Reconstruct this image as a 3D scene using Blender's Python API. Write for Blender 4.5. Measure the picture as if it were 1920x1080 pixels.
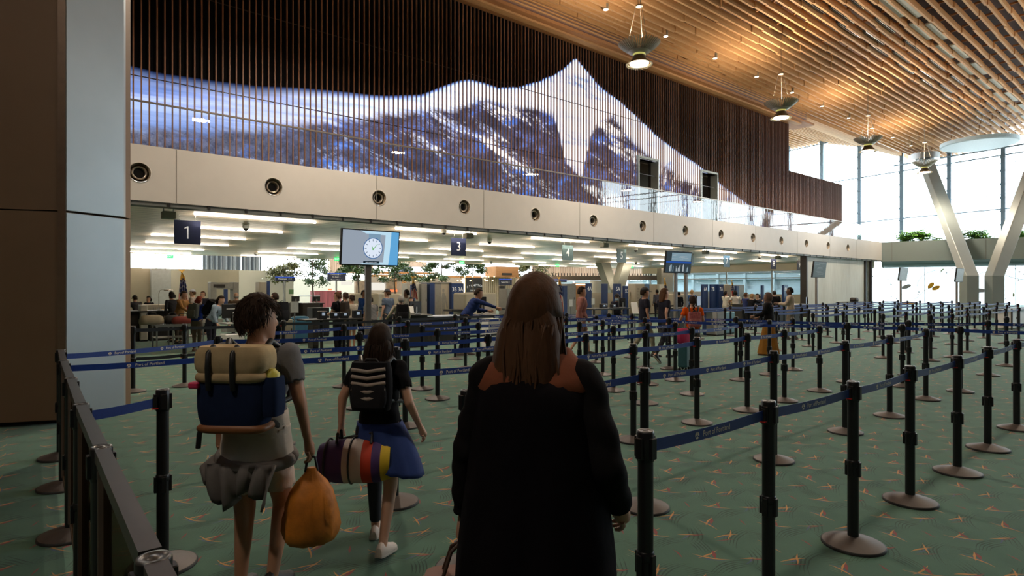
import bpy, bmesh, math, random
from mathutils import Vector, Matrix, Euler
random.seed(7)
R = math.radians
S = bpy.context.scene
COL = S.collection
for _o in list(bpy.data.objects):
    bpy.data.objects.remove(_o)

# ---------------- camera (u to the right and away, v to the left and away, z up) ----------------
CAMH = 1.58
F = 1108.0
cam_d = bpy.data.cameras.new('camera')
cam = bpy.data.objects.new('camera', cam_d); COL.objects.link(cam)
cam.location = (0, 0, CAMH)
cam.rotation_euler = (R(90), 0, -math.atan2(.635, .7725))
cam_d.sensor_width = 36
cam_d.lens = 36 * F / 1920
cam_d.shift_y = 1 / 1920
cam_d.clip_start = .05; cam_d.clip_end = 400
S.camera = cam

# ---------------- world, colour management ----------------
W = bpy.data.worlds.new('world'); S.world = W; W.use_nodes = True
_n = W.node_tree.nodes; _l = W.node_tree.links
_bg = _n['Background']
_tc = _n.new('ShaderNodeTexCoord'); _sep = _n.new('ShaderNodeSeparateXYZ'); _cr = _n.new('ShaderNodeValToRGB')
_l.new(_tc.outputs['Generated'], _sep.inputs[0]); _l.new(_sep.outputs['Z'], _cr.inputs[0]); _l.new(_cr.outputs[0], _bg.inputs['Color'])
_cr.color_ramp.elements[0].position = 0.0; _cr.color_ramp.elements[0].color = (.80, .86, .90, 1)
_cr.color_ramp.elements[1].position = .35; _cr.color_ramp.elements[1].color = (.86, .94, 1, 1)
_bg.inputs['Strength'].default_value = 7
S.view_settings.view_transform = 'Standard'
S.view_settings.look = 'None'
S.view_settings.gamma = 1
S.view_settings.use_curve_mapping = False
S.view_settings.exposure = 0.0
S.cycles.use_denoising = True
S.cycles.max_bounces = 7
S.cycles.diffuse_bounces = 4
S.cycles.glossy_bounces = 3
S.cycles.transparent_max_bounces = 16
S.cycles.sample_clamp_indirect = 4
S.cycles.caustics_reflective = False
S.cycles.caustics_refractive = False

def portal(name, loc, nrm, sx, sy):
    d = bpy.data.lights.new(name, 'AREA'); d.shape = 'RECTANGLE'; d.size = sx; d.size_y = sy
    d.cycles.is_portal = True
    o = bpy.data.objects.new(name, d); COL.objects.link(o); o.location = loc
    n = Vector(nrm).normalized(); z = -n
    x = Vector((0, 0, 1)).cross(z) if abs(z.z) < .9 else Vector((1, 0, 0))
    x.normalize(); y = z.cross(x)
    o.rotation_euler = Matrix((x, y, z)).transposed().to_euler()
    return o
# daylight comes in through the end curtain wall, the storefront under the balcony and the open back hall
portal('daylight_curtain_wall', (55.2, 8.4, 9.6), (-.988, .154, 0), 50, 10)
portal('daylight_storefront', (47.3, -1.2, 1.75), (-.94, -.33, 0), 36, 3.3)
portal('daylight_back_hall', (24, 50, 13.9), (0, 0, -1), 66, 24)
portal('daylight_side_glass', (44.2, 26, 2.0), (-1, 0, 0), 15, 2.0)

def wray(px, Y):
    """ground-frame (u, v) of a picture column at depth Y"""
    X = (px - 960) / F * Y
    return .7725 * X + .635 * Y, -.635 * X + .7725 * Y
def hz(py, Y):
    return CAMH - (py - 541) / F * Y

# ---------------- helpers ----------------
def tag(o, label=None, cat=None, group=None, kind=None):
    if label: o['label'] = label
    if cat: o['category'] = cat
    if group: o['group'] = group
    if kind: o['kind'] = kind
    return o
def empty(name, loc=(0, 0, 0), rz=0, label=None, cat=None, group=None):
    o = bpy.data.objects.new(name, None); COL.objects.link(o)
    o.empty_display_size = .1
    o.location = loc; o.rotation_euler = (0, 0, rz)
    return tag(o, label, cat, group)
def link(name, me, parent=None, loc=None, rz=None):
    o = bpy.data.objects.new(name, me); COL.objects.link(o)
    if parent: o.parent = parent
    if loc is not None: o.location = loc
    if rz is not None: o.rotation_euler = (0, 0, rz)
    return o
def copy_tree(o, parent=None):
    c = o.copy(); COL.objects.link(c); c.parent = parent
    for ch in list(o.children):
        copy_tree(ch, c)
    return c

_TXT = {}
def text_geo(s):
    if s not in _TXT:
        cu = bpy.data.curves.new('lettering', 'FONT'); cu.body = s; cu.size = 1; cu.resolution_u = 2
        cu.align_x = 'CENTER'; cu.align_y = 'CENTER'; cu.offset = .004
        o = bpy.data.objects.new('lettering', cu); COL.objects.link(o)
        me = bpy.data.meshes.new_from_object(o.evaluated_get(bpy.context.evaluated_depsgraph_get()))
        _TXT[s] = ([v.co.copy() for v in me.vertices], [tuple(p.vertices) for p in me.polygons])
        bpy.data.objects.remove(o); bpy.data.meshes.remove(me)
    return _TXT[s]

class MB:
    def __init__(s):
        s.v = []; s.f = []; s.m = []; s.sm = []; s.cur = 0; s.smooth = False; s.M = Matrix()
    def add(s, vs, fs, smooth=None):
        b = len(s.v); M = s.M
        s.v += [tuple(M @ Vector(p)) for p in vs]
        sm = s.smooth if smooth is None else smooth
        for f in fs:
            s.f.append(tuple(i + b for i in f)); s.m.append(s.cur); s.sm.append(sm)
        return s
    def box(s, x0, x1, y0, y1, z0, z1):
        vs = [(x0, y0, z0), (x1, y0, z0), (x1, y1, z0), (x0, y1, z0), (x0, y0, z1), (x1, y0, z1), (x1, y1, z1), (x0, y1, z1)]
        return s.add(vs, [(0, 3, 2, 1), (4, 5, 6, 7), (0, 1, 5, 4), (1, 2, 6, 5), (2, 3, 7, 6), (3, 0, 4, 7)], False)
    def cbox(s, cx, cy, cz, sx, sy, sz, b=0.0):
        if b <= 0: return s.box(cx - sx / 2, cx + sx / 2, cy - sy / 2, cy + sy / 2, cz - sz / 2, cz + sz / 2)
        # rounded in plan and softened at top and bottom
        pts = []
        hx, hy = sx / 2, sy / 2
        for qx, qy, a0 in ((1, 1, 0), (-1, 1, 90), (-1, -1, 180), (1, -1, 270)):
            for k in range(4):
                a = R(a0 + 30 * k); pts.append((qx * (hx - b), qy * (hy - b), math.cos(a), math.sin(a)))
        rings = []
        for z, rr in ((-sz / 2, .35), (-sz / 2 + b * .6, 1), (sz / 2 - b * .6, 1), (sz / 2, .35)):
            rings.append([(cx + p[0] + p[2] * b * rr, cy + p[1] + p[3] * b * rr, cz + z) for p in pts])
        return s.loft(rings, caps=True)
    def loft(s, rings, caps=True, closed=True, smooth=None):
        n = len(rings[0]); vs = [p for r in rings for p in r]; fs = []
        for i in range(len(rings) - 1):
            for j in range(n if closed else n - 1):
                k = (j + 1) % n
                fs.append((i * n + j, i * n + k, (i + 1) * n + k, (i + 1) * n + j))
        s.add(vs, fs, smooth)
        if caps and closed:
            s.add(rings[0], [tuple(range(n - 1, -1, -1))], False); s.add(rings[-1], [tuple(range(n))], False)
        return s
    def lathe(s, prof, c=(0, 0, 0), n=20, caps=True, smooth=True):
        rings = [[(c[0] + r * math.cos(2 * math.pi * k / n), c[1] + r * math.sin(2 * math.pi * k / n), c[2] + z) for k in range(n)] for r, z in prof]
        return s.loft(rings, caps, True, smooth)
    def cyl(s, c, r, h, n=16, r2=None):
        return s.lathe([(r, 0), (r if r2 is None else r2, h)], c, n)
    def tube(s, pts, r, n=8, caps=True, smooth=True):
        pts = [Vector(p) for p in pts]; rs = r if isinstance(r, (list, tuple)) else [r] * len(pts)
        rings = []; up = None
        for i, p in enumerate(pts):
            d = (pts[min(i + 1, len(pts) - 1)] - pts[max(i - 1, 0)]).normalized()
            if up is None:
                up = Vector((0, 0, 1)) if abs(d.z) < .9 else Vector((1, 0, 0))
            a = d.cross(up).normalized(); b = a.cross(d).normalized(); up = b
            rings.append([tuple(p + a * rs[i] * math.cos(2 * math.pi * k / n) + b * rs[i] * math.sin(2 * math.pi * k / n)) for k in range(n)])
        return s.loft(rings, caps, True, smooth)
    def bar(s, p, q, w, h, up=(0, 0, 1)):
        p = Vector(p); q = Vector(q); d = (q - p).normalized(); up = Vector(up)
        a = d.cross(up).normalized(); b = a.cross(d).normalized()
        rr = [[tuple(o + a * w / 2 * i + b * h / 2 * j) for i, j in ((-1, -1), (1, -1), (1, 1), (-1, 1))] for o in (p, q)]
        return s.loft(rr, True, True, False)
    def prism(s, poly, z0, z1):
        return s.loft([[(x, y, z0) for x, y in poly], [(x, y, z1) for x, y in poly]], True, True, False)
    def quad(s, a, b, c, d):
        return s.add([a, b, c, d], [(0, 1, 2, 3)], False)
    def text(s, t, size, M, sx=1.0):
        vs, fs = text_geo(t)
        return s.add([tuple(M @ Vector((p.x * size * sx, p.y * size, 0))) for p in vs], fs, False)
    def ell(s, c, r, n=14, m=9, smooth=True):
        rings = []
        for i in range(1, m):
            a = math.pi * i / m
            rings.append([(c[0] + r[0] * math.sin(a) * math.cos(2 * math.pi * k / n), c[1] + r[1] * math.sin(a) * math.sin(2 * math.pi * k / n), c[2] - r[2] * math.cos(a)) for k in range(n)])
        return s.loft(rings, True, True, smooth)
    def mesh(s, name, mats):
        me = bpy.data.meshes.new(name)
        me.from_pydata(s.v, [], s.f)
        if not isinstance(mats, (list, tuple)): mats = [mats]
        for m in mats: me.materials.append(m)
        me.polygons.foreach_set('material_index', s.m)
        me.polygons.foreach_set('use_smooth', s.sm)
        me.update()
        return me
    def build(s, name, mats, parent=None, loc=None, rz=None, bevel=0):
        o = link(name, s.mesh(name, mats), parent, loc, rz)
        if bevel:
            b = o.modifiers.new('bevel', 'BEVEL'); b.width = bevel; b.segments = 2; b.limit_method = 'ANGLE'
        return o

def vert_frame(p, xdir, z=(0, 0, 1)):
    """matrix whose local x is xdir, local y is up, origin p (for lettering on upright faces)"""
    x = Vector(xdir).normalized(); y = Vector(z).normalized(); n = x.cross(y)
    return Matrix((( x.x, y.x, n.x, p[0]), (x.y, y.y, n.y, p[1]), (x.z, y.z, n.z, p[2]), (0, 0, 0, 1)))

# ---------------- materials ----------------
class NT:
    def __init__(s, m):
        s.t = m.node_tree; s.n = s.t.nodes; s.l = s.t.links
    def new(s, ty, **kw):
        n = s.n.new(ty)
        for k, v in kw.items(): setattr(n, k, v)
        return n
    def lk(s, a, b): s.l.new(a, b)
    def math(s, op, a, b=None, c=None, clamp=False):
        n = s.n.new('ShaderNodeMath'); n.operation = op; n.use_clamp = clamp
        for i, x in enumerate((a, b, c)):
            if x is None: continue
            if isinstance(x, (int, float)): n.inputs[i].default_value = x
            else: s.l.new(x, n.inputs[i])
        return n.outputs[0]
    def mix(s, fac, a, b, blend='MIX'):
        n = s.n.new('ShaderNodeMix'); n.data_type = 'RGBA'; n.blend_type = blend
        for i, x in ((0, fac), (6, a), (7, b)):
            if isinstance(x, (int, float)): n.inputs[i].default_value = x
            elif isinstance(x, tuple): n.inputs[i].default_value = x if len(x) == 4 else (*x, 1)
            else: s.l.new(x, n.inputs[i])
        return n.outputs[2]
    def ramp(s, fac, stops, interp='LINEAR'):
        n = s.n.new('ShaderNodeValToRGB'); n.color_ramp.interpolation = interp
        e = n.color_ramp.elements
        while len(e) < len(stops): e.new(.5)
        for i, (p, c) in enumerate(stops):
            e[i].position = p; e[i].color = (*c, 1) if len(c) == 3 else c
        s.l.new(fac, n.inputs[0]); return n.outputs[0]
    def noise(s, vec, scale, detail=3, rough=.5, out=0, dist=0.0):
        n = s.n.new('ShaderNodeTexNoise'); n.inputs['Scale'].default_value = scale; n.inputs['Detail'].default_value = detail
        n.inputs['Roughness'].default_value = rough; n.inputs['Distortion'].default_value = dist
        if vec is not None: s.l.new(vec, n.inputs['Vector'])
        return n.outputs[out]
    def coord(s, scale=(1, 1, 1), which='Object', rot=(0, 0, 0), loc=(0, 0, 0)):
        t = s.n.new('ShaderNodeTexCoord'); m = s.n.new('ShaderNodeMapping')
        m.inputs['Scale'].default_value = scale; m.inputs['Rotation'].default_value = rot; m.inputs['Location'].default_value = loc
        s.l.new(t.outputs[which], m.inputs['Vector']); return m.outputs[0]
MATS = {}
def mat(name, col, rough=.55, metal=0.0, var=.12, scale=9, stretch=(1, 1, 1), bump=0.0, spec=.5, emit=0, alpha=1.0):
    if name in MATS: return MATS[name]
    m = bpy.data.materials.new(name); m.use_nodes = True; t = NT(m); b = t.n['Principled BSDF']
    v = t.coord(stretch)
    nz = t.noise(v, scale, 4, .6)
    k = 1 - var; c = col
    cc = t.ramp(nz, [(.25, tuple(x * k for x in c)), (.75, tuple(min(1, x * (1 + var * .6)) for x in c))])
    t.lk(cc, b.inputs['Base Color'])
    b.inputs['Roughness'].default_value = rough; b.inputs['Metallic'].default_value = metal
    b.inputs['Specular IOR Level'].default_value = spec
    b.inputs['Alpha'].default_value = alpha
    if emit:
        t.lk(cc, b.inputs['Emission Color']); b.inputs['Emission Strength'].default_value = emit
    if bump:
        bp = t.new('ShaderNodeBump'); bp.inputs['Strength'].default_value = bump; bp.inputs['Distance'].default_value = .01
        t.lk(nz, bp.inputs['Height']); t.lk(bp.outputs[0], b.inputs['Normal'])
    MATS[name] = m; return m
def emis(name, col, st):
    if name in MATS: return MATS[name]
    m = bpy.data.materials.new(name); m.use_nodes = True; t = NT(m)
    t.n.remove(t.n['Principled BSDF']); e = t.new('ShaderNodeEmission')
    e.inputs['Color'].default_value = (*col, 1); e.inputs['Strength'].default_value = st
    t.lk(e.outputs[0], t.n['Material Output'].inputs['Surface']); MATS[name] = m; return m
def glassm(name, tint=(1, 1, 1), refl=1.0, rough=0.0, diff=0.0, ior=1.5, wavy=0.0):
    m = bpy.data.materials.new(name); m.use_nodes = True; t = NT(m)
    t.n.remove(t.n['Principled BSDF'])
    tr = t.new('ShaderNodeBsdfTransparent'); tr.inputs[0].default_value = (*tint, 1)
    gl = t.new('ShaderNodeBsdfGlossy'); gl.inputs['Roughness'].default_value = rough
    fr = t.new('ShaderNodeFresnel'); fr.inputs['IOR'].default_value = ior
    if wavy:
        bp = t.new('ShaderNodeBump'); bp.inputs['Strength'].default_value = 1; bp.inputs['Distance'].default_value = wavy
        t.lk(t.noise(t.coord((1.0, 1, .12)), 3.2, 3, .6), bp.inputs['Height']); t.lk(bp.outputs[0], gl.inputs['Normal'])
    mx = t.new('ShaderNodeMixShader'); ge = t.new('ShaderNodeNewGeometry'); t.lk(t.math('MULTIPLY', t.math('MULTIPLY', fr.outputs[0], refl, clamp=True), t.math('SUBTRACT', 1, ge.outputs['Backfacing'])), mx.inputs[0])
    src = tr.outputs[0]
    if diff:
        df = t.new('ShaderNodeBsdfTranslucent'); df.inputs[0].default_value = (.9, .95, .95, 1); m2 = t.new('ShaderNodeMixShader'); m2.inputs[0].default_value = diff
        t.lk(src, m2.inputs[1]); t.lk(df.outputs[0], m2.inputs[2]); src = m2.outputs[0]
    t.lk(src, mx.inputs[1]); t.lk(gl.outputs[0], mx.inputs[2])
    t.lk(mx.outputs[0], t.n['Material Output'].inputs['Surface']); MATS[name] = m; return m

def wood(name, c1, c2, stretch, knots=True, rough=.6, scale=1.0):
    m = bpy.data.materials.new(name); m.use_nodes = True; t = NT(m); b = t.n['Principled BSDF']
    v = t.coord(stretch)
    g = t.noise(v, 6 * scale, 5, .6, dist=.6)
    col = t.ramp(g, [(.3, c1), (.7, c2)])
    br = t.noise(t.coord(tuple(x * .12 for x in stretch)), 4 * scale, 2, .5)
    col = t.mix(.35, col, t.ramp(br, [(.35, tuple(x * .75 for x in c1)), (.65, c2)]))
    if knots:
        vo = t.new('ShaderNodeTexVoronoi'); vo.inputs['Scale'].default_value = 2.2
        t.lk(t.coord((stretch[0] * 3, stretch[1] * 1.2, stretch[2] * 1.2)), vo.inputs['Vector'])
        kf = t.ramp(vo.outputs['Distance'], [(.05, (1, 1, 1)), (.11, (0, 0, 0))])
        col = t.mix(kf, col, tuple(x * .35 for x in c1))
    t.lk(col, b.inputs['Base Color']); b.inputs['Roughness'].default_value = rough
    MATS[name] = m; return m
# ================= materials of the building =================
def carpet():
    m = bpy.data.materials.new('carpet'); m.use_nodes = True; t = NT(m); b = t.n['Principled BSDF']
    tc = t.new('ShaderNodeTexCoord'); sp = t.new('ShaderNodeSeparateXYZ')
    # a little wander so that the strokes are not ruler straight
    wn = t.new('ShaderNodeTexNoise'); wn.inputs['Scale'].default_value = 5; wn.inputs['Detail'].default_value = 1
    t.lk(tc.outputs['Object'], wn.inputs['Vector'])
    off = t.new('ShaderNodeVectorMath', operation='SUBTRACT'); t.lk(wn.outputs['Color'], off.inputs[0]); off.inputs[1].default_value = (.5, .5, .5)
    sc = t.new('ShaderNodeVectorMath', operation='SCALE'); t.lk(off.outputs[0], sc.inputs[0]); sc.inputs['Scale'].default_value = .05
    ad = t.new('ShaderNodeVectorMath', operation='ADD'); t.lk(tc.outputs['Object'], ad.inputs[0]); t.lk(sc.outputs[0], ad.inputs[1])
    t.lk(ad.outputs[0], sp.inputs[0])
    U0, V0 = sp.outputs['X'], sp.outputs['Y']
    TU, TV = .74, .43
    def stroke(cu, cv, L, ang, wd, bend=0.0):
        """1 on a tapered stroke centred at (cu, cv) of every carpet repeat"""
        a = R(ang); cu *= .796; cv *= .754; L *= .86; bend *= 1.1
        fu = t.math('SUBTRACT', t.math('MULTIPLY', t.math('FRACT', t.math('ADD', t.math('DIVIDE', U0, TU), .5 - cu / TU)), TU), TU / 2)
        fv = t.math('SUBTRACT', t.math('MULTIPLY', t.math('FRACT', t.math('ADD', t.math('DIVIDE', V0, TV), .5 - cv / TV)), TV), TV / 2)
        x = t.math('ADD', t.math('MULTIPLY', fu, math.cos(a)), t.math('MULTIPLY', fv, math.sin(a)))
        y = t.math('SUBTRACT', t.math('MULTIPLY', fv, math.cos(a)), t.math('MULTIPLY', fu, math.sin(a)))
        if bend: y = t.math('SUBTRACT', y, t.math('MULTIPLY', t.math('MULTIPLY', x, x), bend))
        ay = t.math('ABSOLUTE', y); ax = t.math('ABSOLUTE', x)
        inx = t.math('LESS_THAN', ax, L / 2)
        wdt = t.math('MULTIPLY', t.math('SUBTRACT', 1.15, t.math('DIVIDE', ax, L / 2)), wd)
        return t.math('MULTIPLY', inx, t.math('LESS_THAN', ay, wdt))
    def hatch(cu, cv, L, ang, wd, n, gap, bend=0.0):
        r = None
        for k in range(n):
            a = R(ang)
            o = (k - (n - 1) / 2) * gap
            s_ = stroke(cu - math.sin(a) * o / .796, cv + math.cos(a) * o / .754, L * (1 - .12 * k), ang, wd, bend)
            r = s_ if r is None else t.math('MAXIMUM', r, s_)
        return r
    v = tc.outputs['Object']
    g1 = t.noise(v, 3.0, 4, .65); g2 = t.noise(v, 260, 2, .8)
    base = t.ramp(g1, [(.35, (.023, .074, .046)), (.65, (.040, .112, .070))])
    base = t.mix(t.math('MULTIPLY', t.math('SUBTRACT', g2, .3), 1.4, clamp=True), base, (.062, .150, .100))
    dark = (.005, .020, .012)
    for a in ((.18, .12, .42, 168, .0042, 5, .019, 1.6), (.66, .40, .46, 12, .0042, 5, .020, -1.3), (.45, .05, .36, 35, .004, 4, .024, 1.2), (.85, .2, .3, 120, .004, 5, .022), (.30, .46, .28, 60, .004, 5, .020, .8)):
        base = t.mix(t.math('MULTIPLY', hatch(*a), .9), base, dark)
    pale = (.11, .17, .10)
    base = t.mix(t.math('MULTIPLY', hatch(.20, .30, .12, 58, .004, 4, .018), .7), base, pale)
    base = t.mix(t.math('MULTIPLY', hatch(.70, .16, .11, 100, .004, 4, .018), .7), base, pale)
    blue = (.05, .07, .19); org = (.52, .22, .045); red = (.22, .018, .022)
    for cu, cv, L, an, bd in ((.16, .27, .20, -62, 1.2), (.60, .43, .18, -20, -1), (.74, .115, .20, 76, 1), (.36, .07, .15, 10, 1)):
        base = t.mix(stroke(cu, cv, L, an, .0045, bd), base, blue)
    for cu, cv, L, an, bd in ((.18, .28, .24, -62, 1.4), (.22, .325, .20, -4, .6), (.62, .45, .21, -24, -1.1), (.66, .425, .18, 24, .8), (.72, .10, .22, 74, 1.3), (.78, .14, .18, 16, -.6), (.40, .09, .15, -38, .9)):
        base = t.mix(stroke(cu, cv, L, an, .0058, bd), base, org)
    for cu, cv, L, an, wd in ((.25, .30, .13, 44, .011), (.55, .40, .17, -34, .005), (.80, .12, .12, 28, .011), (.44, .04, .15, -24, .005), (.05, .50, .12, 60, .006)):
        base = t.mix(stroke(cu, cv, L, an, wd), base, red)
    t.lk(base, b.inputs['Base Color']); b.inputs['Roughness'].default_value = .95
    b.inputs['Specular IOR Level'].default_value = .3
    b.inputs['Sheen Weight'].default_value = .42; b.inputs['Sheen Roughness'].default_value = .45; b.inputs['Sheen Tint'].default_value = (.75, .95, .85, 1)
    bp = t.new('ShaderNodeBump'); bp.inputs['Strength'].default_value = .35; bp.inputs['Distance'].default_value = .004
    t.lk(g2, bp.inputs['Height']); t.lk(bp.outputs[0], b.inputs['Normal'])
    return m
M_CARPET = carpet()
M_BEAM = wood('timber_beam', (.56, .29, .11), (.80, .48, .215), (.35, 5, 5), True, .6)
M_DECK = wood('dark_timber_deck', (.055, .022, .012), (.12, .05, .026), (.5, 6, 1), False, .7)
M_SLAT = wood('walnut_slat', (.20, .085, .042), (.30, .14, .07), (4, 4, .5), False, .5)
M_TRIMW = wood('timber_trim', (.40, .17, .06), (.55, .27, .10), (.35, 5, 5), True, .6)
M_FASCIA = mat('fascia_panel', (.62, .58, .53), .45, var=.04, scale=2)
M_SEAM = mat('panel_seam', (.22, .2, .17), .7)
M_CEILP = mat('checkpoint_ceiling_panel', (.92, .76, .58), .28, var=.05, scale=2)
M_METALD = mat('dark_bronze_metal', (.045, .04, .038), .45, .6)
M_METALG = mat('grey_metal', (.32, .33, .33), .4, .7, var=.06)
M_WALLC = mat('cream_wall', (.47, .43, .34), .6, var=.04, scale=2)
M_WHITE = mat('white_paint', (.78, .78, .75), .5, var=.03)
M_BRONZEP = mat('brown_column_panel', (.20, .125, .075), .55, .25, var=.08, scale=1.2)
M_STEELP = mat('brushed_steel_panel', (.42, .47, .50), .42, .55, var=.08, scale=1.0)
M_PLANT = mat('planter_grey_panel', (.30, .36, .34), .45, var=.05, scale=1)
M_COLM = mat('column_metal', (.34, .375, .35), .42, .3, var=.08, scale=.8)
M_BLACK = mat('matt_black', (.012, .012, .013), .45)
M_SILVER = mat('silver_metal', (.62, .62, .62), .25, .9)
M_GLASS = glassm('railing_glass', (.96, .99, .99), 2.6, wavy=.0022)
M_WGLASS = glassm('window_glass', (.93, .97, .98), 1.0)
M_LAMP = emis('lamp_glow', (1, .80, .52), 30)
M_LINE = emis('line_light_glow', (1, .87, .70), 42)
M_GREENE = emis('exit_green', (.02, .75, .12), 2.2)

def struct(o, kind='structure'):
    o['kind'] = kind; return o

# ================= shell =================
m = MB(); m.box(-14, 75, -50, 64, -.2, 0)
struct(m.build('floor', M_CARPET))

ZP = [(-50, 13.8), (-25, 13.8), (0, 14.4), (5, 14.0), (9, 13.1), (12.3, 12.5), (15, 12.15), (16.5, 12.25), (18, 12.9), (21.5, 14.5), (25, 15.6), (28, 15.7), (33, 15)]
def roof_z(v):
    for (a, za), (b, zb) in zip(ZP, ZP[1:]):
        if v <= b:
            t_ = (v - a) / (b - a); return za + (zb - za) * t_
    return ZP[-1][1]
def wall_u(v): return 57 + .154 * (v - 16)

# dark timber deck above the lattice
m = MB(); vs = [-50, -25, 0, 5, 9, 12.3, 15, 16.5, 18, 21.5, 25, 28, 33]
rings = []
for v in vs:
    z = roof_z(v) + 1.35; rings.append([(-14, v, z), (wall_u(v) + 2.5, v, z), (wall_u(v) + 2.5, v, z + .25), (-14, v, z + .25)])
m.loft(rings, smooth=False)
ceil = struct(m.build('ceiling', M_DECK))
# timber lattice: long glued beams, made up of staggered boards
k = 0; v = 16.35; bv = []
while v > -8:
    bv.append(v); v -= .345 if v > 9 else .43
for i, v in enumerate(bv):
    z = roof_z(v); mb = MB(); u = -8 + (i % 3) * .35; j = 0; end = wall_u(v) + 1.2
    rnd = random.Random(i)
    while u < end:
        L = 3.3 * rnd.choice((1, 1, 1, .5)); u2 = min(u + L, end)
        o = .017 * (1 if (j + i) % 2 else -1)
        mb.box(u, u2 - .012, v - .043 + o, v + .043 + o, z + .02 * (j % 2), z + .27)
        u = u2; j += 1
    mb.build('beam', M_BEAM, ceil)
far = [v for v in [17.6 + .42 * k for k in range(33)]]
mb = MB()
for v in far:
    mb.box(36.6, wall_u(v) + 1.2, v - .05, v + .05, roof_z(v), roof_z(v) + .27)
mb.build('far_vault_beams', M_BEAM, ceil)
mb = MB()
u = -7
while u < 58:
    for v0, v1 in zip(bv, bv[6:]):
        pass
    for q in range(0, len(bv) - 1, 1):
        v1, v0 = bv[q], bv[q + 1]
        mb.box(u - .03, u + .03, v0 + .04, v1 - .04, roof_z((v0 + v1) / 2) + .2, roof_z((v0 + v1) / 2) + .28)
    u += 1.75
mb.build('lattice_blocking', M_TRIMW, ceil)
# pale acoustic boxes and slot diffusers lying in the lattice
nb = 0
def gap(v0): return min(((p + q) / 2 for p, q in zip(bv, bv[1:])), key=lambda x: abs(x - v0))
for vv, uu0 in ((8.95, 20.6), (8.45, 21.4)):
    vv = gap(vv)
    for q in range(10):
        uu = uu0 + q * 3.6; mb = MB(); mb.cbox(0, 0, 0, 2.5, .25, .08, .02)
        mb.build('acoustic_panel', mat('acoustic_white', (.62, .66, .66), .7), ceil, (uu, vv, roof_z(vv) + .16))
for vv, uu0 in ((9.75, 18.4), (10.15, 19.2), (10.6, 17.2)):
    vv = gap(vv)
    for q in range(10):
        uu = uu0 + q * 3.6; mb = MB()
        for s_ in (-.07, 0, .07): mb.box(-1.1, 1.1, s_ - .012, s_ + .012, 0, .05)
        mb.cur = 1; mb.box(-1.15, 1.15, -.11, .11, .05, .12)
        mb.build('slot_diffuser', [M_SILVER, M_BLACK], ceil, (uu, vv, roof_z(vv) + .14))

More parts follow.
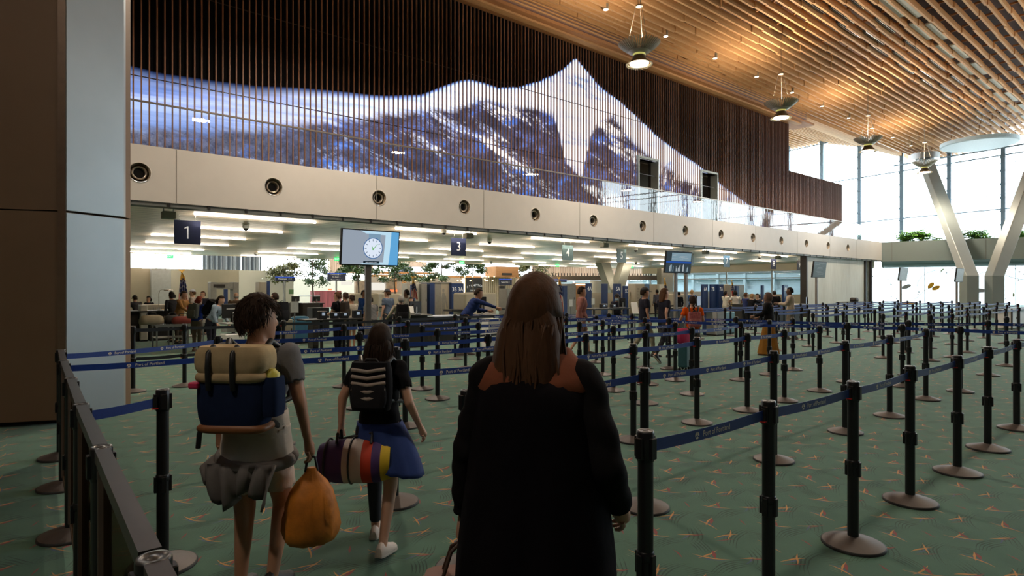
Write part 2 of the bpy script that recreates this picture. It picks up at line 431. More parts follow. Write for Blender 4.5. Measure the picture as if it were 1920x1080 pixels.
# ================= screen wall with slats =================
def led():
    m = bpy.data.materials.new('mountain_screen'); m.use_nodes = True; t = NT(m)
    t.n.remove(t.n['Principled BSDF'])
    tc = t.new('ShaderNodeTexCoord'); sp = t.new('ShaderNodeSeparateXYZ'); t.lk(tc.outputs['Object'], sp.inputs[0])
    U, Z = sp.outputs['X'], sp.outputs['Z']
    def curve(pts):
        n = t.new('ShaderNodeFloatCurve'); c = n.mapping.curves[0]
        P = []
        for x, y in pts:
            tt = (x - 960) / F; Y = 17.42 / (.7725 - .635 * tt); u = Y * (.7725 * tt + .635); P.append((u / 46, (hz(y, Y) - 4) / 8))
        c.points[0].location = (0, P[0][1]); c.points[1].location = (1, P[-1][1])
        for p in P: c.points.new(*p)
        for p in c.points: p.handle_type = 'VECTOR'
        n.mapping.update()
        t.lk(t.math('DIVIDE', U, 46), n.inputs['Value'])
        return t.math('ADD', t.math('MULTIPLY', n.outputs[0], 8), 4)
    ridge = curve([(245, 124), (300, 138), (400, 152), (480, 162), (560, 165), (640, 172), (690, 178), (720, 180), (790, 178), (830, 162), (860, 152), (880, 149), (905, 155), (935, 165), (975, 163), (1010, 152), (1040, 140), (1060, 126), (1079, 109), (1100, 134), (1130, 168), (1160, 188), (1200, 225), (1240, 262), (1280, 292), (1310, 310), (1350, 345), (1395, 378), (1420, 395)])
    snow = curve([(245, 246), (330, 243), (420, 243), (520, 238), (600, 228), (680, 222), (760, 212), (840, 205), (900, 190), (960, 205), (1010, 200), (1040, 215), (1060, 300), (1090, 330), (1110, 240), (1150, 215), (1180, 260), (1230, 300), (1300, 345), (1400, 400)])
    cv = t.coord((1, 1, 1))
    jag = t.math('MULTIPLY', t.math('SUBTRACT', t.noise(cv, 2.6, 5, .65), .5), .55)
    rz = t.math('ADD', ridge, t.math('MULTIPLY', t.math('MULTIPLY', jag, .4), t.math('MULTIPLY', t.math('SUBTRACT', U, 13), .3, clamp=True)))
    below = t.math('SUBTRACT', rz, Z)
    inm = t.math('MULTIPLY', t.math('ADD', below, .02), t.math('MAXIMUM', 2.2, t.math('ADD', 2.0, t.math('MULTIPLY', t.math('SUBTRACT', U, 5), 1.0))), clamp=True)
    # steep slopes on the right half, shallow sweep on the left
    stL = t.coord((1, 1, 1), rot=(0, R(-17), 0)); stR = t.coord((1, 1, 1), rot=(0, R(62), 0))
    def strat(co, sx, sz, sc, det=7, ro=.68, di=.5):
        mp = t.new('ShaderNodeMapping'); mp.inputs['Scale'].default_value = (sx, 1, sz); t.lk(co, mp.inputs['Vector'])
        return t.noise(mp.outputs[0], sc, det, ro, dist=di)
    side = t.math('MULTIPLY', t.math('SUBTRACT', U, t.math('ADD', 20.5, t.math('MULTIPLY', t.math('SUBTRACT', Z, 7), .5))), .5, clamp=True)
    nL = strat(stL, .16, 1.0, 1.5); nR = strat(stR, .35, 1.1, 1.2)
    big = t.noise(t.coord((.3, 1, .5)), 1.0, 2, .5)
    nm = t.math('ADD', t.math('MULTIPLY', nL, t.math('SUBTRACT', 1, side)), t.math('MULTIPLY', nR, side))
    fine = t.noise(t.coord((1, 1, 1), rot=(0, R(25), 0)), 5.5, 6, .75)
    sl = t.math('SUBTRACT', t.math('ADD', snow, t.math('MULTIPLY', t.math('SUBTRACT', nm, .5), 1.2)), Z)
    rockw = t.math('MULTIPLY', t.math('ADD', sl, .15), 3.5, clamp=True)
    # streaks of snow between the rock bands
    streak = t.math('ADD', t.math('MULTIPLY', nm, .62), t.math('ADD', t.math('MULTIPLY', fine, .24), t.math('MULTIPLY', big, .22)))
    thr = t.math('ADD', t.math('ADD', .562, t.math('MULTIPLY', side, -.03)), t.math('MULTIPLY', t.math('SUBTRACT', 1, t.math('DIVIDE', U, 11), clamp=True), .09))
    keep = t.math('SUBTRACT', 1, t.math('MULTIPLY', t.math('SUBTRACT', streak, thr), 14, clamp=True))
    rk = t.math('MULTIPLY', rockw, keep)
    # a few rock bands breaking through the upper snow
    rk2 = t.math('MULTIPLY', t.math('SUBTRACT', .40, t.math('ADD', t.math('MULTIPLY', nm, .7), t.math('MULTIPLY', fine, .3))), 12, clamp=True)
    rk = t.math('MAXIMUM', rk, t.math('MULTIPLY', rk2, .8))
    sweep = strat(t.coord((1, 1, 1), rot=(0, R(3), 0)), .10, 1.6, 1.3, 4, .6, .3)
    sweep = t.math('ADD', sweep, t.math('MULTIPLY', t.math('MULTIPLY', t.math('SUBTRACT', U, 13), .2, clamp=True), t.math('ADD', .12, t.math('MULTIPLY', t.math('SUBTRACT', nm, .52), 1.1))))
    snowc = t.ramp(sweep, [(.30, (.24, .34, .60)), (.42, (.52, .60, .85)), (.52, (.84, .88, 1)), (.7, (1, 1, 1))])
    edge = t.ramp(t.math('MULTIPLY', below, 1.1), [(0.0, (.30, .50, 1)), (.12, (.75, .84, 1)), (.3, (1, 1, 1))])
    snowc = t.mix(1, snowc, edge, 'MULTIPLY')
    bright = t.ramp(t.math('DIVIDE', U, 46), [(.0, (.34, .42, .60)), (.12, (.44, .48, .64)), (.25, (.92, .93, 1)), (.62, (1, 1, 1))])
    snowc = t.mix(1, snowc, bright, 'MULTIPLY')
    rn = t.noise(t.coord((.5, 1, 1), rot=(0, R(-25), 0)), 1.6, 6, .72)
    rockc = t.ramp(rn, [(.40, (.010, .010, .018)), (.50, (.030, .032, .066)), (.555, (.07, .08, .18)), (.61, (.03, .13, .50)), (.68, (.16, .28, .72))])
    rockc = t.mix(t.math('MULTIPLY', fine, .35), rockc, (.12, .125, .21))
    lowl = t.math('SUBTRACT', 1, t.math('DIVIDE', U, 9), clamp=True)
    rockc = t.mix(lowl, rockc, t.ramp(fine, [(.35, (.035, .035, .055)), (.65, (.16, .16, .22))]))
    col = t.mix(rk, snowc, rockc)
    st_ = t.math('MULTIPLY', inm, 1.9)
    e = t.new('ShaderNodeEmission'); t.lk(col, e.inputs['Color'])
    t.lk(t.math('ADD', st_, 0.0), e.inputs['Strength'])
    bs = t.new('ShaderNodeBsdfPrincipled'); bs.inputs['Base Color'].default_value = (.004, .004, .005, 1); bs.inputs['Roughness'].default_value = .9; bs.inputs['Specular IOR Level'].default_value = .1
    ad = t.new('ShaderNodeAddShader'); t.lk(e.outputs[0], ad.inputs[0]); t.lk(bs.outputs[0], ad.inputs[1])
    t.lk(ad.outputs[0], t.n['Material Output'].inputs['Surface'])
    return m
VS = 17.42
U0S, U1S, U2S = 1.0, 36.5, 44.4
DOORS = [(0, 0), (0, 0)]
def d_u(px):
    tt = (px - 960) / F; Y = 17.35 / (.7725 - .635 * tt); return Y * (.7725 * tt + .635)
DOORS = [(d_u(1196), d_u(1234), 7.62), (d_u(1314), d_u(1345), 7.62)]
wall = MB()   # backing wall of the screen, solid, with the step at its far end and two doorways
us = [U0S - 3, DOORS[0][0], DOORS[0][1], DOORS[1][0], DOORS[1][1], U1S]
for i in range(5):
    if i in (1, 3): wall.box(us[i], us[i + 1], VS + .03, VS + .5, 7.62, 11.78)
    else: wall.box(us[i], us[i + 1], VS + .03, VS + .5, 4.6, 11.78)
wall.box(U1S, U2S, VS + .03, VS + .5, 4.6, 8.9)
wall.box(U0S - 3, U1S, VS + .5, VS + .6, 11.2, 13.6)
sw = struct(wall.build('wall_screen', mat('screen_backing', (.02, .016, .014), .7)))
scr = MB()
for i in range(5):
    z0 = 7.62 if i in (1, 3) else 4.62
    scr.box(us[i] + (0 if i else 3), us[i + 1], VS, VS + .03, z0, 11.75)
scr.box(U1S, 38.5, VS, VS + .03, 4.62, 8.85)
sp_ = scr.build('mountain_display', led())
tag(sp_, 'giant screen showing a snowy mountain behind vertical wooden slats', 'screen')
sl = MB(); u = U0S + .03
while u < U2S:
    z0 = 4.62
    for a, b, zz in DOORS:
        if a - .02 < u < b + .02: z0 = zz + .05
    z1 = 11.74 if u < U1S else 8.88
    sl.box(u - .015, u + .015, VS - .085, VS - .03, z0, z1)
    u += .1715
sl.cur = 1
for zz in (6.9, 9.3): sl.box(U0S, U1S, VS - .03, VS - .012, zz, zz + .025)
sl.build('slats', [M_SLAT, M_BLACK], sw)
fr = MB()
for a, b, zz in DOORS:
    fr.box(a - .02, a + .07, VS - .12, VS + .3, 4.6, zz + .1); fr.box(b - .07, b + .02, VS - .12, VS + .3, 4.6, zz + .1); fr.box(a + .07, b - .07, VS - .12, VS + .3, zz, zz + .1)
fr.build('doorway_frame', M_COLM, sw)
bk = MB()
bk.box(15, 46, VS + 2.4, VS + 2.5, 4.0, 9.0); bk.box(15, 46, VS + .6, VS + 2.4, 8.2, 8.3)
bk.build('doorway_back', mat('corridor_wall', (.30, .27, .2), .6), sw)
# boards closing the wall against the roof
tr = MB()
tr.box(U0S - 3, U1S + 1.6, 16.55, VS + .5, 11.78, 11.9)
tr.cur = 1; tr.box(U0S - 3, U1S + .4, 16.50, 16.62, 11.9, 12.5)
tr.cur = 2; tr.box(U0S - 3, U1S + .4, 16.80, 17.1, 11.70, 11.78)
for kz in range(4): tr.box(U0S - 3, U1S + .4, 16.44, 16.50, 11.95 + kz * .13, 12.0 + kz * .13)
struct(tr.build('trim_1', [M_TRIMW, mat('track_metal', (.30, .20, .19), .4, .5), M_BEAM]))

# ================= fascia with nozzles, walkway, glass railing =================
FU1 = 44.1
NZ = (262, 513, 711, 871, 1004, 1113, 1205, 1285, 1352, 1412, 1465, 1512, 1553, 1590)
def nz_u(px):
    tt = (px - 960) / F; Y = 14.8 / (.7725 - .635 * tt); return Y * (.7725 * tt + .635)
m = MB(); m.box(-4, FU1, 14.8, 15.05, 3.46, 4.66)
fas = m.build('wall_fascia_blank', M_FASCIA)
cut = MB()
for px in NZ:
    cut.loft([[(nz_u(px) + .205 * math.cos(2 * math.pi * k / 32), y, 4.06 + .205 * math.sin(2 * math.pi * k / 32)) for k in range(32)] for y in (14.7, 15.2)], smooth=False)
co = cut.build('cut', M_FASCIA)
for _o in (fas, co):
    _b = bmesh.new(); _b.from_mesh(_o.data); bmesh.ops.remove_doubles(_b, verts=_b.verts, dist=1e-4); bmesh.ops.recalc_face_normals(_b, faces=_b.faces); _b.to_mesh(_o.data); _b.free()
bo = fas.modifiers.new('holes', 'BOOLEAN'); bo.operation = 'DIFFERENCE'; bo.object = co; bo.solver = 'EXACT'; bpy.context.view_layer.update()
_me = bpy.data.meshes.new_from_object(fas.evaluated_get(bpy.context.evaluated_depsgraph_get()))
bpy.data.objects.remove(fas); bpy.data.objects.remove(co)
fas = struct(link('wall_fascia', _me))
m = MB()
for px in (331, 706, 907, 1087, 1226, 1336, 1417, 1495, 1556, 1606):
    tt = (px - 960) / F; Y = 14.8 / (.7725 - .635 * tt); uu = Y * (.7725 * tt + .635)
    m.box(uu - .006, uu + .006, 14.796, 14.802, 3.47, 4.65)
m.build('panel_joints', M_SEAM, fas)
m = MB(); m.box(-4, FU1, 14.86, VS + .5, 4.4, 4.6)
struct(m.build('walkway_slab', M_FASCIA))
m = MB(); m.box(-4, FU1, 14.82, 15.15, 3.37, 3.455)
uu = -4
m.cur = 1
while uu < FU1: m.box(uu, uu + .05, 14.80, 14.83, 3.36, 3.46); uu += .8
struct(m.build('trim_2', [mat('grey_channel', (.16, .17, .16), .5, .3), M_BLACK]))
# air nozzles
def nozzle_mesh():
    m = MB()   # axis along z, room side towards +z
    m.lathe([(.203, -.02), (.205, .004), (.222, .004), (.222, -.006)], n=32, caps=False)
    m.cur = 1; m.lathe([(.203, 0), (.175, -.10), (.15, -.16)], n=32, caps=False)
    m.cur = 2; m.lathe([(.150, -.16), (.145, -.05), (.125, -.045), (.11, -.07), (.105, -.16)], n=32, caps=False)
    m.cur = 3; m.lathe([(.0, -.15), (.15, -.155)], n=32, caps=False)
    me = m.mesh('air_nozzle', [mat('nozzle_rim', (.62, .57, .5), .35, .3), mat('nozzle_cone', (.42, .34, .25), .4, .5), mat('nozzle_ring', (.45, .39, .32), .3, .7), M_BLACK])
    me.transform(Matrix.Rotation(R(90), 4, 'X')); return me
nzm = nozzle_mesh()
ORD = ['first', 'second', 'third', 'fourth', 'fifth', 'sixth', 'seventh', 'eighth', 'ninth', 'tenth', 'eleventh', 'twelfth', 'thirteenth', 'fourteenth', 'fifteenth', 'sixteenth', 'seventeenth', 'eighteenth', 'nineteenth', 'twentieth']
for i in range(14):
    tt = (NZ[i] - 960) / F; Y = 14.8 / (.7725 - .635 * tt); uu = Y * (.7725 * tt + .635)
    o = link('air_nozzle', nzm, None, (uu, 14.8, 4.06))
    tag(o, 'round air nozzle in the white fascia, %s from the big column' % ORD[i], 'vent', 'air nozzles along the fascia')
# glass railing
m = MB(); uu = -4.0; gl = empty('glass_railing', (0, 0, 0)); tag(gl, 'long glass railing with slim metal handrail on top of the white fascia', 'railing')
gm = MB(); tr = MB()
pn = []
while uu < FU1 - .1:
    e = min(uu + 2.6, FU1); pn.append((uu, e)); uu = e
for a, b in pn:
    g = MB(); g.box(a + .01, b - .01, 14.90, 14.912, 4.6, 5.60); g.build('glass_panel', M_GLASS, gl)
m = MB(); m.box(-4, U2S - .3, 14.882, 14.93, 5.60, 5.635); m.build('handrail', mat('rail_metal', (.30, .26, .22), .3, .7), gl)

# ================= checkpoint hall below =================
m = MB(); m.box(-12, 45.2, 15.05, 36.3, 3.46, 3.7)
cc = struct(m.build('ceiling_checkpoint', M_CEILP))
m = MB(); v = 15.4
while v < 36.2:
    m.box(-6, 45, v, v + .010, 3.4585, 3.461); v += .42
m.build('ceiling_joints', M_SEAM, cc)
m = MB(); m.box(-12, 45.2, 36.3, 36.5, 3.44, 4.6); struct(m.build('wall_bulkhead', M_CEILP))
# white wood-grained wall under the fascia at its far end
def u_at(px, v=14.8):
    tt = (px - 960) / F; Y = v / (.7725 - .635 * tt); return Y * (.7725 * tt + .635)
ua, ub = u_at(1516), u_at(1625)
m = MB(); m.box(ua, ub, 14.95, 15.25, 0, 3.40)
struct(m.build('wall_white', wood('white_grained_wall', (.50, .50, .44), (.68, .69, .63), (1.2, 4, .12), False, .5, 1.4)))
m = MB(); m.box(ua - .12, ua, 14.85, 15.2, 0, 3.42); m.box(ub, ub + .22, 14.85, 15.2, 0, 3.42); m.box(ub + .95, ub + 1.12, 14.85, 15.2, 0, 3.42)
struct(m.build('trim_3', M_METALD))
m = MB(); m.box(ub + .22, ub + .95, 15.0, 15.02, 0, 3.4); struct(m.build('window_1', glassm('milky_glass', (.95, .97, .96), 1, .05, .25)))
m = MB(); m.box(-14, -13.8, -50, 64, 0, 15); struct(m.build('wall_left', mat('brown_wall', (.10, .06, .035), .6)))
m = MB(); m.box(-14, 60, -50, -49.8, 0, 15); struct(m.build('wall_near', mat('near_wall_timber', (.16, .10, .06), .6)))
m = MB(); m.box(-14, -2, 15.05, 17.9, 0, 14); struct(m.build('wall_corner', M_BRONZEP))

# bulkhead and glass wall at the right end of the checkpoint
m = MB(); m.box(44.0, 44.3, 15.3, 34.6, 2.92, 3.46); struct(m.build('wall_right_bulkhead', M_CEILP))
m = MB(); m.box(44.1, 44.12, 15.3, 34.6, .75, 2.92); struct(m.build('window_2', glassm('side_glass', (.80, .90, .93), 1.0)))
m = MB()
for v in (18.4, 22.2, 26.0, 29.8, 33.6): m.box(44.0, 44.14, v, v + .12, 0, 2.95)
m.box(44.02, 44.1, 15.3, 34.6, 2.35, 2.42); m.box(43.9, 44.16, 15.3, 34.6, .0, .75)
struct(m.build('window_2_frame', M_METALG))
# pale concourse building seen through that glass
m = MB(); m.box(56, 57, 21, 60, 0, 1.5); m.box(56, 57, 21, 60, 2.5, 3.1); m.box(56.4, 57, 21, 60, 1.5, 2.5)
for v in range(22, 60, 3): m.box(55.9, 56, v, v + .3, 0, 3.1)
m.cur = 1; m.box(55.9, 56.4, 21, 60, 3.1, 3.7)
struct(m.build('outside_building', [mat('pale_blue_facade', (.50, .56, .60), .6), mat('grey_eave', (.2, .2, .2), .7)]))
# low partition in front of the glass
m = MB(); m.box(43.2, 43.4, 16, 34.6, 0, 1.15); struct(m.build('wall_low_right', M_WALLC))

# cream partition walls at the back left
m = MB(); m.box(-6, 9.6, 36.8, 37.0, 0, 2.66); m.box(8.9, 13.6, 39.2, 39.4, 0, 2.72)
m.box(3.55, 5.0, 35.9, 36.15, 0, 2.62)
struct(m.build('wall_partition', M_WALLC))
m = MB(); m.box(5.0, 5.9, 35.5, 36.0, 0, 2.62); struct(m.build('wall_partition_end', mat('light_grey_wall', (.62, .66, .70), .5)))

# ================= balcony planter, storefront and curtain wall at the far right =================
P0 = Vector((44.3, 14.9)); PD = Vector((-.0, 0)); 
pdir = Vector((.29, -.957)).normalized(); pn_ = Vector((.957, .29))
def pl(s, o=0): p = P0 + pdir * s + pn_ * o; return (p.x, p.y)
m = MB(); rr = []
for s_ in (0, 48):
    a = pl(s_, 0); b = pl(s_, 1.9)
    rr.append([(a[0], a[1], 3.38), (b[0], b[1], 3.02), (b[0], b[1], 4.55), (pl(s_, .22)[0], pl(s_, .22)[1], 4.55), (pl(s_, .22)[0], pl(s_, .22)[1], 4.68), (a[0], a[1], 4.68)])
m.loft(rr, smooth=False)
pw = struct(m.build('wall_balcony', M_PLANT))
m = MB(); m.M = Matrix()
for s_ in (.6, 5.5, 10.5, 15.5, 20.5, 25.5):
    a = pl(s_, -.006); b = pl(s_ + .02, -.006); m.quad((a[0], a[1], 3.4), (b[0], b[1], 3.4), (b[0], b[1], 4.67), (a[0], a[1], 4.67))
m.build('panel_joints', M_SEAM, pw)
m = MB(); m.prism([pl(0, 2.0), pl(48, 2.0), (70, -35), (70, 16), (46, 16)], 4.3, 4.5); struct(m.build('upper_floor', M_FASCIA))
# storefront with film graphics
m = MB(); m.prism([pl(.1, .9), pl(48, .9), pl(48, .92), pl(.1, .92)], 0.0, 3.3)
sf = struct(m.build('window_3', glassm('frosted_storefront', (.80, .86, .88), 1.0, .02, .35)))
m = MB()
for s_ in (0.1, 2.4, 4.7, 7.0, 9.3, 11.6, 13.9, 16.2, 18.5): m.prism([pl(s_, .87), pl(s_ + .025, .87), pl(s_ + .025, .9), pl(s_, .9)], 0, 3.3)
m.build('window_frame', M_METALG, sf)
gf = MB(); rg = random.Random(5)
SX = Vector((pdir.x, pdir.y, 0))
def film(s_, z, o=.885): p = pl(s_, o); return (p[0], p[1], z)
def blob(s_, z, ra, rb, rot=0, n=14):
    pts = []
    for k in range(n):
        a = 2 * math.pi * k / n; x = ra * math.cos(a); y = rb * math.sin(a)
        pts.append(film(s_ + x * math.cos(rot) - y * math.sin(rot), z + x * math.sin(rot) + y * math.cos(rot)))
    gf.add(pts, [tuple(range(n))], False)
def arc(pts, w=.014):
    for (a, za), (b, zb) in zip(pts, pts[1:]):
        d = Vector((b - a, zb - za)); n_ = Vector((-d.y, d.x)).normalized() * w
        gf.quad(film(a - n_.x, za - n_.y), film(b - n_.x, zb - n_.y), film(b + n_.x, zb + n_.y), film(a + n_.x, za + n_.y))
gf.cur = 0
for k in range(70): blob(rg.uniform(.3, 20), rg.uniform(.5, 3.0), rg.uniform(.025, .05), rg.uniform(.025, .045))
gf.cur = 1
for k in range(12): blob(rg.uniform(.3, 20), rg.uniform(.5, 2.8), .13, .045, rg.uniform(0, 3))
gf.cur = 2; blob(2.75, 1.78, .24, .13, .9); blob(3.02, 1.62, .24, .13, .5); blob(1.5, .62, .45, .10)
gf.cur = 3
arc([(2.0 + 1.3 * (1 - math.cos(a / 10)), 1.7 + 1.1 * math.sin(a / 10)) for a in range(0, 16)])
arc([(1.35 + k * .14, .75 + .9 / (1 + math.exp(-(k - 6) * .8))) for k in range(14)])
arc([(5 + k * .25, 2.4 + .25 * math.sin(k * .5)) for k in range(12)]); arc([(9 + k * .2, 1.0 + .5 * math.sin(k * .3)) for k in range(12)])
gf.cur = 4; blob(5.1, 1.45, .55, .14); blob(1.4, 1.7, .3, .13, .4); blob(8.9, 1.7, .4, .12)
for k in range(6): arc([(8.3 - k * .0, 1.65 + k * .08), (8.9 - k * .03, 1.65 + k * .085)], .018)
gf.build('film_graphics', [mat('film_black', (.05, .06, .07), .6), mat('film_green', (.45, .6, .25), .6), mat('film_orange', (.85, .45, .02), .6), mat('film_line', (.28, .30, .32), .6), mat('film_grey_blue', (.36, .42, .48), .6)], sf)

# curtain wall
m = MB()
def cw(v, o=0): return (wall_u(v) + o, v)
m.prism([cw(-17), cw(34), cw(34, .02), cw(-17, .02)], 4.5, 16.5)
cwo = struct(m.build('window_4', M_WGLASS))
m = MB(); m.prism([cw(-50), cw(-17), cw(-17, .4), cw(-50, .4)], 0, 16.5); struct(m.build('wall_right_near', M_BRONZEP))
fr = MB(); k = 0
for v in [24.5 - 3.45 * q for q in range(-2, 13)]:
    a = cw(v, -.30)
    fr.bar((a[0], v, 4.5), (a[0], v, 16.5), .26, .24, (1, 0, 0))
    for zz in range(5, 16, 1): fr.cbox(a[0] - .14, v, zz + .3, .10, .30, .14)
for zz in (7.5, 11.5, 15.3):
    a = cw(34, -.1); b = cw(-17, -.1); fr.bar((a[0], a[1], zz), (b[0], b[1], zz), .08, .08)
a = cw(18, -.9); b = cw(-17, -.9); fr.bar((a[0], a[1], 11.9), (b[0], b[1], 11.9), .10, .10)
fr.build('window_frame', mat('mullion_metal', (.16, .24, .30), .4, .3), cwo)
fr = MB()
for v in [16 - .85 * q for q in range(30)]:
    a = cw(v, -.05); fr.bar((a[0], v, 7.6), (a[0], v, 13.5), .02, .02, (1, 0, 0))
for zz in (8.6, 10.9): 
    a = cw(16, -.08); b = cw(-12, -.08); fr.bar((a[0], a[1], zz), (b[0], b[1], zz), .035, .035)
fr.build('shading_rods', mat('rod_metal', (.45, .5, .52), .4, .5), cwo)

# ================= forked columns =================
def fork():
    col = MB(); fx = Vector((.7725, -.635, 0)); fy = Vector((.635, .7725, 0))
    for base, kink, tip in (((1817, 32), hz(517, 32), (1734, 45.5, 297)), ((1864.5, 32), hz(517, 32), (2003, 35.5, 150))):
        b_ = wray(*base); t_ = wray(tip[0], tip[1]); zt_ = hz(tip[2], tip[1])
        q = [(b_[0], b_[1], 0), (b_[0], b_[1], kink), (t_[0], t_[1], zt_)]
        rings = []
        for (x, y, z), h, d in zip(q, (.33, .33, .42), (.28, .28, .28)):
            rings.append([tuple(Vector((x, y, z)) + fx * a * h + fy * c * d) for a, c in ((-1, -1), (1, -1), (1, 1), (-1, 1))])
        col.loft(rings, smooth=False)
    return col
m = fork()
c_ = struct(m.build('column_forked', M_COLM, bevel=.02))
_t = wray(1734, 45.5); _z = hz(297, 45.5)
m = MB(); m.cyl((_t[0], _t[1], _z - .1), .95, .45, 20); m.cyl((_t[0], _t[1], _z - .5), .6, .4, 16)
m.build('column_head', M_METALG, c_)
# oval light reflector hanging in the roof
zc = 11.35
m = MB(); m.lathe([(0, 0), (2.10, 0), (2.17, .05), (2.17, .28), (2.05, .3), (0, .3)], n=48, smooth=False)
tt = (1835 - 960) / F; Yc = (zc - CAMH) * F / (541 - 273); 
o = m.build('round_skylight', [mat('skylight_disc', (.36, .46, .50), .5, emit=.18)], None, (*wray(1835, Yc), zc))
tag(o, 'large pale blue disc set into the timber roof near the windows', 'skylight')

# ================= big clad column at the left =================
A = (.33, 8.6); B = (.98, 8.96); C2 = (1.045, 9.07)
m = MB(); m.prism([A, B, C2, (.99, 10.4), (-3.0, 11.2), (-2.9, 9.98)], .06, 4.02 - 1.55)
m.prism([A, B, C2, (.99, 10.4), (-3.0, 11.2), (-2.9, 9.98)], 2.485, 14.6)
m.cur = 0
colm = struct(m.build('column_clad', M_BRONZEP))
def off(p, q, d, e0=0.0, e1=0.0):
    p = Vector(p); q = Vector(q); t_ = (q - p).normalized(); n_ = Vector((t_.y, -t_.x)) * d
    return (p + t_ * e0 + n_), (q - t_ * e1 + n_)
m = MB(); p, q = off(A, B, .03, .02, .045)
m.prism([A, B, tuple(q), tuple(p)], .09, 2.46); m.prism([A, B, tuple(q), tuple(p)], 2.49, 14.5)
m.build('steel_face', M_STEELP, colm)
m = MB(); m.prism([(.4, 8.75), (.9, 9.0), (.85, 10.3), (-2.8, 11.0), (-2.8, 10.1)], 0, .07); m.build('plinth', M_BLACK, colm)
m = MB(); pa = Vector(A); 
m.prism([(A[0] - .05, A[1] - .0), (A[0] + .02, A[1] - .03), (A[0] + .03, A[1] + .02), (A[0] - .03, A[1] + .05)], .09, 14.5)
m.build('corner_trim', mat('bronze_edge', (.24, .16, .11), .35, .6), colm)
# ================= lamps =================
M_FIN = mat('lamp_fin_metal', (.58, .55, .46), .4, .3)
M_CABLE = mat('lamp_cable', (.30, .26, .2), .4, .6)
def pendant(u, v, z, label):
    root = empty('pendant_lamp', (u, v, z), 0, label, 'lamp', 'pendant lamps under the timber roof')
    zt = roof_z(v) + 1.36 - z
    m = MB()
    for k in range(3):
        a = R(120 * k + 20); x, y = math.cos(a), math.sin(a)
        m.tube([(x * .36, y * .36, .82), (x * .10, y * .10, 2.0)], .009, 5)
        m.tube([(x * .36, y * .36, .82), (x * .36, y * .36, .70)], .022, 6)
    m.tube([(.06, 0, 1.95), (.06, 0, zt)], .010, 5); m.tube([(-.06, 0, 1.95), (-.06, 0, zt)], .010, 5)
    m.cyl((0, 0, 1.95), .12, .05, 10)
    m.build('cables', M_CABLE, root)
    m = MB()
    for k in range(44):
        a = 2 * math.pi * k / 44; c, s_ = math.cos(a), math.sin(a)
        pr = [(.20, .40), (.30, .45), (.42, .52), (.55, .62), (.68, .74)]
        w = .013
        lo = []; 
        rings = []
        for i, (r, zz) in enumerate(pr):
            h = (.05, .10, .12, .10, .03)[i]
            rings.append([(r * c - s_ * w * o, r * s_ + c * w * o, zz + q * h) for o, q in ((-1, 0), (1, 0), (1, 1), (-1, 1))])
        m.loft(rings, smooth=False)
    m.lathe([(.18, .395), (.27, .425), (.36, .475)], n=32, caps=False)
    m.build('fin_dish', M_FIN, root)
    m = MB(); m.lathe([(.22, .44), (.19, .38), (.20, .30), (.27, .20), (.36, .10), (.35, .09), (.25, .19), (.17, .30)], n=32, caps=False)
    m.cur = 1; m.lathe([(.195, .345), (.205, .40)], n=32, caps=False)
    m.build('body', [mat('lamp_body_bronze', (.20, .15, .10), .35, .7), mat('lamp_yellow_ring', (.75, .7, .2), .4, emit=.6)], root)
    m = MB(); 
    for k in range(56):
        a = 2 * math.pi * k / 56; c, s_ = math.cos(a), math.sin(a)
        m.bar((.36 * c, .36 * s_, .085), (.43 * c, .43 * s_, .05), .012, .03)
    m.tube([(.37 * math.cos(2 * math.pi * k / 32), .37 * math.sin(2 * math.pi * k / 32), .085) for k in range(33)], .012, 5)
    m.build('ring', M_FIN, root)
    m = MB(); m.lathe([(0, .075), (.30, .075), (.30, .10), (0, .105)], n=28, smooth=False)
    m.build('light_disc', M_LAMP, root)
    for nm, zz, rx, pw, sz in (('downlight', .06, 0, 430 if v > 5 else 130, .5), ('uplight', .95, 180, 230, .34)):
        d = bpy.data.lights.new(nm, 'AREA'); d.shape = 'DISK'; d.size = sz; d.energy = pw; d.color = (1, .80, .60) if nm == 'uplight' else (1, .86, .70); d.spread = R(170)
        o = bpy.data.objects.new(nm, d); COL.objects.link(o); o.parent = root; o.location = (0, 0, zz); o.rotation_euler = (R(rx), 0, 0)
    return root
PU = (-3.7, 5.9, 15.5, 25.1, 34.7, 43.9)
desc = {(15.5, 12.3): 'finned pendant lamp with glowing disc, the nearest and largest in view', (25.1, 12.3): 'finned pendant lamp with glowing disc, second of the row from the left',
        (34.7, 12.3): 'finned pendant lamp against the bright window, third of the row', (43.9, 12.3): 'small finned pendant lamp before the forked column head, fourth of the row'}
for v in (12.3, 1.2):
    for u in PU:
        lb = desc.get((u, v)) or ('finned pendant lamp mirrored in the railing glass, %s' % {5.9: 'its image above lane sign one', 15.5: 'its image above the clock screen', 25.1: 'its small image at mid railing', 34.7: 'its image by the first doorway', 43.9: 'its image by the second doorway', -3.7: 'nearest the left wall'}[u] if v < 5 else 'finned pendant lamp above the top edge, %s' % ('over the column' if u < 0 else 'over the screen'))
        pendant(u, v, 8.85, lb)
# recessed spots
def spot_mesh():
    m = MB(); m.lathe([(.10, 0), (.10, .22)], n=16); m.cur = 1; m.lathe([(0, -.004), (.09, -.004), (.09, .0)], n=16, smooth=False)
    return m.mesh('roof_spotlight', [mat('spot_can', (.5, .42, .3), .4, .5), emis('spot_glow', (1, .86, .6), 14)])
spm = spot_mesh()
for k in range(10):
    o = link('roof_spotlight', spm, None, (16.9 + 3.72 * k, 14.98, roof_z(14.98) - .05))
    tag(o, 'small round spotlight between the roof beams, %s from the top of the photo' % ORD[k], 'spotlight', 'spotlights in the timber roof')
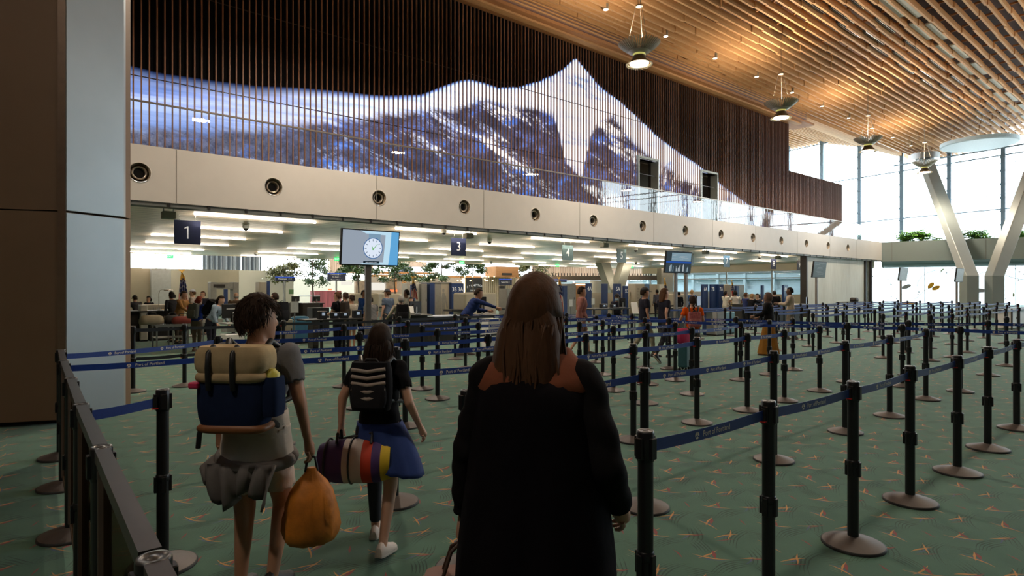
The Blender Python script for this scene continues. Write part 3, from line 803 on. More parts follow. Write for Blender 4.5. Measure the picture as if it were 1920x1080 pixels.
# line lights in the checkpoint ceiling
ROWS = [(16.5, 0), (20.1, 0), (23.8, .1), (27.7, .2), (31.6, .3), (35.3, .2)]
lm = MB(); lm.box(0, 3.1, -.014, .014, 0, .02)
llm = lm.mesh('line_light', M_LINE)
names = ['lane sign one', 'the clock screen', 'lane sign three', 'lane signs four and five', 'the two-pole screen', 'lane sign seven', 'lane signs eight and nine']
rown = ['in the front row', 'in the second row', 'in the third row', 'in the fourth row', 'in the fifth row', 'in the rear row']
for r, (v, du) in enumerate(ROWS):
    for k in range(7):
        u = 3.25 + 5.62 * k + du + (.25 if r % 2 else 0)
        o = link('line_light', llm, None, (u, v, 3.432))
        d = bpy.data.lights.new('added_ceiling_fill', 'AREA'); d.shape = 'RECTANGLE'; d.size = 3.0; d.size_y = .9; d.energy = 26; d.color = (1, .87, .70)  # unseen fill light added below each fixture to brighten the ceiling panels
        ol = bpy.data.objects.new('added_ceiling_fill', d); COL.objects.link(ol); ol.parent = o; ol.location = (1.55, 0, -.28); ol.rotation_euler = (R(180), 0, 0)
        tag(o, 'thin line light %s of ceiling, near %s' % (rown[r], names[k]), 'ceiling light', 'line lights in the checkpoint ceiling')

# ================= lane signs =================
M_NAVY = mat('sign_navy', (.018, .026, .075), .35)
M_SHEENP = mat('sign_navy_sheen_pale', (.12, .19, .21), .3)  # navy signs with the veiling window reflection put into a paler base colour
M_SHEENM = mat('sign_navy_sheen_mid', (.07, .15, .25), .3)  # navy sign as well, weaker window sheen mixed into its colour
M_SIGNW = mat('sign_white', (.85, .87, .9), .5, emit=.25)
NUMW = ['zero','one','two','three','four','five','six','seven','eight','nine']
SG = [('1', 3.15, M_NAVY, 'dark navy'), ('2', 8.2, M_NAVY, 'dark navy'), ('3', 11.4, M_NAVY, 'dark navy'), ('4', 16.63, M_SHEENP, 'pale grey blue'), ('5', 19.9, M_SHEENP, 'pale grey blue'),  # 'pale grey blue': navy signs with the window reflection painted in
      ('6', 25.0, M_SHEENP, 'pale grey blue'), ('7', 28.3, M_SHEENM, 'mid blue'), ('8', 33.3, M_NAVY, 'dark navy'), ('9', 36.5, M_NAVY, 'dark navy')]  # 'pale grey blue' and 'mid blue': navy signs with window sheen painted in
for s_, u, mm, cn in SG:
    r = empty('lane_sign', (u, 16.75, 2.70), 0, 'square %s hanging lane sign numeral %s' % (cn, NUMW[int(s_)]) + (', mostly behind the clock screen' if s_ == '2' else ''), 'sign', 'numbered lane signs')
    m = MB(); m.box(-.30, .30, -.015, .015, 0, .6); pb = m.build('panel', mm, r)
    m = MB()
    if s_ == '1':
        m.box(-.012, .018, -.018, -.016, .14, .45); m.add([(-.012, -.0172, .45), (-.075, -.0172, .41), (-.075, -.0172, .385), (-.012, -.0172, .41)], [(0, 1, 2, 3)], False)
    else: m.text(s_, .44, vert_frame((0, -.017, .3), (1, 0, 0)), .9)
    m.build('numeral', M_SIGNW, pb)
    m = MB()
    for x in (-.18, .18): m.tube([(x, 0, .6), (x, 0, .74)], .004, 5); m.cyl((x, 0, .6), .012, .02, 8)
    m.build('hanger', M_SILVER, r)
# green exit signs and ceiling gear
for px, py, Y, lb in ((311, 482, 32.5, 'at the left end near the curtained window'), (632, 491, 34.5, 'just left of the clock screen'), (866, 497.5, 39, 'above the small trees behind lane three'), (1045, 502.5, 44, 'behind lane four'), (1184, 505.5, 47, 'behind lane five beside the forked pillar')):
    u, v = wray(px, Y); v = min(v, 36.0); z = 3.2
    r = empty('exit_sign', (u, v, z), R(-20), 'small lit green exit sign ' + lb, 'exit sign', 'exit signs')
    m = MB(); m.box(-.16, .16, -.02, .02, 0, .19); m.box(-.01, .01, -.01, .01, .19, .26); m.build('panel', M_GREENE, r)
    m = MB(); m.text('EXIT', .13, vert_frame((0, -.023, .095), (1, 0, 0))); m.build('lettering', emis('exit_white', (1, 1, 1), 1.5), r)
def dome(u, v, lb, k):
    r = empty('security_camera', (u, v, 3.455), 0, lb, 'camera', 'ceiling cameras')
    m = MB(); m.lathe([(.10, 0), (.10, -.06), (.08, -.09)], n=16); m.build('housing', M_WHITE, r)
    m = MB(); m.lathe([(.07, -.09), (.06, -.14), (.02, -.165), (0, -.167)], n=16, caps=False); m.build('lens_dome', M_BLACK, r)
DL = ['right of lane sign one', 'right of the clock screen', 'right of lane sign three', 'over lane sign five', 'low and far back near lane one', 'far back behind lane sign three', 'far back behind lane sign five', 'between lane signs seven and eight', 'at the rear edge, left part']
for k, (px, py) in enumerate(((461, 426), (832, 435), (918, 452), (1192, 468), (539, 484), (921, 492), (1192, 493), (1424, 482), (480, 476))):
    Y = (3.40 - CAMH) * F / (541 - py); u, v = wray(px, Y)
    dome(u, min(v, 35.9), 'small white dome camera on the ceiling, ' + DL[k], k)
for o in bpy.data.objects:
    if o.name.startswith('security_camera'):
        pass
for k, (px, py, lb) in enumerate(((316, 404, 'grey ceiling speaker box above lane sign one'), (878, 438, 'grey ceiling speaker box beside lane sign three'), (1133, 459, 'grey ceiling speaker box between lane signs four and five'), (1323, 470, 'grey ceiling speaker box between lane signs six and seven'), (1459, 480, 'grey ceiling speaker box over lane sign eight'))):
    Y = 14.8 / (.7725 - .635 * (px - 960) / F) * 1.06; u, v = wray(px, Y)
    r = empty('ceiling_speaker', (u, v, 3.455), 0, lb, 'speaker', 'ceiling speaker boxes')
    m = MB(); m.cbox(0, 0, -.17, .28, .24, .17, .02); m.build('box', mat('speaker_grey', (.30, .28, .24), .6), r)
    m = MB(); m.tube([(-.1, 0, 0), (-.1, 0, -.1)], .012, 6); m.tube([(.1, 0, 0), (.1, 0, -.1)], .012, 6); m.build('bracket', M_METALG, r)

# ================= information screens on poles =================
M_POLE = mat('screen_pole', (.26, .23, .21), .35, .6)
def screen(u, v, zb, w, h, label, mats, content, pole=True, two=False, yaw=0, tilt=7):
    r = empty('information_screen', (u, v, 0), R(yaw), label, 'screen', 'information screens on poles')
    m = MB(); m.cbox(0, 0, zb / 2 + .2, .11, .09, zb + .4, .01)
    if two: m.cbox(.55, .02, zb / 2 + .2, .11, .09, zb + .4, .01)
    m.build('pole', M_POLE, r)
    m = MB(); m.lathe([(.22, 0), (.22, .012), (.06, .03)], n=20); m.build('base_plate', M_METALD, r)
    tl = Matrix.Translation((0, -.10, zb + h / 2)) @ Matrix.Rotation(R(tilt), 4, 'X')
    m = MB(); m.M = tl; m.cbox(0, 0, 0, w, .07, h, .012); m.cbox(0, .06, 0, w * .5, .08, h * .5)
    hs = m.build('housing', M_BLACK, r)
    m = MB(); m.M = tl; content(m, w - .05, h - .05, -.0365)
    m.build('display', mats, hs)
    return r
def bright(name, c, e): return emis(name, c, e)
def clock_content(m, w, h, y):
    def q(x0, x1, z0, z1, c, o=0): m.cur = c; m.quad((x0, y - o, z0), (x1, y - o, z0), (x1, y - o, z1), (x0, y - o, z1))
    q(-w / 2, w / 2, -h / 2, h / 2, 0)
    q(w * .32, w / 2, -h / 2, h / 2, 1, .0006)
    # pale curved band
    m.cur = 2; P = []
    for k in range(11):
        z = -h / 2 + h * k / 10; x = w * (.27 + .035 * (k / 10) ** .6)
        P.append((x - .05 * w, x + .055 * w, z))
    for (a, b, z), (a2, b2, z2) in zip(P, P[1:]): m.quad((a, y - .0012, z), (b, y - .0012, z), (b2, y - .0012, z2), (a2, y - .0012, z2))
    m.cur = 2; m.add([(-w * .2, y - .0012, h / 2), (w * .3, y - .0012, h / 2), (w * .25, y - .0012, h * .40), (-w * .1, y - .0012, h * .42)], [(3, 2, 1, 0)], False)
    m.add([(-w * .2, y - .0012, -h / 2), (w * .3, y - .0012, -h / 2), (w * .25, y - .0012, -h * .42), (-w * .05, y - .0012, -h * .42)], [(0, 1, 2, 3)], False)
    q(-w * .05, w * .16, h * .12, h * .42, 3, .0018)
    cx, cz, rr = w * .035, -.01 * h, h * .315
    def disc(r, c, o):
        m.cur = c; m.add([(cx + r * math.cos(2 * math.pi * k / 40), y - o, cz + r * math.sin(2 * math.pi * k / 40)) for k in range(40)], [tuple(range(40))], False)
    disc(rr, 4, .0024); disc(rr * .93, 5, .003)
    m.cur = 6
    for k in range(12):
        a = R(30 * k + 3); c, s_ = math.cos(a), math.sin(a); n_ = (-s_ * .006, c * .006)
        p, e = rr * .66, rr * .86
        m.quad((cx + c * p - n_[0], y - .0036, cz + s_ * p - n_[1]), (cx + c * e - n_[0], y - .0036, cz + s_ * e - n_[1]), (cx + c * e + n_[0], y - .0036, cz + s_ * e + n_[1]), (cx + c * p + n_[0], y - .0036, cz + s_ * p + n_[1]))
    m.cur = 7
    for a, L, wd in ((113, .34, .010), (48, .72, .008)):
        a = R(a); c, s_ = math.cos(a), math.sin(a); n_ = (-s_ * wd, c * wd); L *= rr; b = -.08 * rr
        m.quad((cx + c * b - n_[0], y - .0042, cz - .02 + s_ * b - n_[1]), (cx + c * L - n_[0] * .4, y - .0042, cz - .02 + s_ * L - n_[1] * .4), (cx + c * L + n_[0] * .4, y - .0042, cz - .02 + s_ * L + n_[1] * .4), (cx + c * b + n_[0], y - .0042, cz - .02 + s_ * b + n_[1]))
    q(-w * .13, w * .16, -h * .465, -h * .395, 8, .0048)
    m.cur = 5; m.text('a great option for travelers', .028, vert_frame((w * .015, y - .0056, -h * .43), (1, 0, 0)), .8)
CM = [bright('screen_grey', (.30, .35, .42), 1), bright('screen_blue', (.12, .38, .68), 1), bright('screen_ice', (.50, .72, .86), 1), bright('screen_slate', (.20, .32, .44), 1), bright('screen_ring', (.02, .11, .30), 1), bright('screen_face', (.72, .80, .92), 1), bright('screen_tick', (.08, .13, .20), 1), bright('screen_green', (.08, .40, .04), 1), bright('screen_black', (.01, .02, .03), 1)]
u, v = wray(690, 11.75)
screen(u, v, 2.03, 1.24, .71, 'wide screen on a pole showing an analogue clock with green hands', CM, clock_content, tilt=6)
def board_content(m, w, h, y, seed=1):
    rg = random.Random(seed)
    def q(x0, x1, z0, z1, c, o=0): m.cur = c; m.quad((x0, y - o, z0), (x1, y - o, z0), (x1, y - o, z1), (x0, y - o, z1))
    q(-w / 2, w / 2, -h / 2, h / 2, 0); q(-w * .3, w * .48, h * .06, h * .45, 1, .0006); q(-w / 2, w / 2, -h * .04, h * .04, 2, .001)
    for k in range(16):
        x = rg.uniform(-.45, .4) * w; q(x, x + rg.uniform(.01, .03) * w, -h * .45, rg.uniform(-.3, -.1) * h, rg.choice((1, 3)), .001 + k * .00005)
    for k in range(9):
        x = rg.uniform(-.3, .2) * w; z = rg.uniform(.1, .4) * h; q(x, x + rg.uniform(.1, .25) * w, z, z + .012 * h, 3, .002 + k * .00005)
BM = [bright('board_dark', (.035, .05, .06), 1), bright('board_pale', (.20, .30, .36), 1), bright('board_band', (.02, .08, .35), 1), bright('board_line', (.40, .45, .48), 1)]
u, v = wray(1257, 19.2)
screen(u + .28, v, 2.08, 1.30, .72, 'screen with a dark picture and a blue band on two poles', BM, board_content, two=True, yaw=-4)
def grey_content(m, w, h, y):
    m.cur = 0; m.quad((-w / 2, y, -h / 2), (w / 2, y, -h / 2), (w / 2, y, h / 2), (-w / 2, y, h / 2))
    rg = random.Random(2)
    m.cur = 1
    for k in range(9):
        z = h * (.4 - .09 * k); x = rg.uniform(-.4, -.1) * w; m.quad((x, y - .001, z), (x + w * rg.uniform(.3, .6), y - .001, z), (x + w * .4, y - .001, z + .012), (x, y - .001, z + .012))
GM = [mat('screen_off_grey', (.20, .25, .27), .25), mat('screen_off_line', (.35, .4, .42), .3)]
GM2 = [mat('screen_white_grey', (.50, .56, .58), .3), mat('screen_white_line', (.58, .62, .64), .3)]
for px, Y, zb, mm, lb in ((1531, 25.5, 2.05, GM, 'grey screen on a brown pole before the white grained wall'), (1689, 31.8, 2.0, GM2, 'pale screen on a pole before the storefront glass, left of the forked column'), (1794, 29.8, 1.90, GM2, 'pale screen on a pole partly hidden by the forked column')):
    u, v = wray(px, Y); screen(u, v, zb, 1.22, .70, lb, mm, grey_content)
# ================= belt stanchions =================
HP = 1.01
M_POST = mat('stanchion_black', (.010, .010, .012), .38, .2)
M_CAP = mat('stanchion_cap', (.10, .10, .10), .3, .6)
M_BASE = mat('stanchion_base', (.085, .070, .064), .5, .2, var=.15, scale=20)
M_RUB = mat('stanchion_rubber', (.012, .012, .012), .6)
M_REDC = mat('belt_clip_red', (.55, .02, .02), .4)
M_BELT = mat('belt_blue', (.009, .042, .26), .42, var=.15, scale=60)
M_BELTK = mat('belt_charcoal', (.02, .025, .035), .7)
M_BTXT = mat('belt_print', (.80, .74, .62), .6, var=.02)
def st_meshes():
    a = MB(); a.lathe([(.0318, .04), (.0318, .92)], n=18)
    for k in range(18):
        an = 2 * math.pi * k / 18
    a.lathe([(.0318, .485), (.036, .49), (.036, .52), (.0318, .525)], n=18)
    for k in range(4):
        an = R(90 * k); a.cbox(math.cos(an) * .036, math.sin(an) * .036, .47, .016 if k % 2 == 0 else .026, .026 if k % 2 == 0 else .016, .09, .003)
    b = MB(); b.lathe([(.178, 0), (.178, .014), (.172, .017)], n=36, caps=True); 
    b2 = MB(); b2.lathe([(.172, .0165), (.15, .024), (.10, .038), (.06, .050), (.04, .056), (.033, .058)], n=36, caps=True)
    h = MB(); h.lathe([(.033, .885), (.0355, .89), (.036, 1.0), (.034, 1.004)], n=22)
    for k in range(4):
        an = R(90 * k); h.cbox(math.cos(an) * .036, math.sin(an) * .036, .94, .018 if k % 2 == 0 else .034, .034 if k % 2 == 0 else .018, .085, .004)
    h.cur = 1; h.lathe([(.0345, 1.003), (.033, 1.0085), (.026, 1.0085), (.024, 1.006), (.012, 1.006), (.010, 1.009), (0, 1.0095)], n=22, caps=False)
    return [a.mesh('pole', M_POST), b.mesh('rubber_foot', M_RUB), b2.mesh('base', M_BASE), h.mesh('head', [M_POST, M_CAP])]
ST = st_meshes()
def logo(m, M, s):
    """small round mark split by three strokes"""
    for k in range(3):
        a0 = R(90 + 120 * k + 12); a1 = R(90 + 120 * (k + 1) - 12); pts = []
        for q in range(7):
            a = a0 + (a1 - a0) * q / 6; pts.append(tuple(M @ Vector((s * math.cos(a), s * math.sin(a), 0))))
        am = (a0 + a1) / 2; pts.append(tuple(M @ Vector((s * .16 * math.cos(am), s * .16 * math.sin(am), 0))))
        m.add(pts, [tuple(range(8))], False)
def belt(parent, p, q, detail, mb=None, z=.94, w=.05, col=None):
    """belt from post p to post q; geometry is local to p"""
    d = Vector((q[0] - p[0], q[1] - p[1], 0)); L = d.length; d.normalize(); n = Vector((d.y, -d.x, 0))
    m = MB(); a = d * .045; e = d * (L - .045); sag = .010 * L
    rings = []
    for k in range(9):
        t_ = k / 8; c = a.lerp(e, t_); zz = z - 4 * sag * t_ * (1 - t_)
        rings.append([tuple(c + n * .001 * s1 + Vector((0, 0, zz + s2 * w / 2))) for s1, s2 in ((1, -1), (1, 1), (-1, 1), (-1, -1))])
    m.loft(rings, smooth=False)
    bo = m.build('belt', col or M_BELT, parent)
    m = MB(); m.cbox(*(d * (L - .05) + Vector((0, 0, z))), .02, .02, w + .012)
    m.cur = 1; m.cbox(*(d * (L - .05) + Vector((0, 0, z - w / 2 - .008))), .03, .03, .006)
    m.build('belt_clip', [M_BLACK, M_REDC], bo)
    if detail and (col is None):
        per = .56; nrep = max(1, int((L - .1) / per)); off_ = ((L - .1) - nrep * per) / 2
        sides = (1, -1) if detail > 1 else (1,)
        for k in range(nrep):
            m = MB()
            for s_ in sides:
                tt_ = (.05 + off_ + per * (k + .5)) / L
                zz = z - 4 * sag * tt_ * (1 - tt_)
                o = d * (tt_ * L) + n * .0018 * s_ + Vector((0, 0, zz))
                M = vert_frame(tuple(o), tuple(d * s_))
                m.text('Port of Portland', .037, M @ Matrix.Translation((.02, 0, 0)), .92)
                logo(m, M @ Matrix.Translation((-.138, 0, 0)), .016)
            m.build('lettering', M_BTXT, bo)
    return bo
def stanchion(u, v, label, group, rz=None):
    r = empty('belt_stanchion', (u, v, 0), 0 if rz is None else rz, label, 'stanchion', group)
    for me, nm in zip(ST, ('pole', 'rubber_foot', 'base', 'head')): link(nm, me, r)
    return r
POSTS = {}
def row(name, where, pts, links=None, col=None, detail=2, end=None, group=None):
    rs = []
    for k, (u, v) in enumerate(pts):
        key = (round(u, 2), round(v, 2))
        if key in POSTS: rs.append(POSTS[key]); continue
        lb = 'black belt stanchion, %s in %s' % ((ORD[k] + ' from the left') if len(pts) > 1 else 'alone', where)
        r = stanchion(u, v, lb, group or 'stanchions of ' + name); POSTS[key] = r; rs.append(r)
    for k in range(len(pts) - 1):
        if links is not None and k not in links: continue
        belt(rs[k], pts[k], pts[k + 1], detail, col=col)
    return rs
row('the nearest row', 'the nearest queue row across the foreground', [(1.93, 1.5), (2.93, 1.5), (3.94, 1.48), (5.06, 1.51), (6.17, 1.49), (7.31, 1.52), (8.6, 1.53), (9.85, 1.5)])
row('the second row', 'the second queue row from the viewer', [(1.92, 2.74), (3.45, 2.69), (5.31, 2.67), (6.95, 2.69), (8.25, 2.68), (9.9, 2.76)])
row('the third row', 'the third queue row from the viewer', [(.60, 3.86), (2.1, 3.92), (4.87, 3.94), (6.08, 3.98), (7.2, 3.97), (8.22, 3.98), (9.43, 4.02)], links=[1, 2, 3, 4, 5])
row('the fourth row', 'the fourth queue row from the viewer', [(1.6, 5.3), (2.8, 5.2), (5.53, 5.24), (6.56, 5.10), (7.66, 5.1), (9.5, 5.36), (10.5, 5.36), (11.5, 5.4)], detail=1)
row('the fifth row', 'the fifth queue row from the viewer', [(1.95, 6.1), (3.35, 6.0), (4.51, 5.96), (5.59, 5.95), (7.0, 6.05), (7.91, 6.1), (8.61, 6.06)], detail=1)
row('the sixth row', 'the sixth queue row from the viewer', [(1.79, 7.76), (3.40, 7.3), (4.54, 7.2), (5.98, 7.2), (7.44, 7.2), (8.15, 7.3), (9.5, 7.4), (11.2, 7.4)], detail=1, links=[1, 2, 3, 4, 5, 6])
row('the seventh row', 'the seventh queue row, behind the walking travellers', [(4.80, 8.06), (5.95, 8.14), (7.3, 8.3), (8.4, 8.5), (9.4, 8.6), (10.7, 8.7)], detail=1)
row('the eighth row', 'the eighth queue row near the checkpoint desks', [(2.6, 8.75), (3.95, 9.06), (5.3, 9.4), (6.7, 9.6), (8.3, 9.8), (9.8, 9.9)], detail=1)
row('the ninth row', 'the row by the checkpoint at the left', [(1.26, 10.65), (1.98, 10.76), (3.6, 10.9), (5.9, 10.8), (7.4, 11.0), (9.0, 11.1), (10.6, 11.3)], detail=1, col=M_BELTK)
for a_, b_ in (((1.26, 10.65), (1.98, 10.76)), ((1.98, 10.76), (3.6, 10.9)), ((7.4, 11.0), (9.0, 11.1))): belt(POSTS[a_], a_, b_, 0, z=.50, col=M_BELTK)
# the two straight dividers that run across the rows
row('the near divider', 'the near dark-blue divider crossing the rows', [(8.3, 12.0), (9.0, 9.6), (9.75, 7.0), (10.7, 4.1), (10.90, 3.36), (11.04, 2.63), (11.35, 1.6)], detail=1)
row('the far divider', 'the far dark-blue divider crossing the rows', [(9.9, 11.8), (10.6, 9.3), (11.17, 6.4), (12.4, 3.72), (13.5, 2.80), (14.0, 1.9)], detail=1)
rg = random.Random(3)
rows_far = [2.9, 4.1, 5.05, 6.2, 7.3, 8.4, 9.5, 10.6]
for i, v in enumerate(rows_far):
    u = 14.3 + .35 * (i % 3) + (1.2 if i == 0 else 0); pts = []
    while u < 34:
        if u * .17 < v - .0: pts.append((round(u + rg.uniform(-.15, .15), 2), round(v + rg.uniform(-.05, .05), 2)))
        u += 1.72
    if i == 1: pts[0] = (15.28, 4.17)
    row('crowded far row ' + NUMW[i + 1], 'the %s crowded far row' % ORD[i], pts, detail=1 if i < 3 else 0)

# left rail: posts with a hand rail and panels
RP = [(.21, .42), (.21, 1.46), (.21, 2.6), (.21, 3.62), (.22, 4.72), (.23, 5.9), (.25, 6.95)]
M_RAIL = mat('queue_rail_grey', (.065, .058, .055), .4, .5)
M_PANEL = glassm('smoked_panel', (.50, .45, .38), .8, .08)
RL = ['at the bottom edge of the photo', 'second from the viewer, its cap seen from above', 'third from the viewer', 'fourth from the viewer', 'fifth from the viewer', 'sixth from the viewer', 'farthest, beside the big column']
for k, (u, v) in enumerate(RP):
    r = stanchion(u, v, 'post of the left barrier rail, ' + RL[k], 'posts of the left barrier')
    if k + 1 < len(RP):
        w_ = RP[k + 1]; d = (w_[0] - u, w_[1] - v)
        m = MB(); m.bar((d[0] * .04, d[1] * .04, .985), (d[0] * .97, d[1] * .97, .985), .045, .045)
        m.build('rail', M_RAIL, r)
        m = MB(); m.bar((d[0] * .1, .1 * d[1], .50), (d[0] * .9, .9 * d[1], .50), .006, .78); p_ = m.build('panel', M_PANEL, r)
        m = MB()
        for f_ in (.08, .92): m.bar((d[0] * f_, d[1] * f_, .10), (d[0] * f_, d[1] * f_, .94), .025, .035, (1, 0, 0))
        m.bar((d[0] * .08, d[1] * .08, .10), (d[0] * .92, d[1] * .92, .10), .02, .03)
        m.build('panel_frame', mat('panel_frame_brown', (.11, .075, .055), .5, .2), p_)
L_ = [(3, (.60, 3.86), None), (5, (1.95, 6.1), 1), (6, (1.79, 7.76), 1)]
rail_posts = [o for o in bpy.data.objects if o.name.startswith('belt_stanchion') and o.get('group') == 'posts of the left barrier']
rail_posts.sort(key=lambda o: o.location.y)
for i, q, dt in L_:
    belt(rail_posts[i], RP[i], q, dt or 0)
belt(POSTS[(1.79, 7.76)], (1.79, 7.76), (3.40, 7.3), 1)
# ================= checkpoint equipment =================
M_CREAM = mat('equipment_cream', (.52, .48, .40), .5, var=.04)
M_EQG = mat('equipment_grey', (.33, .33, .32), .45, .1)
M_BLUEP = mat('panel_blue', (.018, .050, .19), .4)
M_SCRN = emis('monitor_glow', (.35, .42, .5), .8)
M_BLUEC = mat('cabinet_blue', (.07, .24, .42), .45)
M_PAPER = mat('paper_white', (.8, .8, .78), .7)
M_GOLD = mat('flag_gold', (.65, .38, .06), .4, .5)
def span(px0, px1, Y):
    u, v = wray((px0 + px1) / 2, Y)
    return (u_at(px0, v), u_at(px1, v), v)
def upbox(m, px0, px1, pt, pb, Y, depth, dv=0.0, z0=None):
    a, b, v = span(px0, px1, Y); m.box(a, b, v + dv, v + dv + depth, hz(pb, Y) if z0 is None else z0, hz(pt, Y)); return a, b, v
def lane_panel(px0, px1, pt, Y, txt, lb, mm=None):
    a, b, v = span(px0, px1, Y); r = empty('lane_marker', ((a + b) / 2, v, 0), 0, lb, 'lane marker', 'blue lane markers'); w = (b - a) / 2; h = hz(pt, Y)
    m = MB(); m.box(-w, w, -.03, .12, 0.03, h); pb = m.build('board', mm or M_BLUEP, r, bevel=.01)
    m = MB(); m.box(-w - .05, w + .05, -.12, .2, 0, .03); m.build('foot', M_METALG, r)
    for t_, ox in txt:
        m = MB(); m.text(t_, .34 if len(txt) == 1 and w > .18 else .30, vert_frame((ox * w, -.034, h - .32), (1, 0, 0)), .9 if w > .2 else .62); m.build('lettering', M_SIGNW, pb)
lane_panel(846, 869, 531, 30, [('3B', -.55), ('3A', .45)], 'blue board with lane codes three B and three A')
lane_panel(938, 946, 536, 30, [('4C', 0)], 'narrow dark board with lane code four C behind the nearest traveller', mat('panel_dark', (.03, .025, .03), .5))
lane_panel(1100, 1109, 531, 34, [('4A', 0)], 'blue board with lane code four A')
lane_panel(1130, 1139, 532, 34.5, [], 'plain blue board left of the five A board')
lane_panel(1152, 1164, 532, 35, [('5A', 0)], 'blue board with lane code five A')
lane_panel(1170, 1177, 536, 35.3, [('5C', 0)], 'narrow blue board with lane code five C')
lane_panel(1317, 1327, 533, 37, [('6A', 0)], 'blue board with lane code six A')
lane_panel(1333, 1345, 533, 37.3, [('7B', -.5)], 'wide blue board just left of the seven A board')
lane_panel(1347, 1356, 533, 37.5, [('7A', 0)], 'blue board with lane code seven A')
lane_panel(1469, 1477, 534, 40, [('8A', 0)], 'blue board with lane code eight A at the far right')
lane_panel(1429, 1432, 535, 40, [], 'very narrow dark board left of the eight A board')
lane_panel(1056, 1063, 536, 33, [], 'plain blue board beside the flag in the middle')
def scanner(px0, px1, pt, Y, lb, style=0):
    a, b, v = span(px0, px1, Y); w = (b - a) / 2; h = hz(pt, Y)
    r = empty('body_scanner', ((a + b) / 2, v, 0), 0, lb, 'scanner', 'body scanners')
    m = MB(); m.box(-w, -w * .55, 0, 1.0, 0, h - .02); m.box(w * .86, w, 0, 1.0, 0, h); m.build('blue_side', M_BLUEP, r)
    m = MB(); m.box(-w * .55, w * .1, .05, 1.0, 0, h - .02); m.build('grey_wall', M_EQG, r)
    m = MB(); m.box(w * .1, w * .86, .05, 1.0, 0, h - .02)
    pn2 = m.build('cream_wall', M_CREAM, r)
    if style == 0:   # printed figure of a standing person with raised arm
        m = MB(); m.M = Matrix.Translation((w * .30, .045, 0)); s_ = h / 1.9
        m.add([(.07 * math.cos(2 * math.pi * k / 14) * s_, 0, (1.50 + .10 * math.sin(2 * math.pi * k / 14)) * s_) for k in range(14)], [tuple(range(14))], False)
        m.add([(x * s_, 0, z * s_) for x, z in ((-.09, .2), (.08, .2), (.10, 1.0), (.20, .6), (.26, .62), (.16, 1.2), (.06, 1.38), (-.06, 1.38), (-.11, 1.1))], [tuple(range(9))], False)
        m.build('figure_print', M_EQG, pn2)
    m = MB(); m.box(-w * 1.02, w * 1.02, 0, 1.02, h - .02, h + .03); m.build('top_frame', M_EQG, r)
scanner(806, 846, 530, 29.5, 'body scanner with a printed grey figure, left of the three A board')
def cabinet(px0, px1, pt, Y, lb, mm, depth=.6, name='equipment_cabinet', extra=None):
    a, b, v = span(px0, px1, Y); w = (b - a) / 2; h = hz(pt, Y)
    r = empty(name, ((a + b) / 2, v, 0), 0, lb, 'cabinet', None)
    m = MB(); m.cbox(0, depth / 2, h / 2 + .02, 2 * w, depth, h - .04, .02); c = m.build('body', mm, r)
    m = MB(); m.box(-w * .82, w * .82, -.008, 0, h * .12, h * .88); m.build('door', mm, r, bevel=.004)
    m = MB(); m.cbox(w * .6, -.015, h * .55, .02, .02, .12, .003); m.build('handle', M_METALD, r)
    m = MB(); m.box(-w * .95, w * .95, .02, depth - .02, 0, .04); m.build('plinth', M_METALD, r)
    if extra: extra(r, w, h)
    return r
def vents(r, w, h):
    m = MB()
    for s_ in (-1, 1):
        for k in range(9): m.box(s_ * w * .5 - w * .2, s_ * w * .5 + w * .2, -.012, -.008, h * (.45 + .05 * k), h * (.45 + .05 * k) + .012)
    m.build('vents', M_METALD, r)
cabinet(764, 771, 531, 29, 'narrow white cabinet left of the blue post', M_WHITE)
cabinet(779, 790, 531, 29, 'white panel cabinet with vent slots behind the monitors', M_WHITE, extra=vents)
cabinet(790, 801, 532, 29, 'grey cabinet with a small paper note', M_EQG)
lane_panel(771, 778.5, 534, 28.5, [], 'plain blue post board between white cabinets left of the body scanner')
cabinet(950, 966, 541, 29, 'grey equipment cabinet beside the four C board', M_EQG)
cabinet(1013, 1036, 531, 33, 'grey cabinet with round vent print left of the middle flag', M_EQG, extra=vents)
cabinet(1063, 1080, 532, 33.5, 'tall grey cabinet right of the middle flag', M_EQG)
cabinet(1192, 1211, 532, 36, 'cream cabinet with vent slots right of the five C board', M_CREAM, extra=vents)
lane_panel(1211, 1217, 532, 35.5, [], 'narrow blue board attached to the cream vented cabinet', mat('panel_blue_light', (.06, .14, .30), .4))
cabinet(1220, 1236, 533, 36.5, 'plain cream cabinet left of the second flag', M_CREAM)
cabinet(1236, 1246, 533, 36.7, 'light grey cabinet just behind the second flag', M_WHITE)
cabinet(1357, 1367, 533, 38, 'cream cabinet right of the seven A board', M_CREAM)
cabinet(1373, 1396, 534, 38, 'dark grey cabinet near the right flag', M_EQG)
lane_panel(1380, 1385, 536, 37.4, [], 'narrow blue board before the dark grey cabinet')
cabinet(486, 503, 529, 28, 'tall cream cabinet with a blue top at the left', M_CREAM)
lane_panel(501, 506, 527, 27.7, [], 'narrow blue board attached to the tall cream cabinet at the left')
# walk-through metal detector
a, b, v = span(395, 448, 28); w = (b - a) / 2; h = hz(529, 28)
r = empty('metal_detector', ((a + b) / 2, v, 0), 0, 'grey walk-through metal detector with a deep top beam at the left', 'detector')
for s_ in (-1, 1):
    m = MB(); m.cbox(s_ * (w - .13), .3, h / 2, .26, .6, h, .02); m.build('side_post', M_EQG, r)
m = MB(); m.cbox(0, .3, h - .18, 2 * w - .5, .55, .32, .02); tb = m.build('top_beam', M_EQG, r)
m = MB(); m.cbox(-.25, .0, h - .18, .5, .04, .14, .01); m.build('display', M_METALD, tb)
lane_panel(420, 427, 531, 30, [], 'blue strip board seen through the walk-through metal detector')
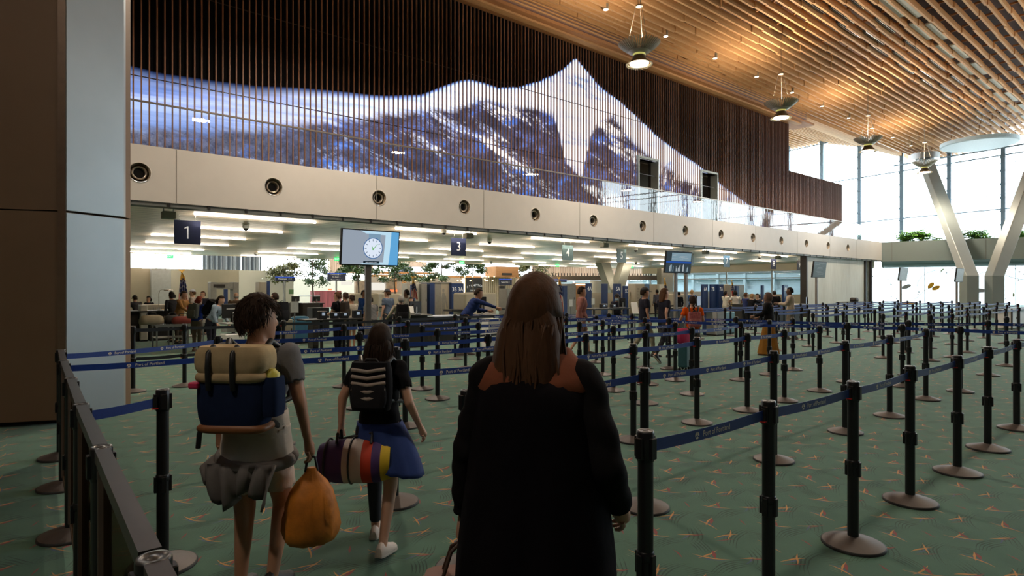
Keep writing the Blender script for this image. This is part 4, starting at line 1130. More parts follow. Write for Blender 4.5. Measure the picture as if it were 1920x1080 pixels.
# partitions and low counters behind
m = MB()
for px0, px1, pt, Y in ((1110, 1190, 549, 37), (1180, 1330, 547, 38.5), (1385, 1400, 551, 40)):
    upbox(m, px0, px1, pt, 600, Y, .12, z0=0)
struct(m.build('wall_low_partition', M_CREAM))
def xray(px0, px1, pt, Y, lb):
    a, b, v = span(px0, px1, Y); w = (b - a) / 2; h = hz(pt, Y)
    r = empty('baggage_scanner', ((a + b) / 2, v, 0), 0, lb, 'baggage scanner', 'baggage scanners')
    m = MB(); m.cbox(0, .5, .3 + (h - .3) / 2, 2 * w, 1.0, h - .3, .10); bd = m.build('housing', M_CREAM, r)
    m = MB(); m.cbox(0, .5, .60, 2 * w + 1.2, .7, .08, .01); m.build('conveyor', M_METALD, r)
    m = MB(); m.cbox(0, .5, .17, 2 * w * .9, .8, .34); m.build('base', M_EQG, r)
    m = MB(); m.cbox(-w * .6, -.01, h * .7, .14, .03, .14, .01); m.build('control_knob', mat('control_red', (.4, .03, .03), .4), bd)
xray(664, 712, 550, 30, 'cream baggage scanner behind the clock screen pole')
xray(717, 765, 551, 32.5, 'cream baggage scanner right of the clock screen pole')
xray(872, 932, 549, 27, 'cream baggage scanner right of the three A board')
xray(966, 1006, 548, 30, 'cream baggage scanner behind the head of the nearest traveller')
xray(1268, 1300, 551, 34, 'cream baggage scanner behind the orange shirt')
# flags
def flag(px, ptop, pft, pfb, Y, lb, s=1.0):
    u, v = wray(px, Y); zt = hz(ptop, Y); zf = hz(pft, Y); zb = hz(pfb, Y)
    r = empty('flag_on_pole', (u, v, 0), 0, lb, 'flag', 'flags on poles')
    m = MB(); m.tube([(0, 0, 0), (0, 0, zt - .12)], .02, 8); m.cur = 1; m.lathe([(.16, 0), (.16, .05), (.05, .09)], n=16); m.build('pole', [M_GOLD, M_METALD], r)
    m = MB(); m.ell((0, 0, zt - .08), (.035, .035, .035), 8, 6)
    m.loft([[(-.01, 0, zt - .06), (.01, 0, zt - .06), (.01, .01, zt - .02), (-.01, .01, zt - .02)], [(-.11, 0, zt + .01), (-.10, 0, zt + .0), (-.10, .01, zt + .05), (-.11, .01, zt + .05)]])
    m.loft([[(-.01, 0, zt - .06), (.01, 0, zt - .06), (.01, .01, zt - .02), (-.01, .01, zt - .02)], [(.11, 0, zt + .01), (.10, 0, zt + .0), (.10, .01, zt + .05), (.11, .01, zt + .05)]])
    m.build('eagle', M_GOLD, r)
    N, K = 46, 22; m = MB(); vs = []; H = zf - zb
    for i in range(K + 1):
        t_ = i / K; wd = .05 + .16 * t_ ** .7
        for j in range(N + 1):
            a = j / N; x = (a - .35) * wd * 2 * s; y = -.03 - .055 * math.sin(a * math.pi * 7 + t_ * 1.2) * (.3 + t_)
            vs.append((x, y, zf - H * t_ - .04 * math.sin(a * 9)))
    fs = []; ms = []
    for i in range(K):
        for j in range(N):
            fs.append((i * (N + 1) + j, i * (N + 1) + j + 1, (i + 1) * (N + 1) + j + 1, (i + 1) * (N + 1) + j))
            t_ = i / K
            if t_ < .10: c = 3
            elif t_ < .5: c = 0 if not ((i % 3 == 1) and (j % 4 == 1)) else 2
            else: c = 1 if (j // 3) % 2 == 0 else 2
            ms.append(c)
    b0 = len(m.f); m.add(vs, fs, True)
    for q, c in enumerate(ms): m.m[b0 + q] = c
    m.build('cloth', [mat('flag_navy', (.02, .03, .11), .8), mat('flag_red', (.42, .04, .04), .8), mat('flag_white', (.75, .72, .66), .8), M_GOLD], r)
flag(341, 507, 514, 585, 22, 'drooping flag with stars and an eagle finial on the far left')
flag(1048, 520, 526, 584, 30, 'drooping striped flag on a pole beside the plain blue board in the middle', 1.2)
flag(1246, 521, 528, 577, 33, 'drooping striped flag on a pole left of the two-pole screen', 1.1)
flag(1372, 525, 530, 560, 36, 'small drooping flag on a pole near the seven A board')
flag(774, 519, 527, 560, 27, 'flag with a gold fringe above the plain blue post board')

# ---- desks, monitors, tables ----
def table(px0, px1, pt, Y, depth, lb, legs='four', mm=M_BLACK, name='desk', h=None, dv=0):
    a, b, v = span(px0, px1, Y); w = (b - a) / 2; h = h or hz(pt, Y)
    r = empty(name, ((a + b) / 2, v + dv, 0), 0, lb, 'desk' if name == 'desk' else name.replace('_', ' '), 'checkpoint desks' if name == 'desk' else None)
    m = MB(); m.cbox(0, depth / 2, h - .018, 2 * w, depth, .036, .008); m.build('desk_top', mm, r)
    if legs == 'four':
        for x in (-w + .05, w - .05):
            for y in (.05, depth - .05):
                m = MB(); m.cbox(x, y, (h - .036) / 2, .04, .04, h - .036); m.build('leg', M_METALD, r)
    elif legs == 'panel':
        m = MB(); m.box(-w + .03, w - .03, depth * .3, depth - .03, 0, h - .036); m.build('cabinet', M_METALD, r)
    return r, w, h
def monitor(u, v, zb, w, h, yaw, lb, zbase, face=None, cat='monitor'):
    """screen on a stand; its glowing side looks along +y before the turn"""
    r = empty('monitor', (u, v, zbase), R(yaw), lb, cat, 'monitors on the checkpoint desks')
    z = zb - zbase
    m = MB(); m.cbox(0, 0, z + h / 2, w, .05, h, .012); m.cbox(0, -.03, z + h / 2, w * .5, .04, h * .5, .01); hs = m.build('housing', M_BLACK, r)
    m = MB(); m.quad((-w / 2 + .015, .027, z + .02), (w / 2 - .015, .027, z + .02), (w / 2 - .015, .027, z + h - .015), (-w / 2 + .015, .027, z + h - .015)); m.build('display', M_SCRN, hs)
    m = MB(); m.cbox(0, -.05, (z + h * .5) / 2, .05, .03, z + h * .5, .008); m.cbox(0, -.02, .012, w * .5, .2, .024, .008); m.build('stand', M_METALG, r)
    return r
# long desk at far left with lane-one gear
t1, w1, h1 = table(244, 282, 583, 17.5, .8, 'black desk at the extreme left beside the big column', 'panel')
cabinet(263, 277, 572, 17.6, 'beige upright cabinet beside the black desk at the far left', M_CREAM, .5)
t2, w2, h2 = table(282, 327, 582, 17.8, .7, 'black desk carrying the bent lamp and a conveyor housing', 'panel')
a, b, v = span(272, 326, 19.2); w = (b - a) / 2
r = empty('conveyor_housing', ((a + b) / 2, v + .1, 0), 0, 'pale ribbed conveyor housing on the lane-one counter', 'conveyor')
m = MB(); m.cbox(0, .3, .55, 2 * w, .6, 1.02, .04); bd = m.build('body', M_CREAM, r)
m = MB()
for k in range(14): m.box(-w + .08 + k * (2 * w / 14.5), -w + .10 + k * (2 * w / 14.5), -.012, 0, .75, .97)
m.build('ribs', M_EQG, bd)
m = MB(); m.cbox(.1, -.01, .86, .07, .03, .06); m.build('indicator', emis('indicator_amber', (1, .45, .05), 1.5), bd)
# bent lamp
u, v = wray(300, 17.95)
r = empty('desk_lamp', (u, v + .2, h2), 0, 'slender bent lamp with an oval head on the lane-one desk', 'lamp')
m = MB(); m.cyl((0, 0, 0), .08, .02, 14); m.tube([(0, 0, 0), (0, 0, .50), (.03, 0, .60), (.10, 0, .63), (.20, 0, .62)], .010, 6); m.build('arm', M_METALG, r)
m = MB(); m.lathe([(.10, .0), (.14, .012), (.13, .03), (0, .05)], n=20); m.M = Matrix(); o = m.build('lamp_head', M_SILVER, r, (.26, 0, .585)); o.scale = (1, .8, 1)
# roller table with bags
a, b, v = span(292, 384, 15.6); w = (b - a) / 2; hh = hz(608, 15.6)
r = empty('roller_table', ((a + b) / 2, v, 0), 0, 'steel roller table with bags in front of the lane-one scanner', 'roller table')
m = MB()
for k in range(17): m.tube([(-w + .06 + k * (2 * w - .12) / 16, .05, hh - .02), (-w + .06 + k * (2 * w - .12) / 16, .65, hh - .02)], .02, 8)
m.build('rollers', M_SILVER, r)
m = MB(); m.box(-w, w, .0, .03, hh - .06, hh + .01); m.box(-w, w, .67, .70, hh - .06, hh + .01); m.box(-w, w, .05, .65, .28, .30); m.build('frame', M_METALG, r)
for x in (-w + .03, -w * .3, w * .3, w - .03):
    for y in (.03, .67):
        m = MB(); m.cbox(x, y, hh / 2 - .03, .035, .035, hh - .06); m.build('leg', M_METALG, r)
tz = hh + .004; tx = (a + b) / 2
def bag(name, u, v, z, sx, sy, sz, mm, lb, rz=0, handle=True, cat='bag'):
    r = empty(name, (u, v, z), rz, lb, cat)
    m = MB(); rings = []
    for i, (f, q) in enumerate(((0, .86), (.12, 1), (.55, 1.0), (.85, .9), (1, .62))):
        ring = []
        for k in range(20):
            an = 2 * math.pi * k / 20; c, s_ = math.cos(an), math.sin(an); e = .55
            ring.append((math.copysign(abs(c) ** e, c) * sx / 2 * q * (1 + .03 * math.sin(k * 5 + i)), math.copysign(abs(s_) ** e, s_) * sy / 2 * q, f * sz))
        rings.append(ring)
    m.loft(rings, smooth=True); m.build('body', mm, r)
    if handle:
        m = MB(); m.tube([(-sx * .2, 0, sz * .97), (-sx * .16, 0, sz + .07), (sx * .16, 0, sz + .07), (sx * .2, 0, sz * .97)], .012, 6); m.build('handle', M_BLACK, r)
    return r
bag('duffel_bag', tx - .62, v + .35, tz, .55, .38, .24, mat('canvas_beige', (.42, .36, .26), .8), 'beige soft bag on the left of the roller table')
bag('soft_bag', tx - .12, v + .45, tz, .40, .34, .22, mat('fabric_dark_grey', (.05, .05, .055), .8), 'dark soft bag on the roller table behind the red case')
bag('red_suitcase', tx + .08, v + .16, tz, .52, .24, .20, mat('case_red', (.28, .05, .04), .5), 'small dark red suitcase lying on the roller table', cat='suitcase')
def tray(u, v, z, lb): 
    r = empty('grey_tray', (u, v, z), .1, lb, 'tray'); m = MB(); m.box(-.3, .3, -.2, .2, 0, .012)
    for x0, x1, y0, y1 in ((-.3, -.285, -.2, .2), (.285, .3, -.2, .2), (-.3, .3, -.2, -.185), (-.3, .3, .185, .2)): m.box(x0, x1, y0, y1, .01, .09)
    m.build('body', mat('tray_grey', (.45, .44, .40), .6), r)
tray(tx + .75, v + .36, tz, 'pale grey tray at the right end of the roller table')
# monitor kiosk at lane one
u, v = wray(436, 13.2)
r = empty('document_kiosk', (u, v, 0), R(8), 'black monitor on an arm above a white document reader, near the denim jacket', 'kiosk')
m = MB(); m.cbox(0, 0, hz(583, 13.2), .46, .05, .32, .015); hs = m.build('monitor_back', M_BLACK, r)
m = MB(); m.box(-.14, .14, -.032, -.026, hz(583, 13.2) + .04, hz(583, 13.2) + .055); m.build('label_strip', M_PAPER, hs)
m = MB(); m.cbox(.02, -.05, hz(600, 13.2), .07, .06, .36, .02); m.build('arm', M_METALG, r)
m = MB(); m.cbox(.05, .05, hz(618, 13.2), .44, .34, .10, .02); m.cbox(.05, .02, hz(612, 13.2) + .07, .5, .38, .03, .01); m.build('tray_top', M_EQG, r)
m = MB(); m.cbox(.0, .02, hz(634, 13.2), .42, .34, .20, .03); m.build('document_reader', M_WHITE, r)
m = MB(); m.cbox(.05, .1, .2, .30, .25, .4, .02); m.build('pedestal', M_METALD, r)
# blue cabinets and black kiosk table
a, b, v = span(538, 583, 17)
cabinet(536, 549, 599, 16.6, 'beige cabinet left of the bright blue cabinet', M_CREAM, .5)
cabinet(549, 584, 600, 17.0, 'bright blue cabinet beside the black kiosk table', M_BLUEC, .5)
bag('glove_box', *wray(562, 17.2), hz(600, 17.0) + .0, .5, .22, .10, M_BLUEC, 'blue glove pack lying on the bright blue cabinet', handle=False, cat='gloves')
cabinet(587, 598, 606, 15.5, 'dark cabinet standing behind the black kiosk table', M_METALD, .4)
r, w, h = table(574, 682, 598, 12.6, .55, 'long black kiosk table on two posts with round feet', None)
for x in (-w * .32, w * .62):
    m = MB(); m.cyl((x, .27, .02), .035, h - .05, 12); m.lathe([(.22, 0), (.22, .015), (.05, .04)], c=(x, .27, 0), n=22); m.build('leg', M_METALD, r)
tw = r.location.copy()
def device(px, Y, zb, w, h, lb, v_off=0.15):
    v = wray(628 if px < 900 else 1148, Y)[1]; u = u_at(px, v + v_off); r = empty('card_terminal', (u, v + v_off, zb), R(5), lb, 'terminal', 'terminals on the black kiosk table')
    m = MB(); m.cbox(0, 0, h / 2, w, .12, h, .015); bd = m.build('body', M_BLACK, r)
    m = MB(); m.box(-w * .18, w * .18, -.068, -.061, h * .45, h * .8); m.build('label_plate', M_SCRN, bd)
zt = h
device(604, 12.6, zt, .18, .17, 'black terminal at the left end of the kiosk table')
device(627, 12.6, zt, .16, .14, 'black terminal with a small lit label, second on the kiosk table')
device(645, 12.6, zt, .17, .14, 'black terminal third on the kiosk table')
device(669, 12.6, zt, .19, .17, 'black terminal at the right end of the kiosk table')
cabinet(586, 618, 577, 19.5, 'black boxy cabinet behind the woman with glasses', M_BLACK, .5)
cabinet(568, 600, 568, 25, 'dark long console far behind the bright blue cabinet', M_METALD, .6)
# laptop-like monitors further back
for px, py0, py1, Y, lb in ((480, 556, 566, 24, 'small lit monitor at the left behind the shaved head'), (558, 556, 564, 25, 'small pale monitor above the dark console'), (597, 559, 566, 26, 'small grey monitor right of the pale one')):
    u, v = wray(px, Y); r_, w_, h_ = table(px - 12, px + 12, 568, Y, .5, 'small dark stand under the ' + lb, 'panel', name='stand'); monitor(u, v + .25, h_ + .06, .34, .22, 0, lb, h_)
# clipboard sign
def clip(px, pt, Y, lb):
    u, v = wray(px, Y); r = empty('notice_stand', (u, v, 0), R(5), lb, 'notice', 'white notice stands'); z = hz(pt, Y)
    m = MB(); m.cyl((0, 0, 0), .02, z - .3, 8); m.lathe([(.15, 0), (.15, .02), (.03, .04)], n=16); m.build('post', M_METALG, r)
    m = MB(); m.cbox(0, 0, z - .15, .24, .02, .32, .005); bd = m.build('frame', M_EQG, r); m = MB(); m.box(-.105, .105, -.013, -.0105, z - .29, z - .01); m.build('sheet', M_PAPER, bd)
clip(552, 566, 16.5, 'white notice sheet on a stand left of the bright blue cabinet')
clip(1070, 561, 24, 'white notice sheet in a frame right of the middle flag')
clip(1112, 559, 27, 'white notice sheet under the four A board')
# centre desks
r, w, h = table(762, 812, 590, 15.6, .8, 'dark desk with the big black monitor and a document reader', 'panel')
u, v = wray(791, 15.7); monitor(u, v + .35, h + .05, .40, .30, 10, 'big black monitor with a handle facing the staff, centre left', h)
u, v = wray(792, 15.0)
r = empty('document_reader', (u, v + .55, h), R(-10), 'white tilted document reader before the big black monitor', 'reader')
m = MB(); m.cbox(0, 0, .03, .16, .18, .06, .01); m.build('base', M_EQG, r)
m = MB(); m.M = Matrix.Translation((0, 0, .13)) @ Matrix.Rotation(R(-20), 4, 'X'); m.cbox(0, 0, 0, .12, .03, .20, .01); m.build('head', M_WHITE, r)
r, w, h = table(815, 868, 592, 17.5, .7, 'pale counter with a blue edge below the three A board', 'panel', mat('counter_blue_white', (.40, .45, .55), .5))
r, w, h = table(896, 962, 592, 15.2, .8, 'dark desk in front of the leaning officer', 'four', M_METALD)
u, v = wray(918, 15.4); monitor(u, v + .35, h + .04, .26, .44, -15, 'tall dark monitor the officer leans towards', h)
u, v = wray(932, 15.2)
r = empty('inclined_reader', (u, v + .4, h), R(-30), 'slanted grey reader arm beside the tall dark monitor', 'reader')
m = MB(); m.M = Matrix.Rotation(R(-18), 4, 'X'); m.cbox(0, 0, .16, .16, .04, .32, .015); m.build('arm', M_EQG, r); m = MB(); m.cbox(0, 0, .015, .2, .2, .03, .01); m.build('base', M_EQG, r)
u, v = wray(927, 14.6); cabinet(916, 938, 598, 14.6, 'small white box under the edge of the officer desk', M_WHITE, .3)
# lane five podium
r, w, h = table(1114, 1182, 578, 17.5, .7, 'black high desk of the masked officer', 'four')
zt = h
u, v = wray(1181, 17.6); monitor(u, v + .3, zt + .04, .22, .26, -20, 'upright monitor on the masked officer desk', zt)
device(1130, 17.5, zt, .20, .12, 'black document scanner at the left of the masked officer desk', .3)
device(1149, 17.5, zt, .18, .10, 'black card terminal in front of the masked officer', .45)
bag('hand_bag', *wray(1133, 18.0), zt, .22, .14, .13, M_BLACK, 'small black bag on the masked officer desk', handle=False)
u, v = wray(1190, 17.3)
r = empty('slanted_reader', (u, v, 0), R(-25), 'slanted white reader on a slim stand right of the masked officer', 'reader')
m = MB(); m.cyl((0, 0, 0), .03, .85, 10); m.lathe([(.2, 0), (.2, .02), (.04, .05)], n=18); m.build('stand', M_METALG, r)
m = MB(); m.M = Matrix.Translation((0, 0, 1.0)) @ Matrix.Rotation(R(-22), 4, 'X'); m.cbox(0, 0, 0, .20, .05, .36, .015); m.build('head', M_WHITE, r)
# lane six and seven desks
r, w, h = table(1262, 1296, 577, 21, .7, 'dark counter behind the orange shirt', 'panel', M_METALD)
r, w, h = table(1296, 1345, 580, 19.5, .7, 'black rail desk right of the orange shirt', 'four')
u, v = wray(1324, 19.7)
monitor(u, v + .3, h + .10, .26, .34, 185, 'lit white monitor on the desk under the six A board', h)
cabinet(1344, 1360, 582, 19.8, 'pale grey cabinet in front of the seven A board', M_EQG, .4)
cabinet(1358, 1378, 585, 20.5, 'pale blue glassy cabinet beside the two men in white shirts', mat('cabinet_pale_blue', (.25, .50, .62), .3), .4)
u, v = wray(1284, 20.9); bag('blue_chair', u, v - 1.0, 0, .45, .45, .9, M_BLUEP, 'blue chair back behind the orange shirt', handle=False, cat='chair')
r, w, h = table(1400, 1442, 570, 25, .7, 'dark desk with staff in black near the right flag', 'panel')
r, w, h = table(1440, 1512, 571, 27, .7, 'long pale counter before the side glass', 'panel', M_WHITE)
r, w, h = table(1515, 1568, 572, 28, .7, 'low desk before the white grained wall', 'four', M_METALD)
u, v = wray(1525, 28.2); monitor(u, v + .3, h + .04, .34, .34, 30, 'small black monitor beside the white grained wall', h)
r, w, h = table(1590, 1622, 566, 31, .6, 'small dark table with a hooded device at the end of the white wall', 'four', M_METALD)
u, v = wray(1613, 31.2); bag('hooded_device', u, v + .3, h, .5, .35, .22, M_METALD, 'hooded dark device on the small table by the white wall', handle=False, cat='device')
# white framed counter at the right edge
a, b, v = span(1896, 1990, 25.5)
r = empty('white_counter', (a, v, 0), 0, 'white counter with a black top rail at the right edge', 'counter')
m = MB(); m.box(0, b - a, 0, .5, .05, hz(577, 25.5) - .04); m.build('body', M_WHITE, r); m = MB(); m.box(-.06, b - a, -.05, .55, hz(577, 25.5) - .04, hz(577, 25.5)); m.box(-.06, 0, -.05, .0, 0, .8); m.build('rail', M_METALD, r)
# ================= back hall beyond the checkpoint =================
M_PEACH = wood('peach_slat_wall', (.50, .33, .22), (.68, .50, .36), (3.5, 3.5, .12), False, .6)
M_ORWOOD = wood('orange_timber', (.45, .18, .05), (.62, .28, .09), (.4, 5, 5), False, .5)
def back(px0, px1, pt, pb, Y, depth, mm, name, kind=True, parent=None):
    m = MB(); upbox(m, px0, px1, pt, pb, Y, depth); o = m.build(name, mm, parent)
    if kind and parent is None: struct(o)
    return o
m = MB(); a, b, v = span(618, 700, 55)
m.box(a, b, v, v + .4, 3.0, 9); 
a2, b2, v2 = span(740, 800, 55); m.box(a2, b2, v2, v2 + .4, 3.6, 9)
for k in range(26): m.box(a + k * (b - a) / 26, a + k * (b - a) / 26 + .06, v - .06, v, 3.0, 9)
struct(m.build('wall_back_peach', M_PEACH))
m = MB()
upbox(m, 690, 1010, 517, 521, 52, .5); upbox(m, 716, 820, 510, 514, 51, .4); upbox(m, 740, 744, 520, 575, 50, .3); upbox(m, 757, 762, 520, 575, 50, .3)
struct(m.build('trim_4', M_ORWOOD))
m = MB(); upbox(m, 690, 1000, 521, 565, 54, .3, z0=0)
struct(m.build('wall_back_shops', mat('shop_beige', (.42, .32, .22), .6)))
m = MB(); upbox(m, 905, 968, 520, 560, 51, .3, z0=0)
a, b, v = span(905, 968, 51)
for k in range(18): m.box(a + k * (b - a) / 18, a + k * (b - a) / 18 + .10, v - .08, v, 0, hz(520, 51))
struct(m.build('wall_back_planks', mat('plank_cream', (.52, .42, .30), .6)))
m = MB(); upbox(m, 930, 972, 500, 519, 50, 1.5); struct(m.build('wall_timber_box', M_TRIMW))
m = MB(); upbox(m, 942, 960, 512, 516, 49.9, .05); struct(m.build('trim_5', M_METALD))
m = MB(); upbox(m, 745, 772, 500, 516, 53, .3); struct(m.build('wall_blue_grey', mat('blue_grey_panel', (.13, .16, .22), .5)))
# bright string of warm lights along the shop front
m = MB(); rg = random.Random(9)
for k in range(26):
    px = rg.uniform(700, 935); py = rg.choice((518.5, 519, 524, 526)); u, v = wray(px, 45.5); m.ell((u, v, hz(py, 45.5)), (.07, .07, .06), 6, 4)
a, b, v = span(868, 872, 45.6); m.box(a, b, v, v + .05, hz(548, 45.6), hz(522, 45.6))
o = m.build('festoon_lights', emis('warm_bulbs', (1, .75, .35), 4)); tag(o, 'string of warm shop lights below the timber beam in the back hall', 'string lights')
# coffee shop sign
a, b, v = span(873, 911.5, 49.5); w = (b - a) / 2
r = empty('shop_sign', ((a + b) / 2, v, 0), 0, 'dark square coffee shop sign with white arched lettering', 'sign')
zt, zb_ = hz(521, 49.5), hz(548, 49.5)
m = MB(); m.box(-w, w, 0, .08, zb_, zt); m.box(-w, -w + .06, .01, .07, 0, zb_); m.box(w - .06, w, .01, .07, 0, zb_); pb = m.build('board', mat('sign_black', (.02, .02, .022), .5), r)
m = MB(); W_ = 'STUMPTOWN'
for k, ch in enumerate(W_):
    f_ = (k - (len(W_) - 1) / 2) / ((len(W_) - 1) / 2)
    m.text(ch, .25, vert_frame((f_ * w * .82, -.006, zb_ + .58 - .15 * f_ * f_), (1, 0, -.25 * f_)) )
m.text('COFFEE ROASTERS', .15, vert_frame((0, -.006, zb_ + .14), (1, 0, 0)))
m.build('lettering', M_SIGNW, pb)
# direction signs
def dsign(px0, px1, pt, pb, Y, lines, lb, post=None):
    a, b, v = span(px0, px1, Y); w = (b - a) / 2; zt, zb_ = hz(pt, Y), hz(pb, Y)
    r = empty('direction_sign', ((a + b) / 2, v, 0), 0, lb, 'sign', 'navy direction signs')
    m = MB(); m.box(-w, w, -.04, .04, zb_, zt); bd = m.build('board', M_NAVY, r)
    m = MB(); m.box(-w, w, -.045, .045, zt - .03, zt); m.build('top_stripe', emis('sign_blue_edge', (.05, .15, .8), 1), bd)
    m = MB(); n = len(lines); hh = (zt - zb_) / n
    for k, t_ in enumerate(lines):
        m.text(t_, min(hh * .62, 2 * w / len(t_) * 1.6), vert_frame((-w * .05, -.045, zt - hh * (k + .5)), (1, 0, 0)))
    m.build('lettering', M_SIGNW, bd)
    m = MB(); m.cbox(post if post is not None else 0, .06, zb_ / 2 + .1, .10, .06, zb_ + .2); m.build('post', M_METALG, r)
dsign(614, 648, 512, 527, 38, ['Concourse D E  >', 'Pet Relief  >', 'Baggage Claim  >'], 'navy direction sign with three white lines left of the clock screen')
dsign(516, 553, 519, 527, 34, ['Passenger  > >'], 'low navy direction sign against the cream wall behind the first tree')
dsign(936, 959, 523, 535, 38, ['Baggage Claim  >'], 'small navy direction sign near the coffee shop, right side')
dsign(1025, 1062, 524, 529, 40, ['Baggage Claim'], 'long thin navy direction sign behind the middle flag')
# small green notice on the partition
u, v = wray(546, 33); m = MB(); m.box(-.13, .13, -.02, 0, -.13, .13); o = m.build('wall_notice', mat('notice_green', (.10, .22, .10), .6), None, (u, v, hz(547, 33))); tag(o, 'small green notice on the cream partition by the first tree', 'notice')
# red shop and bits left of centre
m = MB(); upbox(m, 590, 640, 545, 562, 50, 1.0, z0=0); struct(m.build('wall_red_shop', mat('shop_red', (.24, .05, .05), .6, var=.5, scale=2, stretch=(3, 1, .3))))
m = MB(); upbox(m, 563, 600, 556, 560, 49, .4, z0=1.0); struct(m.build('trim_6', M_METALG))
m = MB(); upbox(m, 667, 690, 527, 549, 48, .3, z0=0); upbox(m, 726, 740, 522, 560, 48, .3, z0=0); struct(m.build('wall_mural', mat('mural_brown', (.28, .18, .10), .6, var=.5, scale=3)))
m = MB(); upbox(m, 640, 660, 528, 534, 47, .1); upbox(m, 695, 735, 530, 544, 48, .1); struct(m.build('wall_lit_menu', emis('menu_light', (.9, .85, .75), 1.0)))
# reddish glow lamps
m = MB(); upbox(m, 728, 745, 543, 547, 47, .1); upbox(m, 616, 622, 541.5, 544, 47, .1); struct(m.build('trim_7', emis('red_glow', (1, .15, .05), 2)))
# window bands and slatted balcony to the right
m = MB(); a, b, v = span(1000, 1240, 58)
for k in range(60): m.box(a + k * (b - a) / 60, a + k * (b - a) / 60 + .22, v, v + .2, hz(524, 58), 7)
m.box(a, b, v + .3, v + .4, 3.6, 4.2)
struct(m.build('wall_slatted_window', M_PEACH))
m = MB(); p0 = wray(1035, 50); p1 = wray(1240, 52)
m.bar((p0[0], p0[1], hz(522, 50)), (p1[0], p1[1], hz(520.5, 52)), .5, .38); struct(m.build('trim_8', mat('brown_beam', (.16, .12, .10), .6)))
m = MB()
for k in range(40):
    f_ = k / 39; x = p0[0] + (p1[0] - p0[0]) * f_; y = p0[1] + (p1[1] - p0[1]) * f_; m.cbox(x, y - .1, hz(519, 51), .05, .05, .6)
struct(m.build('trim_9', M_METALD))
m = MB(); upbox(m, 1240, 1262, 503, 600, 46, .4, z0=0); struct(m.build('wall_grey_end', mat('end_grey', (.28, .26, .22), .6)))
m = MB(); upbox(m, 1078, 1101, 531, 560, 44, .3, z0=0); struct(m.build('wall_orange', M_ORWOOD))
m = MB(); upbox(m, 1080, 1100, 532.5, 534.5, 43.9, .05); struct(m.build('trim_10', emis('cove_light', (1, .85, .6), 2.5)))
m = MB(); u, v = wray(1118, 46); m.cyl((u, v, 0), .5, hz(526, 46), 28); struct(m.build('column_white_round', M_WHITE))
m = MB(); upbox(m, 1050, 1240, 540, 600, 56, .3, z0=0); struct(m.build('wall_back_low', M_WHITE))
# forked pillar of the back hall
m = MB()
for s_ in (-1, 1):
    u, v = wray(1152 + s_ * 5, 42); u2, v2 = wray(1151 + s_ * 22, 44)
    rings = []
    for (x, y, z, h_) in ((u, v, 0, .42), (u, v, 1.5, .42), (u2, v2, 3.6, .48), (u2 + s_ * 1.5, v2, 7, .5)):
        rings.append([(x - h_, y - .3, z), (x + h_, y - .3, z), (x + h_, y + .3, z), (x - h_, y + .3, z)])
    m.loft(rings, smooth=False)
struct(m.build('column_forked_back', M_COLM))
# wavy grey curtain seen over the left partition, with frames
m = MB(); a, b, v = span(380, 490, 50); n = 60; vs = []
for k in range(n + 1):
    x = a + (b - a) * k / n; y = v + .25 * math.sin(k * 1.3) + .1 * math.sin(k * 3.1)
    vs += [(x, y, 2.0), (x, y, 9)]
m.add(vs, [(2 * k, 2 * k + 2, 2 * k + 3, 2 * k + 1) for k in range(n)], True); struct(m.build('wall_grey_screen', mat('grey_metal_curtain', (.30, .31, .32), .3, .6)))
m = MB(); upbox(m, 240, 266, 470, 560, 48, .3); a = wray(300, 46); b = wray(285, 46); m.bar((a[0], a[1], 2), (b[0] , b[1], 7), .5, .2); a = wray(352, 47); m.bar((a[0], a[1], 2), (a[0] + 2, a[1], 8), .4, .2)
for px in (452, 310): 
    u, v = wray(px, 47); m.cyl((u, v, 0), .05, 9, 6)
struct(m.build('trim_11', M_WHITE))
m = MB(); m.box(-14, 62, 61.5, 62, 0, 2.6); struct(m.build('wall_back', M_WALLC))
